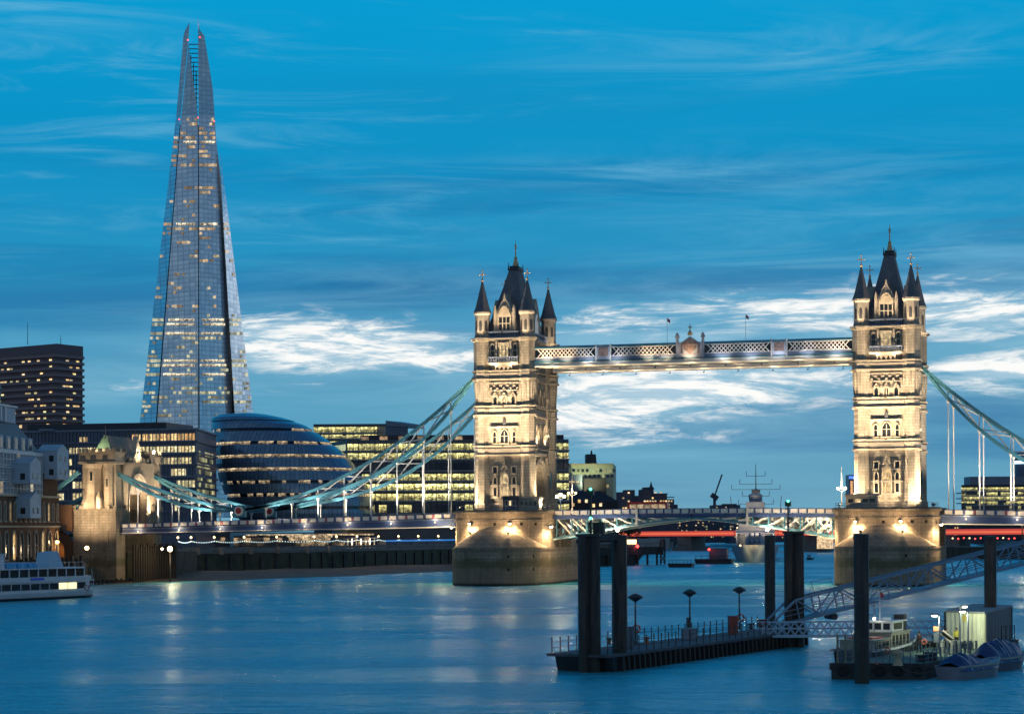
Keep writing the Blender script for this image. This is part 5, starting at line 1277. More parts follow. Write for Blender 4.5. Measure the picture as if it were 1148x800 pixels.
# --- bright office blocks right of it
def office(label, D, ua, ub, vtop, vbot, rows, fracs, dD=(0, 0), depth=30, cols=((1, .76, .22), (.86, .9, .40)), strength=1.3, pane=1.5, wall=None, uside=None, name='office_block', bandm=None):
    a, b = atD(ua, 593, D+dD[0]), atD(ub, 593, D+dD[1]); r = thing(name, label, 'office building', atD((ua+ub)/2, 600, D))
    wall = wall or mat('spandrel_grey', (.10, .115, .14), .5, noise=(.2, .3)); c2 = atD(uside, 593, D+depth*.7) if uside is not None else None
    footprint(r, 'office_body', wall, [a, b] if c2 is None else [c2, a, b], 5, zpx(vtop, D))
    for k, ((v0, v1), f) in enumerate(zip(rows, fracs)):
        strip(r, strip_window(f'{label[:18]}_{k}'.replace(' ', '_'), *cols, strength*(1.6 if f > .97 else 1), f, pane=pane), a, b, zpx(v1, D), zpx(v0, D))
        m = MB(); z0 = zpx(v1, D)-.5; pp = [face_pt(a, b, -.004, z0, -.2), face_pt(a, b, 1.004, z0, -.2), face_pt(a, b, 1.004, z0, .6), face_pt(a, b, -.004, z0, .6)]
        m.hexa(pp+[x+Vector((0, 0, .4)) for x in pp]); m.build('floor_band', bandm or mat('floor_edge_grey', (.26, .29, .33), .5), r)
        if uside is not None:
            m = MB(); z1_ = zpx(v0, D); strip(r, GRW, c2, a, z0+.5, z1_, .1, .1, .9)
    return r, a, b
office('far office block with three bright yellow floors showing above the egg-shaped one', 820, 352, 433, 474, 600, [(477.5, 483.5), (486, 490), (493.5, 498.5), (501, 504)], [.97, .7, .95, .5], strength=1.5, depth=25)
r = thing('office_block', 'pale windowless roof block with slanting top behind the far yellow offices', 'office building', atD(446, 593, 815))
a, b = atD(433, 593, 813), atD(458, 593, 818); block(r, 'office_body', BLG, a, b, 20, 5, zpx(477, 815)); m = MB(); pp = [face_pt(a, b, 0, zpx(478, 815)), face_pt(a, b, 1, zpx(478, 815)), face_pt(a, b, 1, zpx(474, 815)), face_pt(a, b, 0, zpx(470.8, 815))]
m.hexa(pp+[x+Vector((3, 12, 0)) for x in pp]); m.build('roof_screen', BLUEGR, r)
r, a, b = office('wide office block with blazing yellow-green floors behind the near truss', 700, 390, 638, 492, 600, [(496.5, 503.5), (507, 513.5), (518, 526), (530.5, 537.5), (541.5, 548.5), (552.5, 560), (565, 574)], [.9, .86, .12, .78, .985, .93, .35], dD=(0, 4), depth=26, strength=1.6, uside=372)
block(r, 'set_back_storey', BLD, a+Vector((3, 5, 0)), b+Vector((-3, 5, 0)), 16, zpx(492, 700), zpx(486, 700))
for k in range(6):
    t = .06+k*.085; m = MB(); m.hexa([face_pt(a, b, t, zpx(491.5, 700), -3.4), face_pt(a, b, t+.035, zpx(491.5, 700), -3.4), face_pt(a, b, t+.035, zpx(491.5, 700), -5), face_pt(a, b, t, zpx(491.5, 700), -5)]+[face_pt(a, b, t, zpx(487.5, 700), -3.4), face_pt(a, b, t+.035, zpx(487.5, 700), -3.4), face_pt(a, b, t+.035, zpx(487.5, 700), -5), face_pt(a, b, t, zpx(487.5, 700), -5)]); m.build('roof_terrace_light', lit_window('terrace_glow', (1, .6, .3), (1, .7, .4), .25, .7), r)
for k in range(40):
    t = k/40; m = MB(); m.bar(face_pt(a, b, t, zpx(590, 700), .3), face_pt(a, b, t, zpx(493, 700), .3), .14, .2); m.build('facade_mullion', BLD, r)
# --- upriver buildings seen past the left tower
D_ = 800; CRM = mat('cream_wall', (.50, .52, .36), .8, noise=(.1, .2)); DKW = mat('dark_brick_wall', (.06, .05, .06), .85, noise=(.2, .4))
a, b, c2 = atD(634, 593, D_), atD(688, 593, D_+4), atD(691, 593, D_+30)
r = thing('office_block', 'cream office block with square windows and a dark rooftop box right of the left tower', 'office building', atD(662, 600, D_))
footprint(r, 'office_body', CRM, [a, b, c2], 5, zpx(520.5, D_)); block(r, 'cornice', TRIM, a+Vector((0, -.4, 0)), b+Vector((.3, -.4, 0)), 26, zpx(521, D_), zpx(519.6, D_))
pa = atD(657, 593, D_+8); pb = atD(669.5, 593, D_+8); m = MB(); z0, z1_ = zpx(521, D_), zpx(508.5, D_); pp = [face_pt(pa, pb, 0, z0), face_pt(pa, pb, 1, z0)]
m.hexa(pp+[p+Vector((-2, 7, 0)) for p in pp[::-1]]+[face_pt(pa, pb, .08, z1_), face_pt(pa, pb, .92, z1_)]+[p+Vector((-2, 7, z1_-z0)) for p in pp[::-1]]); tb = m.build('rooftop_box', BLD, r)
m = MB(); p = face_pt(pa, pb, .55, z1_, -3); m.tube(p, p+Vector((0, 0, 1.6)), .5, .25, 8); m.build('roof_vent', BLACK, tb)
fc = Facade(); rnd = random.Random(3); GNW = lit_window('green_office_window', (.55, .85, .4), (.95, .85, .45), .12, .9); DKP = mat('dusk_pane', (.03, .05, .09), .15)
for (v0, v1, us) in ((525.8, 529.2, range(637, 688, 5)), (532, 535.2, range(655, 688, 5))):
    for u_ in us:
        t0, t1 = (u_-634)/54, (u_+3.0-634)/54; fc.add([face_pt(a, b, t0, zpx(v1, D_), .1), face_pt(a, b, t1, zpx(v1, D_), .1), face_pt(a, b, t1, zpx(v0, D_), .1), face_pt(a, b, t0, zpx(v0, D_), .1)], True, GNW if rnd.random() < .45 else DKP)
block(r, 'lower_storeys', DKW, atD(655, 593, D_-3), atD(680, 593, D_-3), 3, 5, zpx(537, D_))
for u_ in range(653, 680, 6): fc.add([face_pt(a, b, (u_-634)/54, zpx(547, D_), 3.2), face_pt(a, b, (u_+3.4-634)/54, zpx(547, D_), 3.2), face_pt(a, b, (u_+3.4-634)/54, zpx(543.4, D_), 3.2), face_pt(a, b, (u_-634)/54, zpx(543.4, D_), 3.2)], True, YELWIN)
fc.finish(r, .15)
light('wall_wash', 'SPOT', face_pt(a, b, .35, zpx(545, D_), 14), 9000, (.9, .95, .5), target=face_pt(a, b, .35, zpx(528, D_)), size=120, blend=.9, radius=.5, parent=r)
D_ = 780; a, b = atD(628, 593, D_), atD(693, 593, D_+2)
r = thing('warehouse', 'low dark warehouse with sloping roof in front of the cream office block', 'warehouse', atD(660, 600, D_))
block(r, 'warehouse_body', DKW, a, b, 16, 5, zpx(562, D_)); m = MB(); pp = [face_pt(a, b, 0, zpx(562, D_)), face_pt(a, b, 1, zpx(562, D_))]
m.hexa(pp+[p+Vector((-4, 15, 0)) for p in pp[::-1]]+[face_pt(a, b, .06, zpx(550, D_), -4), face_pt(a, b, .72, zpx(550.5, D_), -4), face_pt(a, b, .72, zpx(550.5, D_), -12), face_pt(a, b, .06, zpx(550, D_), -12)]); m.build('hipped_roof', BLD, r)
fc = Facade()
for u_, v_ in ((648, 562), (656, 562), (641, 566), (664, 567), (672, 566)): fc.add([face_pt(a, b, (u_-628)/65, zpx(v_+1.6, D_), .1), face_pt(a, b, (u_+3-628)/65, zpx(v_+1.6, D_), .1), face_pt(a, b, (u_+3-628)/65, zpx(v_-2, D_), .1), face_pt(a, b, (u_-628)/65, zpx(v_-2, D_), .1)], True, WARMWIN)
fc.finish(r)
bx = thing('office_block', 'small slate blue office box beside the left tower, with one lit floor', 'office building', atD(642, 600, 790)); a, b = atD(636, 593, 790), atD(653, 593, 791); block(bx, 'office_body', BLUEGR, a, b, 4, 5, zpx(532, 790)); strip(bx, strip_window('box_strip', (1, .7, .35), (1, .85, .5), .9, .8), a, b, zpx(542.5, 790), zpx(539.5, 790), t0=.15, t1=.85)
D_ = 1200; HZ = mat('dusky_building', (.085, .085, .125), .8, noise=(.05, .3))
r = thing('office_block', 'dark stepped office block with a small spire on its roof, upriver beyond the left bascule', 'office building', atD(740, 600, D_))
seg = [(691, 708, 552), (700, 712, 549.5), (709, 719, 556), (718, 731, 549), (722, 733, 546.5), (731, 748, 554), (744, 756, 560), (753, 760, 566)]
for k, (u0, u1, v_) in enumerate(seg): block(r, 'wing', HZ, atD(u0, 593, D_+k*1.3), atD(u1, 593, D_+k*1.3), 18, 4, zpx(v_, D_))
m = MB(); p = atD(730, 548, D_+6); m.lathe(p.x, p.y, [(2.4, p.z), (.9, p.z+1.6), (.15, p.z+4.4)], 6); m.build('spire', BLD, r)
for (u0, u1, v_) in ((745, 756, 557), (731, 749, 553.2)): m = MB(); m.bar(atD(u0, v_, D_-1), atD(u1, v_, D_-1), .5, .5); m.build('roof_canopy', BLD, r)
fc = Facade(); rnd = random.Random(8); a, b = atD(690, 593, D_-.6), atD(760, 593, D_-.6)
for v0 in (552, 558, 561.5, 565.5, 569):
    for u_ in range(692, 756, 3):
        if rnd.random() < (.75 if (720 < u_ < 750 and v0 in (561.5, 565.5)) else .12) and u_ < (745 if v0 < 560 else 757) and v0 > 549: fc.add([face_pt(a, b, (u_-690)/70, zpx(v0+1.6, D_), .2), face_pt(a, b, (u_+2-690)/70, zpx(v0+1.6, D_), .2), face_pt(a, b, (u_+2-690)/70, zpx(v0, D_), .2), face_pt(a, b, (u_-690)/70, zpx(v0, D_), .2)], True, WARMWIN)
fc.finish(r, .2)
# far skyline under the bascules and on the right
rnd = random.Random(31)
names = ['low dark far building', 'flat topped far building', 'stepped far building', 'broad far building', 'narrow far building']
spec = [(690, 722, 579, 1250), (716, 752, 577, 1350), (748, 790, 575.5, 1300), (786, 822, 574, 1380), (818, 862, 577, 1300), (858, 902, 575, 1400), (898, 945, 578, 1320), (1062, 1100, 577, 1190), (1098, 1150, 575, 1200), (800, 830, 567, 1500), (690, 760, 586, 1290)]
where = ['just left of the far red bridge end', 'behind the left bascule', 'behind the middle of the left bascule', 'under the crown of the bascules', 'behind the warship', 'behind the right bascule', 'beside the right pier', 'just right of the right pier', 'at the right edge below the deck', 'peeping over the parapet beside the crane', 'above the timber jetty']
kinds_ = ['low', 'stepped', 'broad', 'plain', 'long', 'flat topped', 'narrow', 'squat', 'wide', 'small', 'dim waterside']
for k, ((u0, u1, v_, D_), wh_) in enumerate(zip(spec, where)):
    a, b = atD(u0, 593, D_), atD(u1, 593, D_); r = thing('distant_building', f'{kinds_[k]} dark distant building with scattered lit windows {wh_}', 'building', atD((u0+u1)/2, 600, D_), 'distant buildings up river')
    block(r, 'building_body', HZ, a, b, 30, 2, zpx(v_, D_)); fc = Facade()
    m0, m1 = sorted((rnd.uniform(.1, .6), rnd.uniform(.4, .9))); block(r, 'roof_storey', HZ, a.lerp(b, m0), a.lerp(b, m1+.08), 12, zpx(v_, D_)-1, zpx(v_-rnd.uniform(1, 2.5), D_))
    v = v_+2
    while v < 604:
        for j in range(int((u1-u0)/2.6)):
            if rnd.random() < .2: t = (j*2.6+.3)/(u1-u0); w_ = 1.4/(u1-u0); fc.add([face_pt(a, b, t, zpx(v+1.1, D_), .3), face_pt(a, b, t+w_, zpx(v+1.1, D_), .3), face_pt(a, b, t+w_, zpx(v, D_), .3), face_pt(a, b, t, zpx(v, D_), .3)], True, WARMWIN if rnd.random() < .75 else YELWIN)
        v += 2.9
    fc.finish(r, .2, 40)
# glazed office on the right
D_ = 1010; a, b = atD(1072, 593, D_), atD(1175, 593, D_)
r, a, b = office('terraced glass office with lit floors at the right edge behind the right truss', D_, 1078, 1185, 546, 600, [(549, 552.5), (554.5, 558.5), (559.5, 563), (564.5, 568.5), (570, 574)], [.55, .62, .95, .5, .35], depth=22, strength=1.1, wall=BLD)
block(r, 'roof_screen', BLUEGR, atD(1088, 593, D_+5), atD(1185, 593, D_+5), 14, zpx(547, D_), zpx(536.5, D_))
for k, v_ in enumerate((552.6, 558.6, 564)): m = MB(); m.bar(atD(1073, v_, D_-1), atD(1082, v_, D_-1), 5, .5); m.build('terrace_slab', BLUEGR, r)
r = thing('glass_skyscraper', 'slim dark blue glass tower top with a bright lit floor at the right edge', 'skyscraper', atD(1150, 593, 1400)); m = MB(); p = atD(1152, 593, 1400); m.lathe(p.x, p.y, [(8.5, 5), (8.5, zpx(524, 1400)), (9.5, zpx(520, 1400)), (9.5, zpx(513, 1400)), (7, zpx(510, 1400))], 20); m.build('tower_body', BLG, r)
m = MB(); m.lathe(p.x, p.y, [(9.65, zpx(523.0, 1400)), (9.65, zpx(519.5, 1400))], 20); m.build('lit_floor', mat('cool_lit_floor', (.5, .6, .8), .4, emit=((.6, .85, 1), 1.6)), r)
r = thing('office_block', 'blue glass office top beside the front left of the right tower', 'office building', atD(962, 600, 1000)); a, b = atD(952, 593, 1000), atD(966, 593, 1000); block(r, 'office_body', BLG, a, b, 10, 4, zpx(545, 1000)); strip(r, mat('blue_lit_sign', (.1, .2, .6), .4, emit=((.1, .25, 1), 1.2)), a, b, zpx(538.5, 1000), zpx(535.5, 1000)); block(r, 'roof_storey', BLG, a, b, 10, zpx(545, 1000), zpx(534, 1000)); strip(r, lit_window('orange_stair', (1, .5, .2), (1, .6, .3), .8, 1.2), a, b, zpx(560, 1000), zpx(541, 1000), t0=.12, t1=.3)

# --- the far red-lit road bridge
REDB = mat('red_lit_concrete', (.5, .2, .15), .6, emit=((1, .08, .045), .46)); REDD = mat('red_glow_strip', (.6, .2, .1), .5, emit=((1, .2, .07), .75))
r = thing('road_bridge', 'far flat concrete bridge glowing red along its side, low over the river', 'bridge', (0, 620, 9))
pA, pB = atD(684, 597.0, 1150), atD(1200, 593.5, 900)
zc = 0
m = MB(); m.bar(Vector((pA.x, pA.y, 8.6)), Vector((pB.x, pB.y, 9.6)), 22, 1.6); m.build('bridge_deck', HZ, r)
dv = (pB-pA); dv.z = 0; nv = Vector((dv.y, -dv.x, 0)).normalized()*11.2
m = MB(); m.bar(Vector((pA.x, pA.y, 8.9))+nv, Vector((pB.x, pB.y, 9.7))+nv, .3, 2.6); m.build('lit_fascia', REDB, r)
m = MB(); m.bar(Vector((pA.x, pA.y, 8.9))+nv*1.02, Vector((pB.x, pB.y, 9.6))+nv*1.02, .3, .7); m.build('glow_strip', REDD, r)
for k in range(7):
    t = .07+k*.145; p = pA.lerp(pB, t); m = MB(); m.prism([(p.x-6, p.y-9), (p.x+2, p.y-11), (p.x+6, p.y+9), (p.x-2, p.y+11)], -2, 7.9); m.prism([(p.x-8, p.y-12), (p.x+3, p.y-14), (p.x+8, p.y+12), (p.x-3, p.y+14)], -2, 1.8); m.build('bridge_pier', CONC, r)
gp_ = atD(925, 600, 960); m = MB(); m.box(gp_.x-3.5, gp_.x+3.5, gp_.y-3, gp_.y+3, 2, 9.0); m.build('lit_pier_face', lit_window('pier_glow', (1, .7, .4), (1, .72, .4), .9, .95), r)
for k in range(14):
    p = atD(1068+k*6.3, 603+.5*math.sin(k*2), 900) if k < 12 else atD(690+k, 604, 1000)
    m = MB(); m.sphere(p, .36, 6, 4); m.build('under_lamp', LAMPR if k % 3 else LAMPW, r)
m = MB(); a, b = atZ(1058, 626, 0), atZ(1190, 627, 0); m.hexa([a, b, b+Vector((3, 30, 0)), a+Vector((3, 30, 0))]+[Vector((x.x, x.y, 4.4)) for x in (a, b, b+Vector((3, 30, 0)), a+Vector((3, 30, 0)))])
m.build('river_wall', WALLM, None, loc=tuple(a), label='dark far river wall right of the right pier below the red bridge', cat='river wall')
# crane
p = atD(804, 566, 1300); t = thing('tower_crane', 'thin luffing crane far away over the parapet between the towers', 'crane', (p.x, p.y, 5)); 
q = atD(801, 556, 1300); e = atD(809.5, 531.5, 1300); m = MB(); m.bar((p.x-1.5, p.y, 5), q, 1.6, 1.6); m.build('crane_mast', HZ, t); m = MB(); m.bar(q, e, .9, .9); m.bar(q+Vector((2, 0, 5)), e, .3, .3); m.build('crane_jib', HZ, t); m = MB(); m.bar(q+Vector((-2, 0, 1)), q+Vector((2, 0, -1.5)), 2.5, 3); m.build('crane_cab', HZ, t)

# --- warship moored bow-on between the towers
SHIPG = mat('warship_grey', (.30, .34, .42), .5, noise=(.15, .3)); SHIPD = mat('warship_dark', (.1, .12, .17), .6, noise=(.2, .4))
s0 = atD(845, 632, 690); s0.z = 0; hd = math.atan2(CY-s0.y, CX-s0.x)-.012
sh = lthing('warship', 'grey old warship moored bow-on between the towers, its superstructure floodlit', 'warship', s0, hd)
def hull(mb, L, B, sec, zk, zd, sheer=0.0, flare=.75, nx=14, transom=.75, mi=0):   # bow at +x = 0, stern at x = -L
    vs = []; rows = 5
    for i in range(nx+1):
        t = i/nx; x = -L*t
        half = B/2*min(1, (1-(1-min(1, t/sec))**2)) if t < sec else B/2*(1-(1-transom)*max(0, (t-.7)/.3)**2)
        for k in range(rows):
            f_ = k/(rows-1); w = half*(flare+(1-flare)*f_**.7); z = zk+(zd+sheer*(1-t)**2-zk)*f_
            xx = x-(1-f_)*L*.045*(1 if i == 0 else max(0, 1-t*4))
            vs += [(xx, -w, z), (xx, w, z)]
    fs = []
    for i in range(nx):
        for k in range(rows-1):
            for s_ in (0, 1): a_ = (i*rows+k)*2+s_; b_ = ((i+1)*rows+k)*2+s_; fs.append((a_, b_, b_+2, a_+2))
        a_ = (i*rows+rows-1)*2; b_ = ((i+1)*rows+rows-1)*2; fs.append((a_, a_+1, b_+1, b_))
    e_ = nx*rows*2; fs += [(e_+2*k, e_+2*k+1, e_+2*k+3, e_+2*k+2) for k in range(rows-1)]
    mb.add(vs, fs, mi)
    return mb
hull(MB(), 170, 17.5, .3, -1, 4.9, 1.3, .66).build('hull', SHIPG, sh)
m = MB(); m.lathe(-34, 0, [(3.6, 4.6), (3.6, 7.0), (3.2, 7.8)], 8, sx=1.3); m.lathe(-46, 0, [(3.6, 4.6), (3.6, 9.0), (3.2, 9.8)], 8, sx=1.3)
for dx, z in ((-30, 7.4), (-41, 9.4)):
    for dy in (-1.8, 0, 1.8): m.tube((dx, dy, z-.4), (dx+9, dy, z+.8), .28, .2, 8)
m.build('gun_turret', SHIPG, sh)
m = MB(); m.box(-72, -52, -7.0, 7.0, 4.4, 11.5); m.box(-70, -54, -6.0, 6.0, 11.5, 15.2); m.box(-69, -55, -4.8, 4.8, 15.2, 18.4); m.box(-67, -56, -6.2, 6.2, 17.6, 18.0); m.box(-66, -57, -3.4, 3.4, 18.4, 21.4); m.lathe(-62, 0, [(2.2, 21.4), (2.6, 23.8), (2.0, 24.4)], 10); m.build('bridge_superstructure', SHIPG, sh)
for k in range(7):
    m = MB(); m.box(-53.95, -53.85, -5.4+k*1.65, -4.4+k*1.65, 13.2, 14.3); m.build('bridge_window', WARMWIN if k in (1, 3) else DARKGL, sh)
for k in range(5):
    m = MB(); m.box(-54.95, -54.85, -3.9+k*1.65, -2.9+k*1.65, 16.4, 17.3); m.build('bridge_window', DARKGL, sh)
m = MB(); m.box(-51.9, -44, -6.8, 6.8, 4.7, 4.95)
for yy in (-6.6, -3.3, 0, 3.3, 6.6): m.tube((-44.2, yy, 4.6), (-44.2, yy, 10), .12)
m.add([(-44, -6.8, 9.9), (-44, 6.8, 9.9), (-52, 6.8, 10.9), (-52, -6.8, 10.9), (-44, -6.8, 10.0), (-44, 6.8, 10.0), (-52, 6.8, 11.0), (-52, -6.8, 11.0)], [(0, 1, 2, 3), (4, 5, 6, 7), (0, 1, 5, 4)]); m.build('deck_awning', SHIPG, sh)
zt = zpx(531, 775)
m = MB()
for sx, sy in ((-1, 0), (1, -1), (1, 1)): m.tube((-78+sx*2.2, sy*2.2, 11), (-78, 0, zt-6), .45, .28, 6)
m.tube((-78, 0, zt-6), (-78, 0, zt+3), .2, .1, 6)
for z_, w_ in ((zt-12, 6.5), (zt-9, 5), (zt-6.5, 9), (zt-4.5, 6), (zt-1.5, 3.5)): m.bar((-78, -w_, z_), (-78, w_, z_), .16, .16); m.bar((-78, -w_, z_), (-78, -w_, z_+1.8), .2); m.bar((-78, w_, z_), (-78, w_, z_+1.8), .2)
m.box(-80, -76, -2.4, 2.4, zt-13, zt-10); m.box(-79, -77, -1.6, 1.6, zt-8, zt-6.6); m.build('tripod_mast', SHIPD, sh)
m = MB(); m.bar((-79, 8, 8), (-79, 9.5, zt-9), .22); m.bar((-79, -8, 8), (-79, -9.5, zt-9), .22); m.build('rigging_stay', SHIPD, sh)
for x in (-88, -112): m = MB(); m.lathe(x, 0, [(3.2, 9), (3.0, 19.5), (3.3, 20)], 14, sx=1.3); m.build('funnel', SHIPD, sh)
m = MB(); m.box(-150, -80, -6.5, 6.5, 4.4, 9.5); m.build('deck_house', SHIPG, sh)
for p, tg, pw in (((-38, 0, 12.5), (-54, 0, 13), 6500), ((-40, -7, 9), (-54, -4, 16), 3500), ((-40, 7, 9), (-54, 4, 16), 3500), ((-66, 0, 24), (-78, 0, zt-9), 1800)): light('ship_beam', 'SPOT', p, pw, (1, .75, .5), target=tg, size=100, blend=.9, radius=.3, parent=sh)
for yy in (-5.2, 5.2):
    m = MB(); m.sphere((-11.5, yy*.9, 5.9), .34, 8, 5); m.build('bow_lamp', LAMPW, sh); light('bow_light', 'POINT', (-8, yy*1.1, 4.2), 700, (1, .72, .3), radius=.3, parent=sh)
for k in range(9):
    m = MB(); m.sphere((-48+.2*k, -6.4+1.6*k, 10.2 if k % 2 else 12.0+k*.6), .26, 6, 4); m.build('deck_lamp', LAMPW if k != 4 else LAMPR, sh)

# --- dark barges, rafts and small craft on the far water
def raft(u0, u1, v, label, hgt=1.2, cat='raft', name='raft', red=False, cabin=None):
    a, b = atZ(u0, v), atZ(u1, v); D = (a-C0).length; c = (a+b)/2; L = (b-a).length; t = lthing(name, label, cat, (c.x, c.y, 0), math.atan2(b.y-a.y, b.x-a.x))
    m = MB(); m.hexa([(-L/2+.6, -2, -.4), (L/2-.6, -2, -.4), (L/2-.6, 2, -.4), (-L/2+.6, 2, -.4), (-L/2, -2.4, hgt), (L/2, -2.4, hgt), (L/2, 2.4, hgt), (-L/2, 2.4, hgt)]); m.build('hull', STEELD, t)
    m = MB()
    for k in range(7): x = -L/2+.5+k*(L-1)/6; m.bar((x, -2.2, hgt), (x, -2.2, hgt+1.1), .12)
    m.bar((-L/2+.4, -2.2, hgt+1.1), (L/2-.4, -2.2, hgt+1.1), .12); m.build('railing', STEELD, t)
    if cabin:
        m = MB(); m.box(cabin[0]*L, cabin[1]*L, -1.6, 1.6, hgt, hgt+cabin[2]); m.box(cabin[0]*L-.3, cabin[1]*L+.3, -1.9, 1.9, hgt+cabin[2], hgt+cabin[2]+.2); m.build('cabin', SHIPD, t)
    if red:
        m = MB(); m.sphere((-L*.1, -2.5, hgt+3.2), .42, 8, 5); m.build('red_lamp', LAMPR, t); light('red_light', 'POINT', (-L*.1, -4.5, hgt+3.2), 110, (1, .1, .1), radius=.5, parent=t)
        m = MB(); m.bar((-L*.1, -2.3, hgt), (-L*.1, -2.3, hgt+3), .15); m.build('lamp_mast', STEELD, t)
    return t
raft(750, 778, 635.5, 'low dark mooring raft alone on the water left of the warship')
raft(780, 822, 631.5, 'dark moored barge with a red lamp beside the warship bow', 1.6, 'barge', 'barge', True, (-.1, .35, 3.4))
raft(905, 912, 627, 'tiny dark buoy raft in the far channel near the right pier', .7)
raft(826, 832, 628, 'small black launch lying under the warship bow', .9, 'launch', 'launch') if False else None
# timber jetty upriver of the left pier
TIM = mat('dark_jetty_timber', (.035, .032, .032), .85, noise=(.6, .4))
t = thing('jetty', 'dark timber jetty with a braced end frame on the far side of the left bascule', 'jetty', atZ(700, 633))
a, b = atZ(655, 635.0), atZ(744, 632.4); d = (b-a).normalized(); n = Vector((-d.y, d.x, 0)); L = (b-a).length
m = MB(); m.hexa([a+Vector((0, 0, 3.4)), b+Vector((0, 0, 3.4)), b+n*6+Vector((0, 0, 3.4)), a+n*6+Vector((0, 0, 3.4)), a+Vector((0, 0, 5.9)), b+Vector((0, 0, 5.9)), b+n*6+Vector((0, 0, 5.9)), a+n*6+Vector((0, 0, 5.9))]); m.build('jetty_deck', TIM, t)
for k in range(8):
    p = a+d*(L*(k+.3)/8); m = MB(); m.bar(p+Vector((0, 0, -1)), p+Vector((0, 0, 3.5)), .6, .6); m.build('jetty_leg', TIM, t)
m = MB(); m.hexa([a+n*.5+Vector((0, 0, -1)), a+d*L*.62+n*.5+Vector((0, 0, -1)), a+d*L*.62+n*5+Vector((0, 0, -1)), a+n*5+Vector((0, 0, -1)), a+n*.5+Vector((0, 0, 3.4)), a+d*L*.75+n*.5+Vector((0, 0, 3.4)), a+d*L*.75+n*5+Vector((0, 0, 3.4)), a+n*5+Vector((0, 0, 3.4))]); m.build('jetty_skirt', TIM, t)
m = MB()
for s_ in (0, 2.4):
    p = b-d*s_; m.bar(p+Vector((0, 0, -1))-n*.5, p+Vector((0, 0, 8.0))-n*.5, .4, .4)
p, q = b-n*.5, b-d*2.4-n*.5
for z in (.8, 3.3, 5.6, 7.8): m.bar(p+Vector((0, 0, z)), q+Vector((0, 0, z)), .3, .3)
m.bar(p+Vector((0, 0, .8)), q+Vector((0, 0, 3.3)), .25, .25); m.bar(q+Vector((0, 0, .8)), p+Vector((0, 0, 3.3)), .25, .25); m.build('end_frame', TIM, t)
m = MB(); zr = 5.9; m.bar(a+Vector((0, 0, zr+1.1)), b+Vector((0, 0, zr+1.1)), .12)
for k in range(18): p = a+d*(L*k/17); m.bar(p+Vector((0, 0, zr)), p+Vector((0, 0, zr+1.1)), .1)
m.build('railing', TIM, t)
p = atY(714.5, 612, a.lerp(b, .65).y+.5); m = MB(); m.sphere(p, .55, 8, 5); m.build('red_lamp', LAMPR, t); light('red_light', 'POINT', p+Vector((0, -1.2, 0)), 160, (1, .08, .1), radius=.4, parent=t)
p = atY(708, 604, a.lerp(b, .62).y+4); kio = thing('kiosk', 'small brightly lit kiosk on the timber jetty', 'kiosk', (p.x, p.y, 5.9)); m = MB(); m.box(p.x-2.2, p.x+2.2, p.y-1.4, p.y+1.4, 5.9, 8.6); m.box(p.x-2.5, p.x+2.5, p.y-1.7, p.y+1.7, 8.6, 8.85); m.build('kiosk_body', SHIPD, kio); m = MB(); m.box(p.x-1.9, p.x+1.9, p.y-1.5, p.y-1.42, 6.8, 8.3); m.build('kiosk_window', mat('bright_kiosk', (.8, .6, .3), .4, emit=((1, .68, .28), 3.0)), kio)
# trees
LEAF = mat('dusk_foliage', (.03, .05, .022), .8, noise=(1.2, .5)); BARK = mat('tree_bark', (.06, .045, .03), .9)
def tree(u, vtop, vbase, D, wpx, label, seed):
    rnd = random.Random(seed); b = atD(u, vbase, D); H = (vbase-vtop)/CF*D; W = wpx/CF*D/2
    t = thing('tree', label, 'tree', b, 'trees on the bank')
    m = MB(); m.tube(b, b+Vector((.2, 0, H*.5)), H*.035, H*.02, 7)
    for k in range(6): a_ = rnd.uniform(0, 6.28); m.tube(b+Vector((.15, 0, H*(.3+.03*k))), b+Vector((math.cos(a_)*W*.6, math.sin(a_)*W*.6, H*rnd.uniform(.55, .85))), H*.015, H*.006, 5)
    m.build('trunk', BARK, t); c = MB()
    cl = [(rnd.gauss(0, .42)*W, rnd.gauss(0, .42)*W, H*rnd.uniform(.42, .9), rnd.uniform(.25, .45)*W) for _ in range(13)]
    for (x, y, z, r_) in cl:
        for _ in range(130):
            v = Vector((rnd.gauss(0, 1), rnd.gauss(0, 1), rnd.gauss(0, .8))).normalized()*r_*rnd.uniform(.55, 1.05); p = b+Vector((x, y, z))+v; s_ = rnd.uniform(.25, .5)*max(.6, W/6)
            q = Vector((rnd.gauss(0, 1), rnd.gauss(0, 1), rnd.gauss(0, 1))).normalized(); w_ = q.orthogonal().normalized()
            c.add([p-q*s_, p+w_*s_*.6, p+q*s_, p-w_*s_*.6], [(0, 1, 2, 3)])
    c.build('crown', LEAF, t, normals=False)
tree(704, 586, 607, 880, 26, 'rounded dark tree by the jetty at the end of the red bridge', 1)
tree(690, 588, 606, 860, 20, 'smaller dark tree left of the rounded one, behind the mooring posts', 5)
tree(163, 597, 612, 640, 16, 'dark tree on the quay behind the timber palisade', 2) if False else None

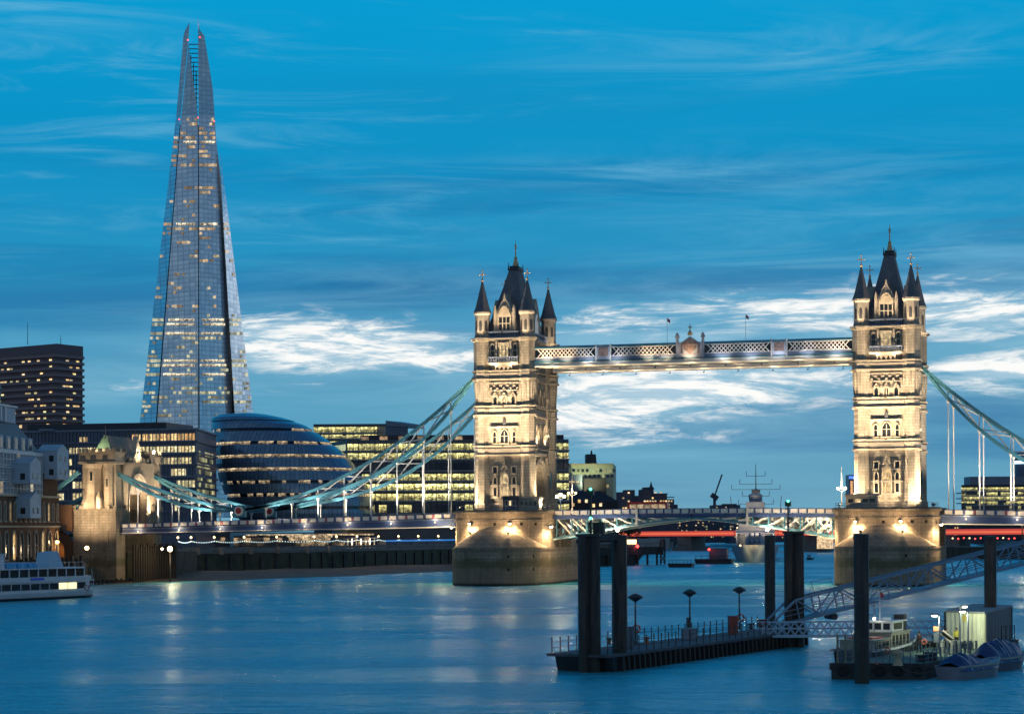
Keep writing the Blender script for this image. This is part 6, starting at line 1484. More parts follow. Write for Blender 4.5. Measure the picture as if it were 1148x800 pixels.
# ================================================================== riverside walk: lamps, festoon, people's terrace
walk = []
def wallpt(s):
    pts = [Vector((*p, 0)) for p in WALL[2:9]]; L = [0]
    for p, q in zip(pts, pts[1:]): L.append(L[-1]+(q-p).length)
    s = s*L[-1]
    for k in range(len(pts)-1):
        if s <= L[k+1]: return pts[k].lerp(pts[k+1], (s-L[k])/(L[k+1]-L[k]))
    return pts[-1]
lampus = [193, 219, 245, 278.5, 315, 357, 382, 405, 429, 451.5, 473.5, 496]
ords = ['first', 'second', 'third', 'fourth', 'fifth', 'sixth', 'seventh', 'eighth', 'ninth', 'tenth', 'eleventh', 'twelfth']
prev = None
def on_wall(u):
    lo, hi = 0.0, 1.0
    def uu(s):
        p = wallpt(s)-C0; rt = p.x*math.cos(CYAW)+p.y*math.sin(CYAW); dp = -p.x*math.sin(CYAW)+p.y*math.cos(CYAW); return 574+CF*rt/dp
    for _ in range(40):
        mid = (lo+hi)/2
        if uu(mid) < u: lo = mid
        else: hi = mid
    return wallpt(lo)
ends = []
for k, u in enumerate(lampus):
    p = on_wall(u)+Vector((-1.6, .8, 0)); z = zpx(600.2, (p-C0).length*.985)
    t = thing('street_lamp', f'globe street lamp on the riverside walk under the left deck, {ords[k]} from the left', 'street lamp', (p.x, p.y, 6.4), 'globe lamps along the riverside walk')
    m = MB(); m.lathe(p.x, p.y, [(.3, 6.4), (.26, 6.9), (.12, 7.1), (.08, z-.5), (.2, z-.4), (.1, z-.3)], 8); m.build('lamp_post', BLACK, t)
    m = MB(); m.sphere((p.x, p.y, z), .32, 10, 7); m.build('lamp_globe', LAMPB if False else LAMPW, t)
    light('lamp_light', 'POINT', (p.x+.9, p.y-1.2, z+.2), 300, (1, .66, .32), radius=.4, parent=t)
    ends.append(Vector((p.x+.3, p.y-.3, z-.9)))
fest = MB(); bulbs = MB()
for a, b in zip(ends, ends[1:]):
    n_ = 14; last = None
    for k in range(n_+1):
        q = a.lerp(b, k/n_); q.z -= 1.1*4*(k/n_)*(1-k/n_)*.35
        if last is not None: fest.bar(last, q, .12)
        last = q; bulbs.sphere(q+Vector((0, -.1, -.1)), .13, 6, 4)
ft = thing('string_lights', 'string of pale bulbs looped between the globe lamps of the riverside walk', 'string lights', ends[0])
fest.build('cable', BLACK, ft); bulbs.build('bulb_row', mat('pale_bulb', (.8, .9, .9), .4, emit=((.55, .85, .95), 1.5)), ft, kind='stuff')
# big floodlight on its mast by the gatehouse
p = atD(190.5, 615, 478); fl = thing('floodlight', 'blazing floodlight on a short mast just right of the timber palisade', 'floodlight', (p.x, p.y, 0), None)
m = MB(); m.tube((p.x, p.y, -1), (p.x, p.y, p.z-.5), .22, .16, 8); m.bar((p.x-1.2, p.y, p.z), (p.x+.6, p.y, p.z), .2); m.build('mast', BLACK, fl)
for dx, rr_ in ((-2.0, .28), (0, .62)):
    m = MB(); q = p+Vector((dx, 0, 0)); m.sphere(q, rr_, 12, 8, sy=.5); m.build('lamp_lens', LAMPB, fl)
light('flood_light', 'POINT', p+Vector((1.5, -2.0, 0)), 1500, (1, .74, .4), radius=.6, parent=fl)
light('flood_light', 'POINT', p+Vector((1.0, -1.0, -2.5)), 500, (1, .7, .36), radius=.6, parent=fl)
# terrace below the round office
p0, p1 = on_wall(398)+Vector((-3, 2, 0)), on_wall(428)+Vector((-3, 2, 0)); tt = thing('terrace_pavilion', 'open riverside pavilion with warm lit posts at the foot of the egg-shaped office', 'pavilion', (p0.x, p0.y, 6.4))
dd = (p1-p0); m = MB(); m.bar(Vector((p0.x, p0.y, 9.6)), Vector((p1.x, p1.y, 9.6)), 3, .25); m.build('pavilion_roof', BLUE, tt)
for k in range(7): q = p0+dd*(k/6); m = MB(); m.bar((q.x, q.y, 6.4), (q.x, q.y, 9.5), .3); m.build('pavilion_post', WHITE, tt)
for k in (1, 3, 5): q = p0+dd*(k/6); light('pavilion_light', 'POINT', (q.x, q.y-.6, 8.6), 240, (1, .7, .4), radius=.3, parent=tt)
p0, p1 = on_wall(434)+Vector((-2.2, 1.5, 0)), on_wall(520)+Vector((-2.2, 1.5, 0)); tt = thing('river_kiosk_row', 'long low kiosk row with a blue lit fascia just left of the left pier', 'kiosk', (p0.x, p0.y, 6.4)); dd = p1-p0
m = MB(); m.bar(Vector((p0.x, p0.y, 7.6)), Vector((p1.x, p1.y, 7.6)), 3.0, 2.4); m.build('kiosk_body', SHIPD, tt)
m = MB(); q0, q1 = p0+Vector((1.45, -.7, 0)), p1+Vector((1.45, -.7, 0)); m.bar((q0.x, q0.y, 8.7), (q1.x, q1.y, 8.7), .2, .45); m.build('lit_fascia', mat('blue_lit_fascia', (.1, .3, .6), .4, emit=((.04, .25, .8), .5)), tt)
for k in range(5): q = p0+dd*((k+.5)/5)+Vector((1.3, -.6, 0)); m = MB(); m.bar((q.x-.3, q.y-1.2, 7.4), (q.x+.3, q.y+1.2, 7.4), .2, .9); m.build('kiosk_window', DARKGL, tt)
gl = thing('shop_front', 'row of warm lit shop windows on the riverside at the foot of the egg-shaped office', 'shop front', on_wall(345)); a, b = atD(262, 600, 668), atD(425, 600, 672)
block(gl, 'shop_body', BLD, a, b, 5, 6.4, 10.2); strip(gl, strip_window('shop_strip', (1, .62, .3), (1, .75, .4), .8, .45, pane=2.2), a, b, 6.9, 9.6)
gl = thing('shop_front', 'dim row of lit windows behind the riverside walk next to the gatehouse', 'shop front', on_wall(230)); a, b = atD(182, 600, 640), atD(258, 600, 652)
block(gl, 'shop_body', BLD, a, b, 5, 6.4, 11.5); strip(gl, strip_window('shop_strip_b', (1, .55, .25), (1, .7, .4), .6, .3, pane=1.8), a, b, 7.2, 9.8)
wk = thing('walkway_parapet', 'pale low parapet with lifebelt boxes along the top of the embankment wall', 'parapet', on_wall(300)); m = MB()
for (a, b) in zip(WALL[2:7], WALL[3:8]): m.bar((a[0]+.2, a[1], 7.25), (b[0]+.2, b[1], 7.25), .3, .7)
m.build('parapet_wall', CONC, wk)
for u in (222, 248, 281, 312, 344, 368): q = on_wall(u); m = MB(); m.box(q.x-.1, q.x+.9, q.y-1.3, q.y-.5, 5.6, 7.4); m.build('ladder_box', CONC, wk)

# rooftop plant and masts on the offices
for nm_, ua, ub, D_, v0, v1, lab in (('roof_plant', 200, 214, 630, 479.5, 475.5, ''),):
    pass
# red bus crossing the left bascule
t = thing('bus', 'red bus crossing the left bascule, only its upper half showing over the parapet', 'bus', (29.5, 2.0, 14.75))
BX0, BX1, BY0, BY1, BZ = 25.0, 33.8, .8, 3.3, 14.8
m = MB(); m.prism([(BX0, BY0+.15), (BX0+.2, BY0), (BX1-.2, BY0), (BX1, BY0+.15), (BX1, BY1-.15), (BX1-.2, BY1), (BX0+.2, BY1), (BX0, BY1-.15)], BZ+.35, BZ+2.75); m.build('body', mat('bus_red', (.42, .03, .03), .35), t)
m = MB(); m.box(BX0+.3, BX1-.3, BY0+.15, BY1-.15, BZ+2.75, BZ+2.95); m.build('roof', mat('bus_red', (.42, .03, .03), .35), t)
for k in range(5): m = MB(); m.box(BX0+.5+k*1.62, BX0+1.95+k*1.62, BY0-.03, BY0+.05, BZ+1.5, BZ+2.4); m.build('bus_window', lit_window('bus_glow', (1, .7, .4), (1, .8, .5), .25, .6), t)
for x in (BX0+1.6, BX1-1.9):
    for y in (BY0+.05, BY1-.3): m = MB(); m.tube((x, y, BZ+.45), (x, y+.25, BZ+.45), .45, n=14); m.build('wheel', BLACK, t)
# roof clutter of the city blocks
for (ua, ub, v0, v1, D_, name_) in ((44, 60, 480, 477.6, 622, 'office_block'), (196, 212, 480.2, 476.8, 618, 'office_block')):
    r_ = bpy.data.objects['office_block']; block(r_, 'roof_plant', BLUEGR, atD(ua, 593, D_), atD(ub, 593, D_), 6, zpx(v0, D_), zpx(v1, D_))
# ================================================================== on the pier tops
def cabin(u0, u1, vtop, x0, Y, wallm, label, lit, dep=3.4):
    a, b = atY(u0, 571, Y), atY(u1, 571, Y); zt = atY((u0+u1)/2, vtop, Y).z
    t = thing('control_cabin', label, 'cabin', ((a.x+b.x)/2, Y, 15.2)); w = b.x-a.x
    m = MB(); m.box(a.x, b.x, Y, Y+dep, 15.2, zt-.5); m.build('cabin_wall', wallm, t)
    m = MB(); m.box(a.x-.35, b.x+.35, Y-.35, Y+dep+.3, zt-.5, zt-.25); m.box(a.x-.1, b.x+.1, Y-.1, Y+dep, zt-.25, zt); m.build('cabin_roof', wallm if wallm is PORT2 else SLATEW, t)
    n = 4 if w > 4 else 3
    for k in range(n):
        x = a.x+.35+(w-.7)*k/n; fr = MB(); T = lambda u, d, z: (u, Y-d, z); ww = (w-.7)/n
        fr.ring(rect_pts(x+ww/2, 16.8, ww-.1, zt-17.7), rect_pts(x+ww/2, 16.95, ww-.35, zt-18.0), -.02, .1, T); wn = fr.build('window', TRIM, t)
        g_ = MB(); g_.plate(rect_pts(x+ww/2, 16.95, ww-.35, zt-18.0), -.01, .03, T); g_.build('pane', WARMWIN if k in lit else DARKGL, wn)
    return t
cabin(564, 580, 555.5, 0, -15.3, mat('navy_paint', (.04, .055, .1), .5), 'dark blue hut with one lit pane on the left pier top', (1,), 3)
cabin(581, 604, 556.5, 0, -14.6, PORT2, 'pale stone control cabin with a flat roof on the left pier top', (), 3)
cabin(948, 984, 553, 82.3, -16.2, PORT2, 'stone control cabin with one bright window on the right pier top', (1,), 3)
for (u, vt, Y, lab, lv, pw) in ((628.5, 557, -8, 'ornate lamp standard blazing just right of the left tower foot', 557, 1200), (641.5, 553, -10.5, 'white ornate lamp mast with clustered globes right of the left tower foot', 555, 500), (943.5, 548, -10.5, 'white glowing lamp mast standing left of the right tower foot', 549, 700)):
    p = atY(u, vt, Y); zb = 15.2; t = thing('lamp_standard', lab, 'lamp post', (p.x, p.y, zb))
    m = MB(); m.lathe(p.x, p.y, [(.34, zb), (.26, zb+.8), (.12, zb+1.0), (.1, p.z-.4)], 8)
    for dx in (-.8, .8): m.bar((p.x, p.y, p.z-.5), (p.x+dx, p.y, p.z-.1), .1)
    if u != 628.5: m.tube((p.x, p.y, p.z), (p.x, p.y, atY(u, 533 if u < 700 else 523.5, Y).z), .16, .07, 6)
    m.build('lamp_post', WHITE if u != 628.5 else BLUE, t)
    for dx, dz in ((-.8, .15), (.8, .15), (0, .5)): m = MB(); m.sphere((p.x+dx, p.y, p.z+dz), .34 if u == 628.5 else .26, 8, 6); m.build('lamp_globe', LAMPB if u == 628.5 or u > 900 else LAMPW, t)
    light('lamp_light', 'POINT', (p.x, p.y-1.0, p.z+.5), pw, (1, .76, .45), radius=.5, parent=t)
p = atD(1146, 585.5, 520); t = thing('lamp_standard', 'bright lamp on the right deck at the right edge of the frame', 'lamp post', (p.x, p.y, 12)); m = MB(); m.sphere(p, .6, 8, 6); m.build('lamp_globe', LAMPB, t); m = MB(); m.tube((p.x, p.y, 6), (p.x, p.y, p.z-.5), .15, n=6); m.build('lamp_post', BLACK, t); light('lamp_light', 'POINT', p+Vector((0, -1.2, 0)), 900, WARM, radius=.5, parent=t)

# ================================================================== mooring piles of the landing stage
PILEB = bpy.data.materials.new('tarred_steel_pile'); PILEB.use_nodes = True
def _p():
    n = NT(PILEB.node_tree); b = PILEB.node_tree.nodes['Principled BSDF']; g_ = n.new('ShaderNodeNewGeometry'); x, y, z = n.sep(g_.outputs['Position'])
    nz = n.noise(n.vec(n.math('MULTIPLY', x, 3), n.math('MULTIPLY', y, 3), n.math('MULTIPLY', z, .35)), 1.0, 5, .6)
    c = n.mix(n.smooth(nz, .42, .68), (.016, .014, .016, 1), (.07, .045, .036, 1))
    h = n.math('ADD', z, n.math('MULTIPLY', nz, 1.6)); c = n.mix(n.math('SUBTRACT', 1.0, n.smooth(h, 2.2, 3.6)), c, (.02, .021, .013, 1))
    n.l.new(c, b.inputs['Base Color']); b.inputs['Roughness'].default_value = .6
    bp = n.new('ShaderNodeBump'); bp.inputs['Strength'].default_value = .5; bp.inputs['Distance'].default_value = .05; n.l.new(nz, bp.inputs['Height']); n.l.new(bp.outputs[0], b.inputs['Normal'])
_p()
def pile(u0, u1, vt, D, label, double=False):
    a, b = atD(u0, vt, D), atD(u1, vt, D); c = (a+b)/2; w = (b-a).length; t = thing('mooring_pile', label, 'mooring pile', (c.x, c.y, 0), 'tall piles of the landing stage')
    n = 12 if not double else 4; m = MB()
    if double:
        for s_ in (-.25, .25): m.lathe(c.x+s_*w*.96, c.y+s_*.3*w, [(w*.262, -3), (w*.262, c.z)], 10)
        m.box(c.x-w*.1, c.x+w*.1, c.y-w*.1, c.y+w*.05, -3, c.z-.1)
    else: m.lathe(c.x, c.y, [(w/2, -3), (w/2, c.z)], 10, smooth=False)
    m.build('pile_shaft', PILEB, t)
    k = MB(); k.lathe(c.x, c.y, [(w*.53, c.z-.22), (w*.53, c.z+.06), (w*.1, c.z+.1)], 10) if not double else k.box(c.x-w*.55, c.x+w*.55, c.y-w*.32, c.y+w*.32, c.z, c.z+.22); k.build('pile_cap', STEELD, t)
    for zz in (3.2, 6.6):
        k = MB(); k.lathe(c.x, c.y, [(w*.515, zz), (w*.515, zz+.18)], 10) if not double else None
        if not double: k.build('pile_band', STEELD, t)
    return c, w, t
c1, w1, t1 = pile(648, 672.5, 601, 170, 'broad black mooring pile, left and wider of the beam-joined pair at the pontoon left end', True)
c2, w2, t2 = pile(685.5, 703, 600.5, 172, 'slimmer black mooring pile, right of the beam-joined pair at the pontoon left end')
m = MB(); m.bar(c1+Vector((.4, 0, -.1)), c2+Vector((0, 0, -.1)), .7, .5); bo = m.build('tie_beam', STEELD, None, loc=tuple((c1+c2)/2), label='dark steel beam tying the tops of two piles at the pontoon left end', cat='beam')
hr = MB(); z = c1.z+.15
for k in range(7): p = c1.lerp(c2, k/6); hr.bar((p.x, p.y-.3, z), (p.x, p.y-.3, z+1.0), .05)
hr.bar((c1.x, c1.y-.3, z+1.0), (c2.x, c2.y-.3, z+1.0), .05); hr.bar((c1.x, c1.y-.3, z+.55), (c2.x, c2.y-.3, z+.55), .04); hr.build('railing', STEELD, bo)
m = MB(); p = c1.lerp(c2, .34); m.box(p.x-.45, p.x+.45, p.y-.3, p.y+.3, z+.02, z+1.0); m.build('control_box', STEELD, bo)
pile(857, 869, 600.5, 222, 'single slim black mooring pile left of the double one behind the gangway foot')
pile(879, 901, 597.5, 204, 'thick double black mooring pile behind the gangway foot', True)
pile(957, 974, 599, 156, 'nearest black mooring pile, rising in front of the work barge')
pile(1103, 1117, 601.5, 190, 'black mooring pile at the right behind the pale shed')
def signal(u, vt, vb, D, greens, label):
    a, b = atD(u, vt, D), atD(u, vb, D); t = thing('signal_mast', label, 'signal mast', tuple(b))
    m = MB(); m.tube(b, a, .11, .08, 6); m.bar(a+Vector((-.35, 0, -.9)), a+Vector((.1, 0, -.9)), .08); m.box(a.x-.28, a.x+.28, a.y-.25, a.y+.25, a.z-.65, a.z-.15); m.build('mast', BLACK, t)
    for v_ in greens: g_ = MB(); g_.sphere(atD(u, v_, D-.4), .12, 8, 6); g_.build('green_lamp', LAMPG, t)
    m = MB(); m.bar(b+Vector((-.5, 0, 1.0)), b+Vector((.9, 0, 1.0)), .06); m.build('mast_bracket', BLACK, t)
signal(662, 546, 600, 170, (548, 580.5), 'slim black signal mast with two green lamps on the broad left pile')
signal(883.5, 560, 597, 204, (561.5,), 'short black signal mast with one green lamp on the double pile')

# ================================================================== long pontoon
DKP_ = mat('pontoon_deck_grey', (.09, .1, .12), .8, noise=(.6, .4)); GALV = mat('galvanised_steel', (.16, .2, .26), .45, metal=.3, noise=(.8, .3)); CABG = mat('cabinet_blue_grey', (.12, .16, .22), .5)
o0 = atZ(689, 752.5); e0 = atZ(903, 722); rz = math.atan2(e0.y-o0.y, e0.x-o0.x); LP = (e0-o0).length; WP = 5.2
po = lthing('pontoon', 'long dark floating pontoon with ribbed side fenders and thin railings', 'pontoon', (o0.x, o0.y, 0), rz)
m = MB(); m.hexa([(0, 0, -.8), (LP, 0, -.8), (LP, WP, -.8), (0, WP, -.8), (-.6, -.1, 1.25), (LP+.3, -.1, 1.25), (LP+.3, WP+.1, 1.25), (-.6, WP+.1, 1.25)]); m.build('hull', STEELD, po)
m = MB(); m.box(-1.6, LP+.4, -.35, WP+.35, 1.25, 1.48); m.build('deck', DKP_, po)
for k in range(42):
    x = .8+k*(LP-1.4)/41; m = MB(); m.bar((x+.32, -.2, -.35), (x-.06, -.3, 1.2), .38, .3, up=(1, 0, 0)); m.build('fender_rib', mat('worn_timber', (.055, .045, .04), .8, noise=(2, .5)), po)
for yy in (.0, WP):
    rl = MB()
    for z in (1.95, 2.42): rl.bar((-1.4, yy, z), (LP, yy, z), .04)
    rl.build('handrail', STEELD, po)
    for k in range(31): m = MB(); x = -1.3+k*(LP+1.2)/30; m.tube((x, yy, 1.48), (x, yy, 2.75), .05, .05, 5); m.sphere((x, yy, 2.75), .08, 6, 4); m.build('rail_post', STEELD, po)
R3 = Matrix.Rotation(rz, 3, 'Z')
def on_pontoon(u, v, z=1.48): p = atZ(u, v, z); return p
def pont_lamp(u, vb, vt, label):
    b = atZ(u, vb, 1.48); D = (b-C0).dot(Vector((-math.sin(CYAW), math.cos(CYAW), 0))); a = atD(u, vt, D); t = thing('pontoon_lamp', label, 'lamp post', tuple(b), 'unlit lamps on the pontoon')
    m = MB(); m.lathe(b.x, b.y, [(.2, b.z), (.1, b.z+.4), (.07, a.z-.3)], 8); m.build('lamp_post', STEELD, t)
    m = MB(); m.lathe(b.x, b.y, [(.1, a.z-.5), (.42, a.z-.28), (.72, a.z-.12), (.66, a.z), (.3, a.z+.18), (.1, a.z+.26)], 12, smooth=True); m.build('lamp_hood', STEELD, t)
pont_lamp(712.5, 722, 668, 'unlit mushroom-headed lamp post on the pontoon by the white cabinet, leftmost of three'); pont_lamp(773.5, 712, 663, 'unlit mushroom-headed lamp post on the pontoon above the grey locker, middle of three'); pont_lamp(829, 705, 660, 'unlit mushroom-headed lamp post beside the red cabinet on the pontoon')
def boxthing(name, label, cat, u0, u1, vb, vt, z0, depth, mt, extra=None):
    a, b = atZ(u0, vb, z0), None; D = (a-C0).dot(Vector((-math.sin(CYAW), math.cos(CYAW), 0))); b = atD(u1, vb, D); h = (vb-vt)/CF*D; c = (a+b)/2
    t = lthing(name, label, cat, (c.x, c.y, z0), CYAW+.25); w = (b-a).length/1.06
    m = MB(); m.box(-w/2, w/2, 0, depth, .08, h-.08); m.box(-w/2+.08, w/2-.08, .08, depth-.08, 0, .08); m.build(name+'_body', mt, t)
    m = MB(); m.box(-w/2-.04, w/2+.04, -.05, depth+.05, h-.08, h); m.build('lid', mt, t)
    m = MB(); m.box(-.02, .02, -.025, 0, .15, h-.15); m.box(w*.12, w*.2, -.05, 0, h*.5, h*.5+.12); m.build('door_seam', BLACK, t)
    return t
boxthing('cabinet', 'tall pale grey cabinet on the pontoon between the slim pile and the first lamp', 'cabinet', 703.5, 711.5, 727, 702, 1.48, .7, CABG)
boxthing('locker', 'low pale grey locker on the pontoon below the middle lamp', 'locker', 766, 782, 717, 704, 1.48, .9, mat('locker_grey', (.2, .24, .3), .5))
boxthing('cabinet', 'slim dark meter cabinet on the pontoon at the foot of the middle lamp', 'cabinet', 770.5, 775, 709, 692, 1.48, .35, STEELD)
boxthing('cabinet', 'red fire cabinet on the pontoon beside the right lamp', 'cabinet', 818, 828, 711, 690, 1.48, .7, mat('fire_red', (.22, .03, .03), .5))
boxthing('locker', 'red locker at the right end of the pontoon by the gangway foot', 'locker', 851, 862, 703, 694, 1.48, .7, mat('fire_red', (.22, .03, .03), .5))
def lifebuoy(p, label, col=None, n=Vector((0, -1, 0)), r=.32, band=1):
    t = thing('lifebuoy', label, 'lifebuoy', tuple(p)); m = MB(); N = 18; K = 8; vs = []; a_ = n.orthogonal().normalized(); b_ = n.cross(a_)
    for i in range(N):
        t_ = 2*math.pi*i/N; d = a_*math.cos(t_)+b_*math.sin(t_)
        for k in range(K): q = 2*math.pi*k/K; vs.append(Vector(p)+d*(r+r*.3*math.cos(q))+n*r*.28*math.sin(q))
    m.add(vs, [(i*K+k, i*K+(k+1) % K, ((i+1) % N)*K+(k+1) % K, ((i+1) % N)*K+k) for i in range(N) for k in range(K)], 0, True); m.build('buoy_ring', col or mat('buoy_red', (.5, .06, .04), .5), t)
    m = MB()
    for k in range(4): t_ = math.pi*k/2+.4; d = a_*math.cos(t_)+b_*math.sin(t_); m.bar(Vector(p)+d*(r*.64)+n*.02, Vector(p)+d*(r*1.36)+n*.02, .1, r*.66, up=n)
    m.build('buoy_band', WHITE if band else mat('buoy_pale_red', (.6, .25, .18), .5), t)
lifebuoy(atD(713.5, 704.5, 186), 'red lifebuoy on the leftmost pontoon lamp post'); lifebuoy(atD(830.5, 692, 203), 'dark red lifebuoy on the lamp post beside the red cabinet', mat('buoy_dark_red', (.18, .03, .03), .5))
for (u, v, w_) in ((725, 721, .5), (683, 722, .4), (842, 705, .4)): p = atZ(u, v, 1.48); m = MB(); m.lathe(p.x, p.y, [(.22, 1.48), (.18, 1.95), (.3, 2.0), (.3, 2.1)], 8); m.build('bollard', STEELD if u != 725 else mat('dull_orange', (.4, .16, .06), .6), None, loc=(p.x, p.y, 1.48), label={725: 'small dull orange bollard on the pontoon right of the slim pile', 683: 'small dark bollard on the pontoon between the paired piles', 842: 'small dark bollard on the pontoon right of the red cabinet'}[u], cat='bollard')

# ================================================================== gangway and link truss
GWB = mat('gangway_blue_grey', (.16, .27, .40), .45, noise=(.8, .3)); LWH = mat('pale_blue_steel', (.30, .44, .58), .45)
g0, g1 = atD(872, 701.5, 202), atD(1262, 603.5, 212); gd = (g1-g0).normalized(); side = gd.cross(Vector((0, 0, 1))).normalized(); upv = side.cross(gd).normalized(); LG = (g1-g0).length
gw = thing('gangway', 'blue-grey lattice gangway sloping up from the pontoon to the right edge', 'gangway', tuple(g0))
for s_, nm in ((0, 'near'), (-1.9, 'far')):
    o = g0-side*(-s_) if False else g0+side*(-s_*-1)
    A_ = lambda x, z: o+gd*x+upv*z
    m = MB(); m.bar(A_(0, 0), A_(LG, 0), .2, .26); m.build('bottom_chord', GWB, gw)
    m = MB(); m.bar(A_(2.4, 2.1), A_(LG, 2.1), .18, .2); m.bar(A_(-.2, .6), A_(2.4, 2.1), .18, .2); m.bar(A_(0, 0), A_(-.2, .6), .18, .2); m.build('top_chord', GWB, gw)
    for z in (.75, 1.2): m = MB(); m.bar(A_(1, z), A_(LG, z), .06, .06); m.build('handrail', GWB, gw)
    n_ = 15; st = (LG-2.4)/n_
    for k in range(n_):
        x = 2.4+k*st
        m = MB(); m.bar(A_(x, 0), A_(x, 2.1), .11, .11); m.build('truss_post', GWB, gw)
        m = MB(); m.bar(A_(x, 0 if k % 2 else 2.1), A_(x+st, 2.1 if k % 2 else 0), .12, .12); m.build('truss_diagonal', GWB, gw)
m = MB(); m.bar(g0-side*.95*-1*-1+upv*.05, g0-side*.95+gd*LG+upv*.05, 1.7, .1, up=upv); m.build('gangway_floor', GWB, gw)
for k in range(9):
    x = 3+k*(LG-4)/8; m = MB(); m.bar(g0+gd*x+upv*2.1, g0-side*1.9+gd*x+upv*2.1, .1, .1); m.build('cross_brace', GWB, gw)
m = MB(); x = 2.0; q = g0+gd*4.6+upv*2.2
m.bar(q, q+Vector((-.5, 0, 1.2)), .07); m.bar(q+Vector((-.5, 0, 1.2)), q+gd*2.0+Vector((-.4, 0, 1.1)), .07); m.bar(q+gd*2.2, q+gd*2.0+Vector((-.4, 0, 1.1)), .07); m.build('safety_hoop', GWB, gw)
m = MB(); q = g0+gd*6.2; m.tube(q+side*.1+Vector((0, 0, -.45)), q-side*1.9+Vector((0, 0, -.45)), .32, n=12); m.bar(q, q+Vector((0, 0, -.5)), .12); m.build('gangway_roller', STEELD, gw)
lk = thing('link_bridge', 'pale blue level truss walkway from the pontoon end across behind the moored tour boat', 'footbridge', tuple(atD(852, 713.5, 200)))
a, b = atD(853, 713.5, 200), atD(1062, 712.5, 196); d = (b-a).normalized(); sd_ = d.cross(Vector((0, 0, 1))).normalized(); L = (b-a).length
m = MB(); m.bar(a-sd_*.6, b-sd_*.6, 1.3, .16); m.build('walk_deck', LWH, lk)
for s_ in (0, -1.3):
    q0, q1 = a+sd_*s_*1, b+sd_*s_*1
    for z, nm in ((.1, 'bottom_chord'), (.78, 'middle_rail'), (1.42, 'top_chord')):
        m = MB(); m.bar(q0+Vector((0, 0, z))-d*(.0 if z < .2 else .5), q1+Vector((0, 0, z)), .09, .1); m.build(nm, LWH, lk)
    n_ = 22; st = L/n_; lt = MB()
    for k in range(n_):
        for z0, z1_ in ((.1, .78), (.78, 1.42)):
            lt.bar(q0+d*(k*st)+Vector((0, 0, z0 if z0 < .5 else z1_)), q0+d*((k+.5)*st)+Vector((0, 0, z1_ if z0 < .5 else z0)), .07, .07); lt.bar(q0+d*((k+.5)*st)+Vector((0, 0, z1_ if z0 < .5 else z0)), q0+d*((k+1)*st)+Vector((0, 0, z0 if z0 < .5 else z1_)), .07, .07)
    lt.build('lattice_panel', LWH, lk)

# ================================================================== work barge, shed, lamps
P_, Q_ = atZ(932, 761), atZ(1037, 761.5); Lb = Vector((.233, .972, 0)).normalized(); Cp = Vector((.972, -.233, 0)).normalized()
R_ = Q_+Lb*27.5; S_ = P_+Lb*27.5
ba = thing('work_barge', 'black flat work barge with a green deck and thin railings, moored at the right', 'barge', tuple((P_+R_)/2))
GRD = mat('green_deck_paint', (.10, .17, .12), .7, noise=(.8, .45), bump=.2)
def skew(m, ia, ib, ja, jb, z0, z1, mi=0):
    f_ = lambda i, j: P_+(Q_-P_)*i+Lb*j
    pts = [f_(ia, ja), f_(ib, ja), f_(ib, jb), f_(ia, jb)]
    return m.hexa([Vector((p.x, p.y, z0)) for p in pts]+[Vector((p.x, p.y, z1)) for p in pts], mi)
m = MB(); skew(m, 0, 1, 0, 27.5, -.6, 1.1); m.build('hull', STEELD, ba)
m = MB(); skew(m, .02, .98, .15, 27.3, 1.1, 1.2); m.build('deck', GRD, ba)
m = MB(); skew(m, -.015, 1.015, -.12, .1, .75, 1.28); skew(m, -.015, .01, .1, 27.5, .75, 1.28); skew(m, .99, 1.015, .1, 27.5, .75, 1.28); m.build('rubbing_strake', BLACK, ba)
def barge_pt(i, j, z=1.2): p = P_+(Q_-P_)*i+Lb*j; return Vector((p.x, p.y, z))
rails = MB()
for (i0, j0, i1, j1, n_) in ((.03, .4, .97, .4, 13), (.03, .4, .03, 27, 22), (.97, .4, .97, 15, 13)):
    for k in range(n_+1):
        p = barge_pt(i0+(i1-i0)*k/n_, j0+(j1-j0)*k/n_); m = MB(); m.tube(p, p+Vector((0, 0, 1.05)), .045, n=5); m.build('rail_post', GALV, ba)
    a, b = barge_pt(i0, j0), barge_pt(i1, j1)
    for z in (.4, .72, 1.05): rails.bar(a+Vector((0, 0, z)), b+Vector((0, 0, z)), .035)
rails.build('handrail', GALV, ba)
for k in range(4): p = barge_pt(.06+k*.085, .2); m = MB(); m.bar(p+Vector((0, 0, -.1)), p+Vector((0, 0, 2.3)), .16, .16); m.build('fender_post', mat('weathered_pale_timber', (.3, .28, .2), .8, noise=(1.5, .4)), ba)
m = MB(); p = barge_pt(.22, 1.0, 1.22); m.bar(p, p+Cp*2.0, .9, .12); m.build('deck_hatch', mat('dull_red_orange', (.45, .12, .07), .7), ba)
p = atZ(1006.5, 745.5, 1.2); m = MB(); m.lathe(p.x, p.y, [(.42, 1.2), (.36, 1.35), (.27, 1.5), (.25, 2.0), (.4, 2.12), (.4, 2.3), (.2, 2.4)], 12, smooth=True); m.build('bollard', mat('buff_paint', (.5, .36, .22), .6), None, loc=(p.x, p.y, 1.2), label='buff coloured cast bollard on the green barge deck', cat='bollard')
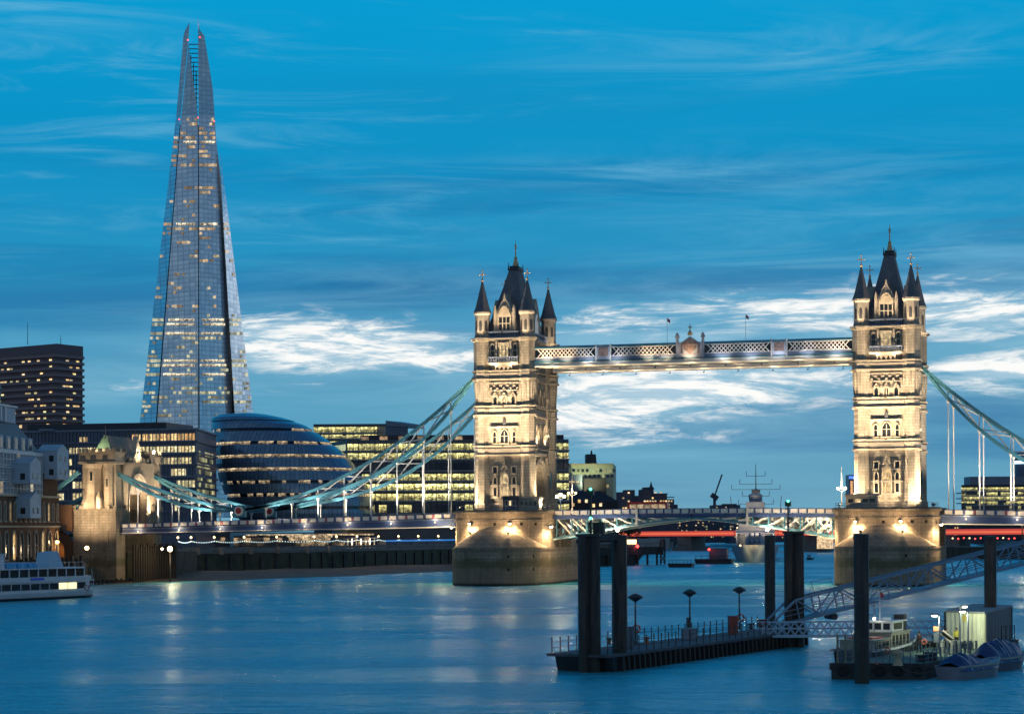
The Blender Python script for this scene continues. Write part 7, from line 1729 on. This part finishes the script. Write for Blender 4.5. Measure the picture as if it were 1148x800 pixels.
# tyres, ropes and crates about the barge
TYRE = mat('tyre_rubber', (.02, .02, .021), .85)
for k in range(5):
    c_ = P_.lerp(Q_, .12+k*.2); nv_ = Vector((Q_.y-P_.y, -(Q_.x-P_.x), 0)).normalized(); c_ = Vector((c_.x, c_.y, .72))+nv_*.22; m = MB(); a_ = Vector((0, 0, 1)); b_ = nv_.cross(a_); N = 14; K = 6; vs = []
    for i in range(N):
        d_ = a_*math.cos(2*math.pi*i/N)+b_*math.sin(2*math.pi*i/N)
        for q in range(K): vs.append(c_+d_*(.33+.14*math.cos(2*math.pi*q/K))+nv_*.14*math.sin(2*math.pi*q/K))
    m.add(vs, [(i*K+q, i*K+(q+1) % K, ((i+1) % N)*K+(q+1) % K, ((i+1) % N)*K+q) for i in range(N) for q in range(K)], 0, True); m.bar(c_+Vector((0, 0, .4)), c_+Vector((0, 0, .62))-nv_*.2, .04); m.build('tyre_fender', TYRE, ba)
for (i_, j_, s_, lab) in ((.86, 5.0, .75, 'larger dark crate on the barge deck near the first barge lamp'), (.80, 3.6, .55, 'smaller dark crate on the green barge deck in front of the larger one')):
    p = barge_pt(i_, j_); t = lthing('crate', lab, 'crate', tuple(p), .5); m = MB(); m.box(-s_/2, s_/2, -s_/2, s_/2, .06, s_*.8); m.build('crate_body', STEELD, t); m = MB()
    for z in (.0, s_*.4, s_*.8): m.box(-s_/2-.03, s_/2+.03, -s_/2-.03, s_/2+.03, z, z+.07)
    m.build('crate_batten', PILEM, t)
def rope(a, b, sag, label, r=.022):
    a, b = Vector(a), Vector(b); m = MB(); last = None
    for k in range(11):
        q = a.lerp(b, k/10); q.z -= sag*4*(k/10)*(1-k/10)
        if last is not None: m.tube(last, q, r, n=5, cap=False)
        last = q
    m.build('mooring_rope', mat('rope_fibre', (.08, .07, .05), .9), None, loc=tuple(a), label=label, cat='rope')
rope(atZ(1006.5, 745.5, 2.2), atZ(1046, 751, 1.2), .35, 'slack mooring rope from the buff bollard to the nearest covered boat')
rope(barge_pt(.05, .4, 2.2), (104.6, -283.2, 2.4), .5, 'mooring rope from the barge corner to the nearest black pile')
# shed
sc0, sl, sr_ = atZ(1104, 727, 1.2), atZ(1060.5, 724, 1.2), atZ(1134, 716, 1.2)
zt = CZ-(690.5-593)/CF*(sc0-C0).dot(Vector((-math.sin(CYAW), math.cos(CYAW), 0)))
SHW = mat('corrugated_cream', (.70, .72, .56), .6, noise=(.6, .2)); SHD = mat('corrugated_shaded', (.035, .04, .065), .6, noise=(.6, .3))  # dark copy has the shade of the side walls put into its colour
she = thing('shed', 'flat roofed corrugated cabin with a pale lit front and dark side on the barge', 'shed', tuple(sc0))
def corr(a, b, z0, z1, mt, nm, n_):
    m = MB(); d = (b-a); nrm = Vector((d.y, -d.x, 0)).normalized()
    if nrm.dot(C0-a) < 0: nrm = -nrm
    pts = []
    for k in range(n_*2+1): q = a+d*(k/(n_*2)); q = q+nrm*(.06 if k % 2 else -.0); pts.append(q)
    vs = [Vector((q.x, q.y, z)) for q in pts for z in (z0, z1)]+[Vector((q.x-nrm.x*.15, q.y-nrm.y*.15, z)) for q in pts for z in (z0, z1)]; M_ = len(pts)
    m.add(vs, [(2*k, 2*k+2, 2*k+3, 2*k+1) for k in range(M_-1)]+[(2*M_+2*k, 2*M_+2*k+2, 2*M_+2*k+3, 2*M_+2*k+1) for k in range(M_-1)]+[(2*k+1, 2*k+3, 2*M_+2*k+3, 2*M_+2*k+1) for k in range(M_-1)])
    return m.build(nm, mt, she)
s4 = sl+(sr_-sc0)
corr(sl, sc0, 1.2, zt, SHW, 'front_wall', 9); corr(sc0, sr_, 1.2, zt, SHD, 'side_wall', 9); corr(sr_, s4, 1.2, zt, SHD, 'back_wall', 7); corr(s4, sl, 1.2, zt, SHD, 'far_wall', 7)
cen_ = (sl+sr_)/2; ex = lambda p: Vector((cen_.x+(p.x-cen_.x)*1.03, cen_.y+(p.y-cen_.y)*1.03, 0))
m = MB(); c_ = [ex(p) for p in (sl, sc0, sr_, s4)]; m.hexa([p+Vector((0, 0, zt)) for p in c_]+[p+Vector((0, 0, zt+.16)) for p in c_]); m.build('flat_roof', mat('roof_grey', (.2, .22, .24), .7), she)
q = sl.lerp(sc0, .5); nrm = Vector((sc0.y-sl.y, -(sc0.x-sl.x), 0)).normalized(); nrm = nrm if nrm.dot(C0-q) > 0 else -nrm
m = MB(); m.bar(Vector((q.x, q.y, zt-.75))+nrm*.08, Vector((q.x, q.y, zt-.25))+nrm*.08, .3, .12, up=nrm); m.build('wall_sign', mat('yellow_sign', (.6, .45, .08), .6), she)
def barge_lamp(u_post, v_base, u_head, v_head, D, label, pw):
    b = atD(u_post, v_base, D); b.z = 1.2; h = atD(u_head, v_head, D); a = atD(u_post, v_head+1, D)
    t = thing('lamp_post', label, 'lamp post', tuple(b), 'lit lamp posts on the barge'); m = MB(); m.tube(b, a, .09, .07, 8); m.bar(a, h+Vector((0, 0, .1)), .1); m.build('post', GALV, t)
    d = (h-a).normalized(); m = MB(); m.bar(h-d*.35, h+d*.3, .34, .18); m.build('lamp_head', GALV, t)
    m = MB(); m.sphere(h+Vector((0, 0, -.1)), .26, 10, 6, sz=.4, sx=1.1); m.build('lamp_lens', mat('barge_lamp_glow', (.9, .9, .8), .3, emit=((1, .93, .62), 5)), t)
    light('lamp_light', 'SPOT', h+Vector((0, -.1, -.25)), pw, (.95, 1, .66), target=h+Vector((0, 2.6, -4)), size=172, blend=.35, radius=.15, parent=t)
barge_lamp(1053.3, 731, 1048, 688.5, 172, 'lit lamp post left of the pale shed on the barge', 420)
barge_lamp(1076.3, 727, 1081, 678.5, 177.5, 'tallest lit lamp post, by the pale shed with its head to the right', 520)
barge_lamp(1085.2, 731, 1079.6, 684, 174, 'lit lamp post at the front of the pale shed with its head to the left', 420)
p = atD(980, 693, 176); m = MB(); m.sphere(p, .13, 8, 6); la = thing('work_lamp', 'small bright lamp on the mast above the tour boat wheelhouse', 'lamp', tuple(p)); m.build('lamp_lens', LAMPC, la); m = MB(); m.bar(p+Vector((0, 0, -2)), p+Vector((0, 0, 1.6)), .08); m.bar(p+Vector((0, 0, .1)), p+Vector((-.5, .2, .3)), .07); m.build('lamp_mast', GALV, la); light('lamp_light', 'POINT', p+Vector((.2, -.9, -.2)), 18, (1, .95, .75), radius=.2, parent=la)
for k in range(7):
    p = atD(1056+k*6.4, 731-.2*k, 173); p.z = 1.2; m = MB(); m.tube(p, p+Vector((0, 0, 1.0)), .24 if k in (0, 2, 3) else .1, n=10); m.lathe(p.x, p.y, [(.27 if k in (0, 2, 3) else .12, 2.2), (.27 if k in (0, 2, 3) else .12, 2.28)], 10); m.build('post', mat('drum_grey', (.38, .39, .36), .6) if k in (0, 2, 3) else GALV, None, loc=tuple(p), label=f'{"stout white drum" if k in (0, 2, 3) else "thin steel post"} in front of the pale shed, {ORD[k]} in the row from the left', cat='post', group='posts in front of the shed')
bar_ = thing('striped_barrier', 'black and white striped barrier board leaning in front of the shed', 'barrier', tuple(atD(1060, 722, 174)))
a = atD(1055.5, 708, 174); b = atD(1067.5, 717.5, 174); m = MB(); m.bar(a, b, .2, .5, up=(0, -.7, .7)); m.build('barrier_board', BLACK, bar_); m = MB(); m.bar(a+Vector((.12, -.16, .16)), b+Vector((.12, -.16, .16)), .06, .14); m.bar(a+Vector((-.12, -.16, -.14)), b+Vector((-.12, -.16, -.14)), .06, .14); m.build('white_stripe', WHITE, bar_)
m = MB(); p = b; m.bar((p.x, p.y, 1.2), p, .07); p = a; m.bar((p.x, p.y, 1.2), p, .07); m.build('barrier_leg', GALV, bar_)
p = atD(1050.5, 705, 173); t = thing('notice_board', 'small orange and white notice on a post by the barge lamp', 'sign', (p.x, p.y, 1.2)); m = MB(); m.bar((p.x, p.y, 1.2), p, .08); m.build('sign_post', GALV, t); m = MB(); m.box(p.x-.3, p.x+.3, p.y-.08, p.y-.04, p.z-.15, p.z+.25); m.build('sign_panel', mat('orange_sign', (.5, .22, .12), .6), t); m = MB(); m.box(p.x-.28, p.x+.28, p.y-.06, p.y-.02, p.z-1.1, p.z-.25); m.build('lower_panel', GALV, t)
lifebuoy(atD(1036.3, 718.5, 174), 'orange red lifebuoy on the barge railing beside the standing person', mat('buoy_orange', (.6, .1, .05), .5), r=.19, band=None); lifebuoy(atD(995.5, 728.5, 168), 'small orange lifebuoy on the barge railing in front of the tour boat', mat('buoy_orange', (.6, .1, .05), .5), r=.18, band=None)
# dark end block of the barge with rails
m = MB(); a = atZ(1108, 741, 0); eb = thing('end_pontoon', 'small black pontoon with bent rails at the right end of the barge', 'pontoon', tuple(atZ(1125, 741))); A1, B1 = atZ(1085, 742), atZ(1142, 737); dd = (B1-A1).normalized(); nn = Vector((-dd.y, dd.x, 0))
m.hexa([A1+Vector((0, 0, -.5)), B1+Vector((0, 0, -.5)), B1+nn*5+Vector((0, 0, -.5)), A1+nn*5+Vector((0, 0, -.5)), A1+Vector((0, 0, 1.7)), B1+Vector((0, 0, 1.7)), B1+nn*5+Vector((0, 0, 1.7)), A1+nn*5+Vector((0, 0, 1.7))]); m.build('hull', STEELD, eb)
m = MB()
for s_ in (.0, .7, 1.4, 2.1): q = B1-dd*(.2+s_)+nn*.3; m.tube(q+Vector((0, 0, 1.7)), q+Vector((0, 0, 2.95)), .05, n=5)
m.bar(B1-dd*.2+nn*.3+Vector((0, 0, 2.95)), B1-dd*2.3+nn*.3+Vector((0, 0, 2.95)), .06); m.build('railing', STEELD, eb)

# ================================================================== boats
WHB = mat('white_boat_paint', (.62, .66, .70), .4, noise=(.5, .15)); NAVY = mat('navy_hull', (.02, .025, .04), .35); CRB = mat('cream_boat_paint', (.36, .37, .31), .5, noise=(.6, .2))
# tour boat, moored beyond the barge: local x forward
st_ = atZ(955, 751); tb = lthing('tour_boat', 'small cream and black tour boat moored on the far side of the barge', 'boat', (st_.x, st_.y, 0), math.atan2(Lb.y, Lb.x))
LBt = 15.5; h_ = MB(); hull(h_, LBt, 4.3, .35, -.5, 1.55, .75, .72); h_.v = [Vector((v.x+LBt, v.y, v.z)) for v in h_.v]; h_.build('hull', NAVY, tb)
m = MB()
for s_ in (-1, 1): m.sweep([(x, s_*w_, z) for x, w_, z in ((0, 1.9, 1.62), (5, 2.18, 1.64), (9, 2.1, 1.8), (12, 1.7, 2.0), (14, .95, 2.2), (15.4, .1, 2.35))], .16, .18)
m.build('rubbing_strake', WHB, tb)
m = MB(); m.box(1.2, 5.4, -1.5, 1.5, 1.4, 2.4); m.box(1.0, 5.7, -1.65, 1.65, 2.4, 2.5); m.build('aft_cabin', CRB, tb)
m = MB(); m.box(5.6, 10.6, -1.55, 1.55, 1.4, 2.85); m.box(5.4, 10.8, -1.68, 1.68, 2.85, 2.95); m.build('main_cabin', CRB, tb)
m = MB(); m.box(6.6, 9.6, -1.3, 1.3, 2.95, 3.75); m.box(6.3, 9.9, -1.5, 1.5, 3.75, 3.87); m.lathe(8.2, 0, [(.7, 3.87), (.6, 4.1), (.2, 4.2)], 10); m.build('wheelhouse', WHB, tb)
for k in range(4):
    for s_ in (-1, 1): m = MB(); m.box(1.5+k*.95, 2.2+k*.95, s_*1.5-.03, s_*1.5+.03, 1.7, 2.25); m.build('cabin_window', DARKGL, tb)
for k in range(5):
    for s_ in (-1, 1): m = MB(); m.box(5.9+k*.95, 6.5+k*.95, s_*1.55-.03, s_*1.55+.03, 1.75, 2.65); m.build('cabin_window', DARKGL, tb)
for k in range(3): m = MB(); m.box(6.57, 6.63, -1.1+k*.78, -.5+k*.78, 3.1, 3.65); m.build('wheelhouse_window', DARKGL, tb)
for s_ in (-1, 1): m = MB(); m.box(7.0, 9.2, s_*1.3-.03, s_*1.3+.03, 3.1, 3.65); m.build('wheelhouse_window', DARKGL, tb)
m = MB(); m.box(9.7, 10.5, -1.3, -.4, 2.9, 4.3); m.build('funnel_casing', STEELD, tb)
m = MB(); m.tube((7.2, 0, 3.8), (7.2, 0, 6.4), .06, .04, 6); m.bar((7.2, -.6, 5.6), (7.2, .6, 5.6), .05); m.build('mast', WHB, tb)
m = MB(); m.add([(7.2, 0, 6.3), (7.25, -.1, 5.8), (7.0, -.45, 5.85), (7.05, -.35, 6.2)], [(0, 1, 2, 3)]); m.build('pennant', RED, tb)
m = MB(); m.box(10.9, 13.2, -1.15, 1.15, 1.9, 2.5); m.box(11.2, 13.0, -.9, .9, 2.5, 2.75); m.build('foredeck_cover', mat('blue_tarpaulin', (.04, .12, .36), .5, noise=(1.2, .4)), tb)
m = MB(); m.box(2.0, 4.6, -1.1, 1.1, 2.5, 2.62); m.build('life_raft', mat('buoy_orange', (.6, .1, .05), .5), tb)
# two boats under blue tarpaulins
TARP = mat('dark_blue_tarpaulin', (.02, .055, .19), .5, noise=(1.2, .4), bump=.4)
def covered(u, v, L, B, head, label, hmat, peak, seed):
    s = atZ(u, v); t = lthing('covered_boat', label, 'boat', (s.x, s.y, 0), head); rnd = random.Random(seed)
    h_ = MB(); hull(h_, L, B, .4, -.4, 1.0, .35, .62, transom=.8); h_.v = [Vector((v_.x+L, v_.y, v_.z)) for v_ in h_.v]; h_.build('hull', hmat, t)
    w_ = MB()
    for s_ in (-1, 1): w_.sweep([(L*a, s_*b*B/2, c) for a, b, c in ((0, .8, 1.02), (.3, 1.0, 1.02), (.6, 1.0, 1.05), (.8, .75, 1.15), (.93, .35, 1.28), (1, .03, 1.36))], .1, .12)
    w_.build('gunwale', CRB, t)
    c = MB(); nx, ny = 22, 10; vs = []
    for i in range(nx+1):
        x = L*(.02+.93*i/nx); t_ = i/nx; hw = B/2*(1.02 if t_ < .6 else 1.02*(1-((t_-.6)/.4)**2*.8))*(.85 if t_ < .08 else 1)
        ridge = .95+(peak(t_)-.95)*min(1, .3+t_*7)+rnd.uniform(-.05, .05)
        for j in range(ny+1):
            y = -1+2*j/ny; sag = .12*math.sin(i*1.9+j*.4)*(1-abs(y))
            vs.append((x, y*hw, .95+(ridge-.95)*(1-abs(y)**1.5)+sag+rnd.uniform(-.03, .03)-(.28 if abs(y) > .99 else 0)))
    c.add(vs, [(i*(ny+1)+j, i*(ny+1)+j+1, (i+1)*(ny+1)+j+1, (i+1)*(ny+1)+j) for i in range(nx) for j in range(ny)], 0, False); c.build('tarpaulin', TARP, t)
    r_ = MB()
    for i in (4, 9, 14, 18):
        pts = [Vector(vs[i*(ny+1)+j])+Vector((0, 0, .03)) for j in range(ny+1)]
        for p, q in zip(pts, pts[1:]): r_.bar(p, q, .04)
    r_.build('lashing', WHB, t)
    return t
hb = math.atan2(.90, .43)
covered(1062, 761.5, 8.2, 2.7, hb, 'open boat under a low blue tarpaulin, nearest of the boats beside the barge', mat('grey_boat_paint', (.22, .23, .28), .5, noise=(.7, .2)), lambda t: 1.75-.35*t+.25*math.sin(t*6), 5)
covered(1097, 752.5, 7.6, 2.7, hb, 'boat under a high tent-like blue tarpaulin, second beside the barge', mat('dark_grey_boat_paint', (.13, .13, .17), .5, noise=(.7, .2)), lambda t: 2.6-.9*abs(t-.45)*1.4, 9)
s = atZ(1114, 747.5); t = lthing('dinghy', 'small grey inflatable dinghy tied up at the far end of the covered boats', 'dinghy', (s.x, s.y, 0), hb)
m = MB()
for s_ in (-1, 1): pts = [(0, s_*.85, .35), (2.2, s_*.9, .38), (3.2, s_*.55, .5), (3.7, 0, .62)]; [m.tube(p, q, .28, .27, 10) for p, q in zip(pts, pts[1:])]; [m.sphere(p, .27, 8, 6) for p in pts]
m.build('tube', mat('grey_rubber', (.25, .25, .26), .6), t); m = MB(); m.box(.1, 2.8, -.7, .7, .1, .22); m.box(-.05, .1, -.7, .7, .1, .75); m.build('floor', STEELD, t)
m = MB(); m.box(-.45, -.05, -.22, .22, .3, 1.25); m.box(-.3, -.12, -.08, .08, -.4, .3); m.build('outboard_motor', BLACK, t)
m = MB(); m.sphere((1.2, 0, .6), .7, 9, 6, sy=.8, sz=.6); m.build('cover_sheet', mat('pale_cover', (.35, .33, .3), .7, noise=(2, .5)), t)

# cruise boat at the left edge
bw = atZ(105, 668.2); st2 = atZ(0, 673); hdg = math.atan2(bw.y-st2.y, bw.x-st2.x)
cb = lthing('cruise_boat', 'white two deck river cruise boat entering from the left edge', 'boat', (bw.x, bw.y, 0), hdg); LC = 42; WC = 8.0
h_ = MB(); hull(h_, LC, WC, .16, -.6, 1.15, .35, .8); h_.build('hull', WHB, cb); m = MB(); hull(m, LC-.3, WC+.06, .16, -.5, .42, .05, .8); m.v = [Vector((v.x-.15, v.y, v.z)) for v in m.v]; m.build('boot_stripe', NAVY, cb)
m = MB(); m.box(-LC+1, -5.2, -3.7, 3.7, 1.1, 3.1); m.build('lower_saloon', WHB, cb)
m = MB(); m.box(-LC+.6, -4.2, -3.95, 3.95, 3.1, 3.28); m.prism([(-LC+.6, -3.95), (-5, -3.95), (-3.6, -2), (-3.6, 2), (-5, 3.95), (-LC+.6, 3.95)], 3.28, 4.0); m.build('upper_bulwark', WHB, cb)
m = MB(); m.box(-LC+2, -6.2, -3.4, 3.4, 4.0, 5.35); m.build('upper_saloon', DARKGL, cb)
m = MB(); m.prism([(-LC+1, -3.9), (-6.5, -3.9), (-4.5, -2), (-4.5, 2), (-6.5, 3.9), (-LC+1, 3.9)], 5.35, 5.55); m.build('top_deck', WHB, cb)
for k in range(15):
    x = -6.4-k*2.35
    if x > -LC+2: m = MB(); m.box(x-.1, x+.1, -3.6, -3.38, 4.0, 5.35); m.box(x-.1, x+.1, 3.38, 3.6, 4.0, 5.35); m.build('pillar', WHB, cb)
for k in range(14):
    for s_ in (-1, 1):
        x = -6.3-k*2.35
        if x > -LC+3: m = MB(); m.box(x-2.1, x, s_*3.7-.04, s_*3.7+.04, 1.75, 2.85); m.build('saloon_window', (mat('bright_saloon', (.8, .75, .4), .4, emit=((1, .88, .42), 1.3)) if k in (1, 2) else DARKGL), cb)
m = MB(); m.add([(-13.5, -1.6, 5.55), (-9.6, -1.6, 5.55), (-9.6, 1.6, 5.55), (-13.5, 1.6, 5.55), (-13.1, -1.4, 8.2), (-10.9, -1.4, 8.4), (-10.9, 1.4, 8.4), (-13.1, 1.4, 8.2)], [(0, 1, 5, 4), (1, 2, 6, 5), (2, 3, 7, 6), (3, 0, 4, 7), (4, 5, 6, 7)]); m.build('wheelhouse', mat('pale_blue_boat', (.30, .48, .62), .5), cb)
m = MB(); m.add([(-9.8, -1.2, 6.6), (-10.7, -1.15, 8.0), (-10.7, 1.15, 8.0), (-9.8, 1.2, 6.6), (-9.75, -1.2, 6.62), (-10.64, -1.15, 8.02), (-10.64, 1.15, 8.02), (-9.75, 1.2, 6.62)], [(0, 1, 2, 3), (4, 5, 6, 7), (0, 1, 5, 4), (2, 3, 7, 6)]); m.build('windscreen', DARKGL, cb)
for k in range(4): m = MB(); x = -16.5-k*2.6; m.add([(x, -1.9, 5.6), (x-2.2, -1.9, 5.6), (x-2.2, 1.9, 5.6), (x, 1.9, 5.6), (x-.3, -1.6, 6.5), (x-2.0, -1.6, 6.35), (x-2.0, 1.6, 6.35), (x-.3, 1.6, 6.5)], [(0, 1, 5, 4), (1, 2, 6, 5), (2, 3, 7, 6), (3, 0, 4, 7), (4, 5, 6, 7)]); m.build('life_raft', mat('bright_blue_cover', (.05, .3, .55), .5), cb)
m = MB()
for s_ in (-3.8, 3.8):
    m.bar((-LC+1, s_, 6.5), (-6.8, s_, 6.5), .06)
    for k in range(18): m.bar((-7-k*1.9, s_, 5.5), (-7-k*1.9, s_, 6.5), .05)
m.build('top_railing', WHB, cb)
m = MB(); m.box(-29, -25, -2.2, 2.2, 5.55, 8.0); m.box(-29.3, -24.7, -2.5, 2.5, 8.0, 8.15); m.build('aft_shelter', WHB, cb)
m = MB(); m.bar((-3.9, -3.0, 5.2), (-2.2, -2.2, 1.5), .07); m.bar((-1.5, 0, 1.5), (-1.5, 0, 2.6), .08)
for s_ in (-1, 1): m.bar((-.6, s_*.5, 2.4), (-4.8, s_*3.0, 2.4), .06); m.bar((-.6, s_*.5, 1.5), (-.6, s_*.5, 2.4), .06); m.bar((-2.6, s_*1.8, 1.4), (-2.6, s_*1.8, 2.4), .06)
m.build('bow_railing', WHB, cb); m = MB(); m.box(-20.5, -17.2, -4.05, -3.96, 3.42, 3.9); m.build('blue_panel', mat('bright_blue_panel', (.03, .15, .6), .5), cb)
lifebuoy(atD(97.5, 658.5, 352), 'pink red lifebuoy at the bow of the cruise boat', CRIM, r=.42)

# ================================================================== people on the barge
def person(loc, heading, label, top, legs, skin=(.35, .22, .16), bend=0.0, arm=(-.05, .05), h=1.78):
    t = lthing('person', label, 'person', tuple(loc), heading); k = h/1.78
    J = {}; E_ = []
    def v(n_, x, y, z, r, par=None):
        J[n_] = (len(J), Vector((x+bend*max(0, z-.95), y, z))*k, r*k)
        if par: E_.append((J[par][0], J[n_][0]))
    v('pel', 0, 0, .95, .15); v('bel', .0, 0, 1.12, .145, 'pel'); v('che', .0, 0, 1.34, .165, 'bel'); v('nek', .01, 0, 1.5, .065, 'che'); v('hd0', .02, 0, 1.6, .085, 'nek'); v('hd1', .02, 0, 1.70, .095, 'hd0'); v('hd2', .01, 0, 1.76, .06, 'hd1')
    for s_, n_ in ((-1, 'r'), (1, 'l')):
        v('hip'+n_, 0, s_*.1, .88, .105, 'pel'); v('kne'+n_, .03+.04*s_, s_*.11, .48, .07, 'hip'+n_); v('ank'+n_, -.02+.05*s_, s_*.12, .09, .048, 'kne'+n_); v('toe'+n_, .15+.05*s_, s_*.14, .04, .042, 'ank'+n_)
        v('sho'+n_, .0, s_*.19, 1.43, .075, 'che'); v('elb'+n_, arm[0], s_*.26, 1.14, .052, 'sho'+n_); v('wri'+n_, arm[0]+.14+arm[1], s_*.22, .93+arm[1], .036, 'elb'+n_); v('han'+n_, arm[0]+.2+arm[1], s_*.2, .86+arm[1]*1.4, .04, 'wri'+n_)
    me = bpy.data.meshes.new('body'); me.from_pydata([tuple(p) for _, p, _ in J.values()], E_, []); o = bpy.data.objects.new('body', me); COL.objects.link(o)
    md = o.modifiers.new('skin', 'SKIN'); md.use_smooth_shade = True; sb = o.modifiers.new('sub', 'SUBSURF'); sb.levels = 1; sb.render_levels = 1
    for i, (_, _, r) in enumerate(J.values()): me.skin_vertices[0].data[i].radius = (r, r*(.8 if i < 3 else 1)); me.skin_vertices[0].data[i].use_root = (i == 0)
    dg = bpy.context.evaluated_depsgraph_get(); m2 = bpy.data.meshes.new_from_object(o.evaluated_get(dg)); bpy.data.objects.remove(o)
    b = bpy.data.objects.new('body', m2); COL.objects.link(b); b.parent = t; m2.materials.clear()
    for q in (legs, top, mat('skin_tone', skin, .6), BLACK): m2.materials.append(q)
    for p in m2.polygons:
        c = p.center/k; mi = 0 if c.z < .97 and abs(c.y) < .19 else 1
        if c.z < .1: mi = 3
        if c.z > 1.5 or (abs(c.y) > .15 and c.z < .95 and c.x > arm[0]+.1 and abs(c.y) > .185): mi = 2
        p.material_index = mi; p.use_smooth = True
    hx = bend*.8*k; hr_ = MB(); hr_.sphere((hx-.01, 0, 1.72*k), .108*k, 10, 7, sx=1.02, sy=.95, sz=.95); hr_.v = [Vector((q.x, q.y, max(q.z, 1.69*k if q.x > hx+.03 else 1.6*k))) for q in hr_.v]; hr_.build('hair', mat('dark_hair', (.02, .015, .012), .7), t)
    f_ = MB()
    for s_ in (-1, 1): f_.sphere((hx+.115*k, s_*.034*k, 1.655*k), .011*k, 6, 4)
    f_.build('eyes', BLACK, t)
    f_ = MB(); f_.add([(hx+.105*k, -.014, 1.62*k), (hx+.105*k, .014, 1.62*k), (hx+.135*k, 0, 1.61*k), (hx+.108*k, 0, 1.66*k)], [(0, 1, 2), (0, 2, 3), (1, 3, 2), (0, 3, 1)]); f_.build('nose', mat('skin_tone', skin, .6), t)
    return t
CD = mat('dark_coat', (.02, .02, .026), .8); CT = mat('dark_trousers', (.018, .02, .03), .8); HV = mat('yellow_hi_vis', (.55, .5, .06), .6); RB = mat('maroon_dark_jacket', (.022, .01, .012), .8)
def feet(u, v): return atZ(u, v, 1.2)
person(feet(1030.5, 731), 2.4, 'person in a dark coat standing on the green barge deck, facing away to the left', RB, CT)
person(feet(1048.5, 730), 1.2, 'person in dark clothes half hidden by the notice post at the barge lamp', CD, CT)
person(feet(1063.5, 727), 3.6, 'person in black leaning forward behind the striped barrier in front of the shed', CD, CT, bend=.28, arm=(.1, .1))
person(feet(1072.5, 726), -1.6, 'person in a yellow hi-vis jacket standing against the pale shed front', HV, CT)
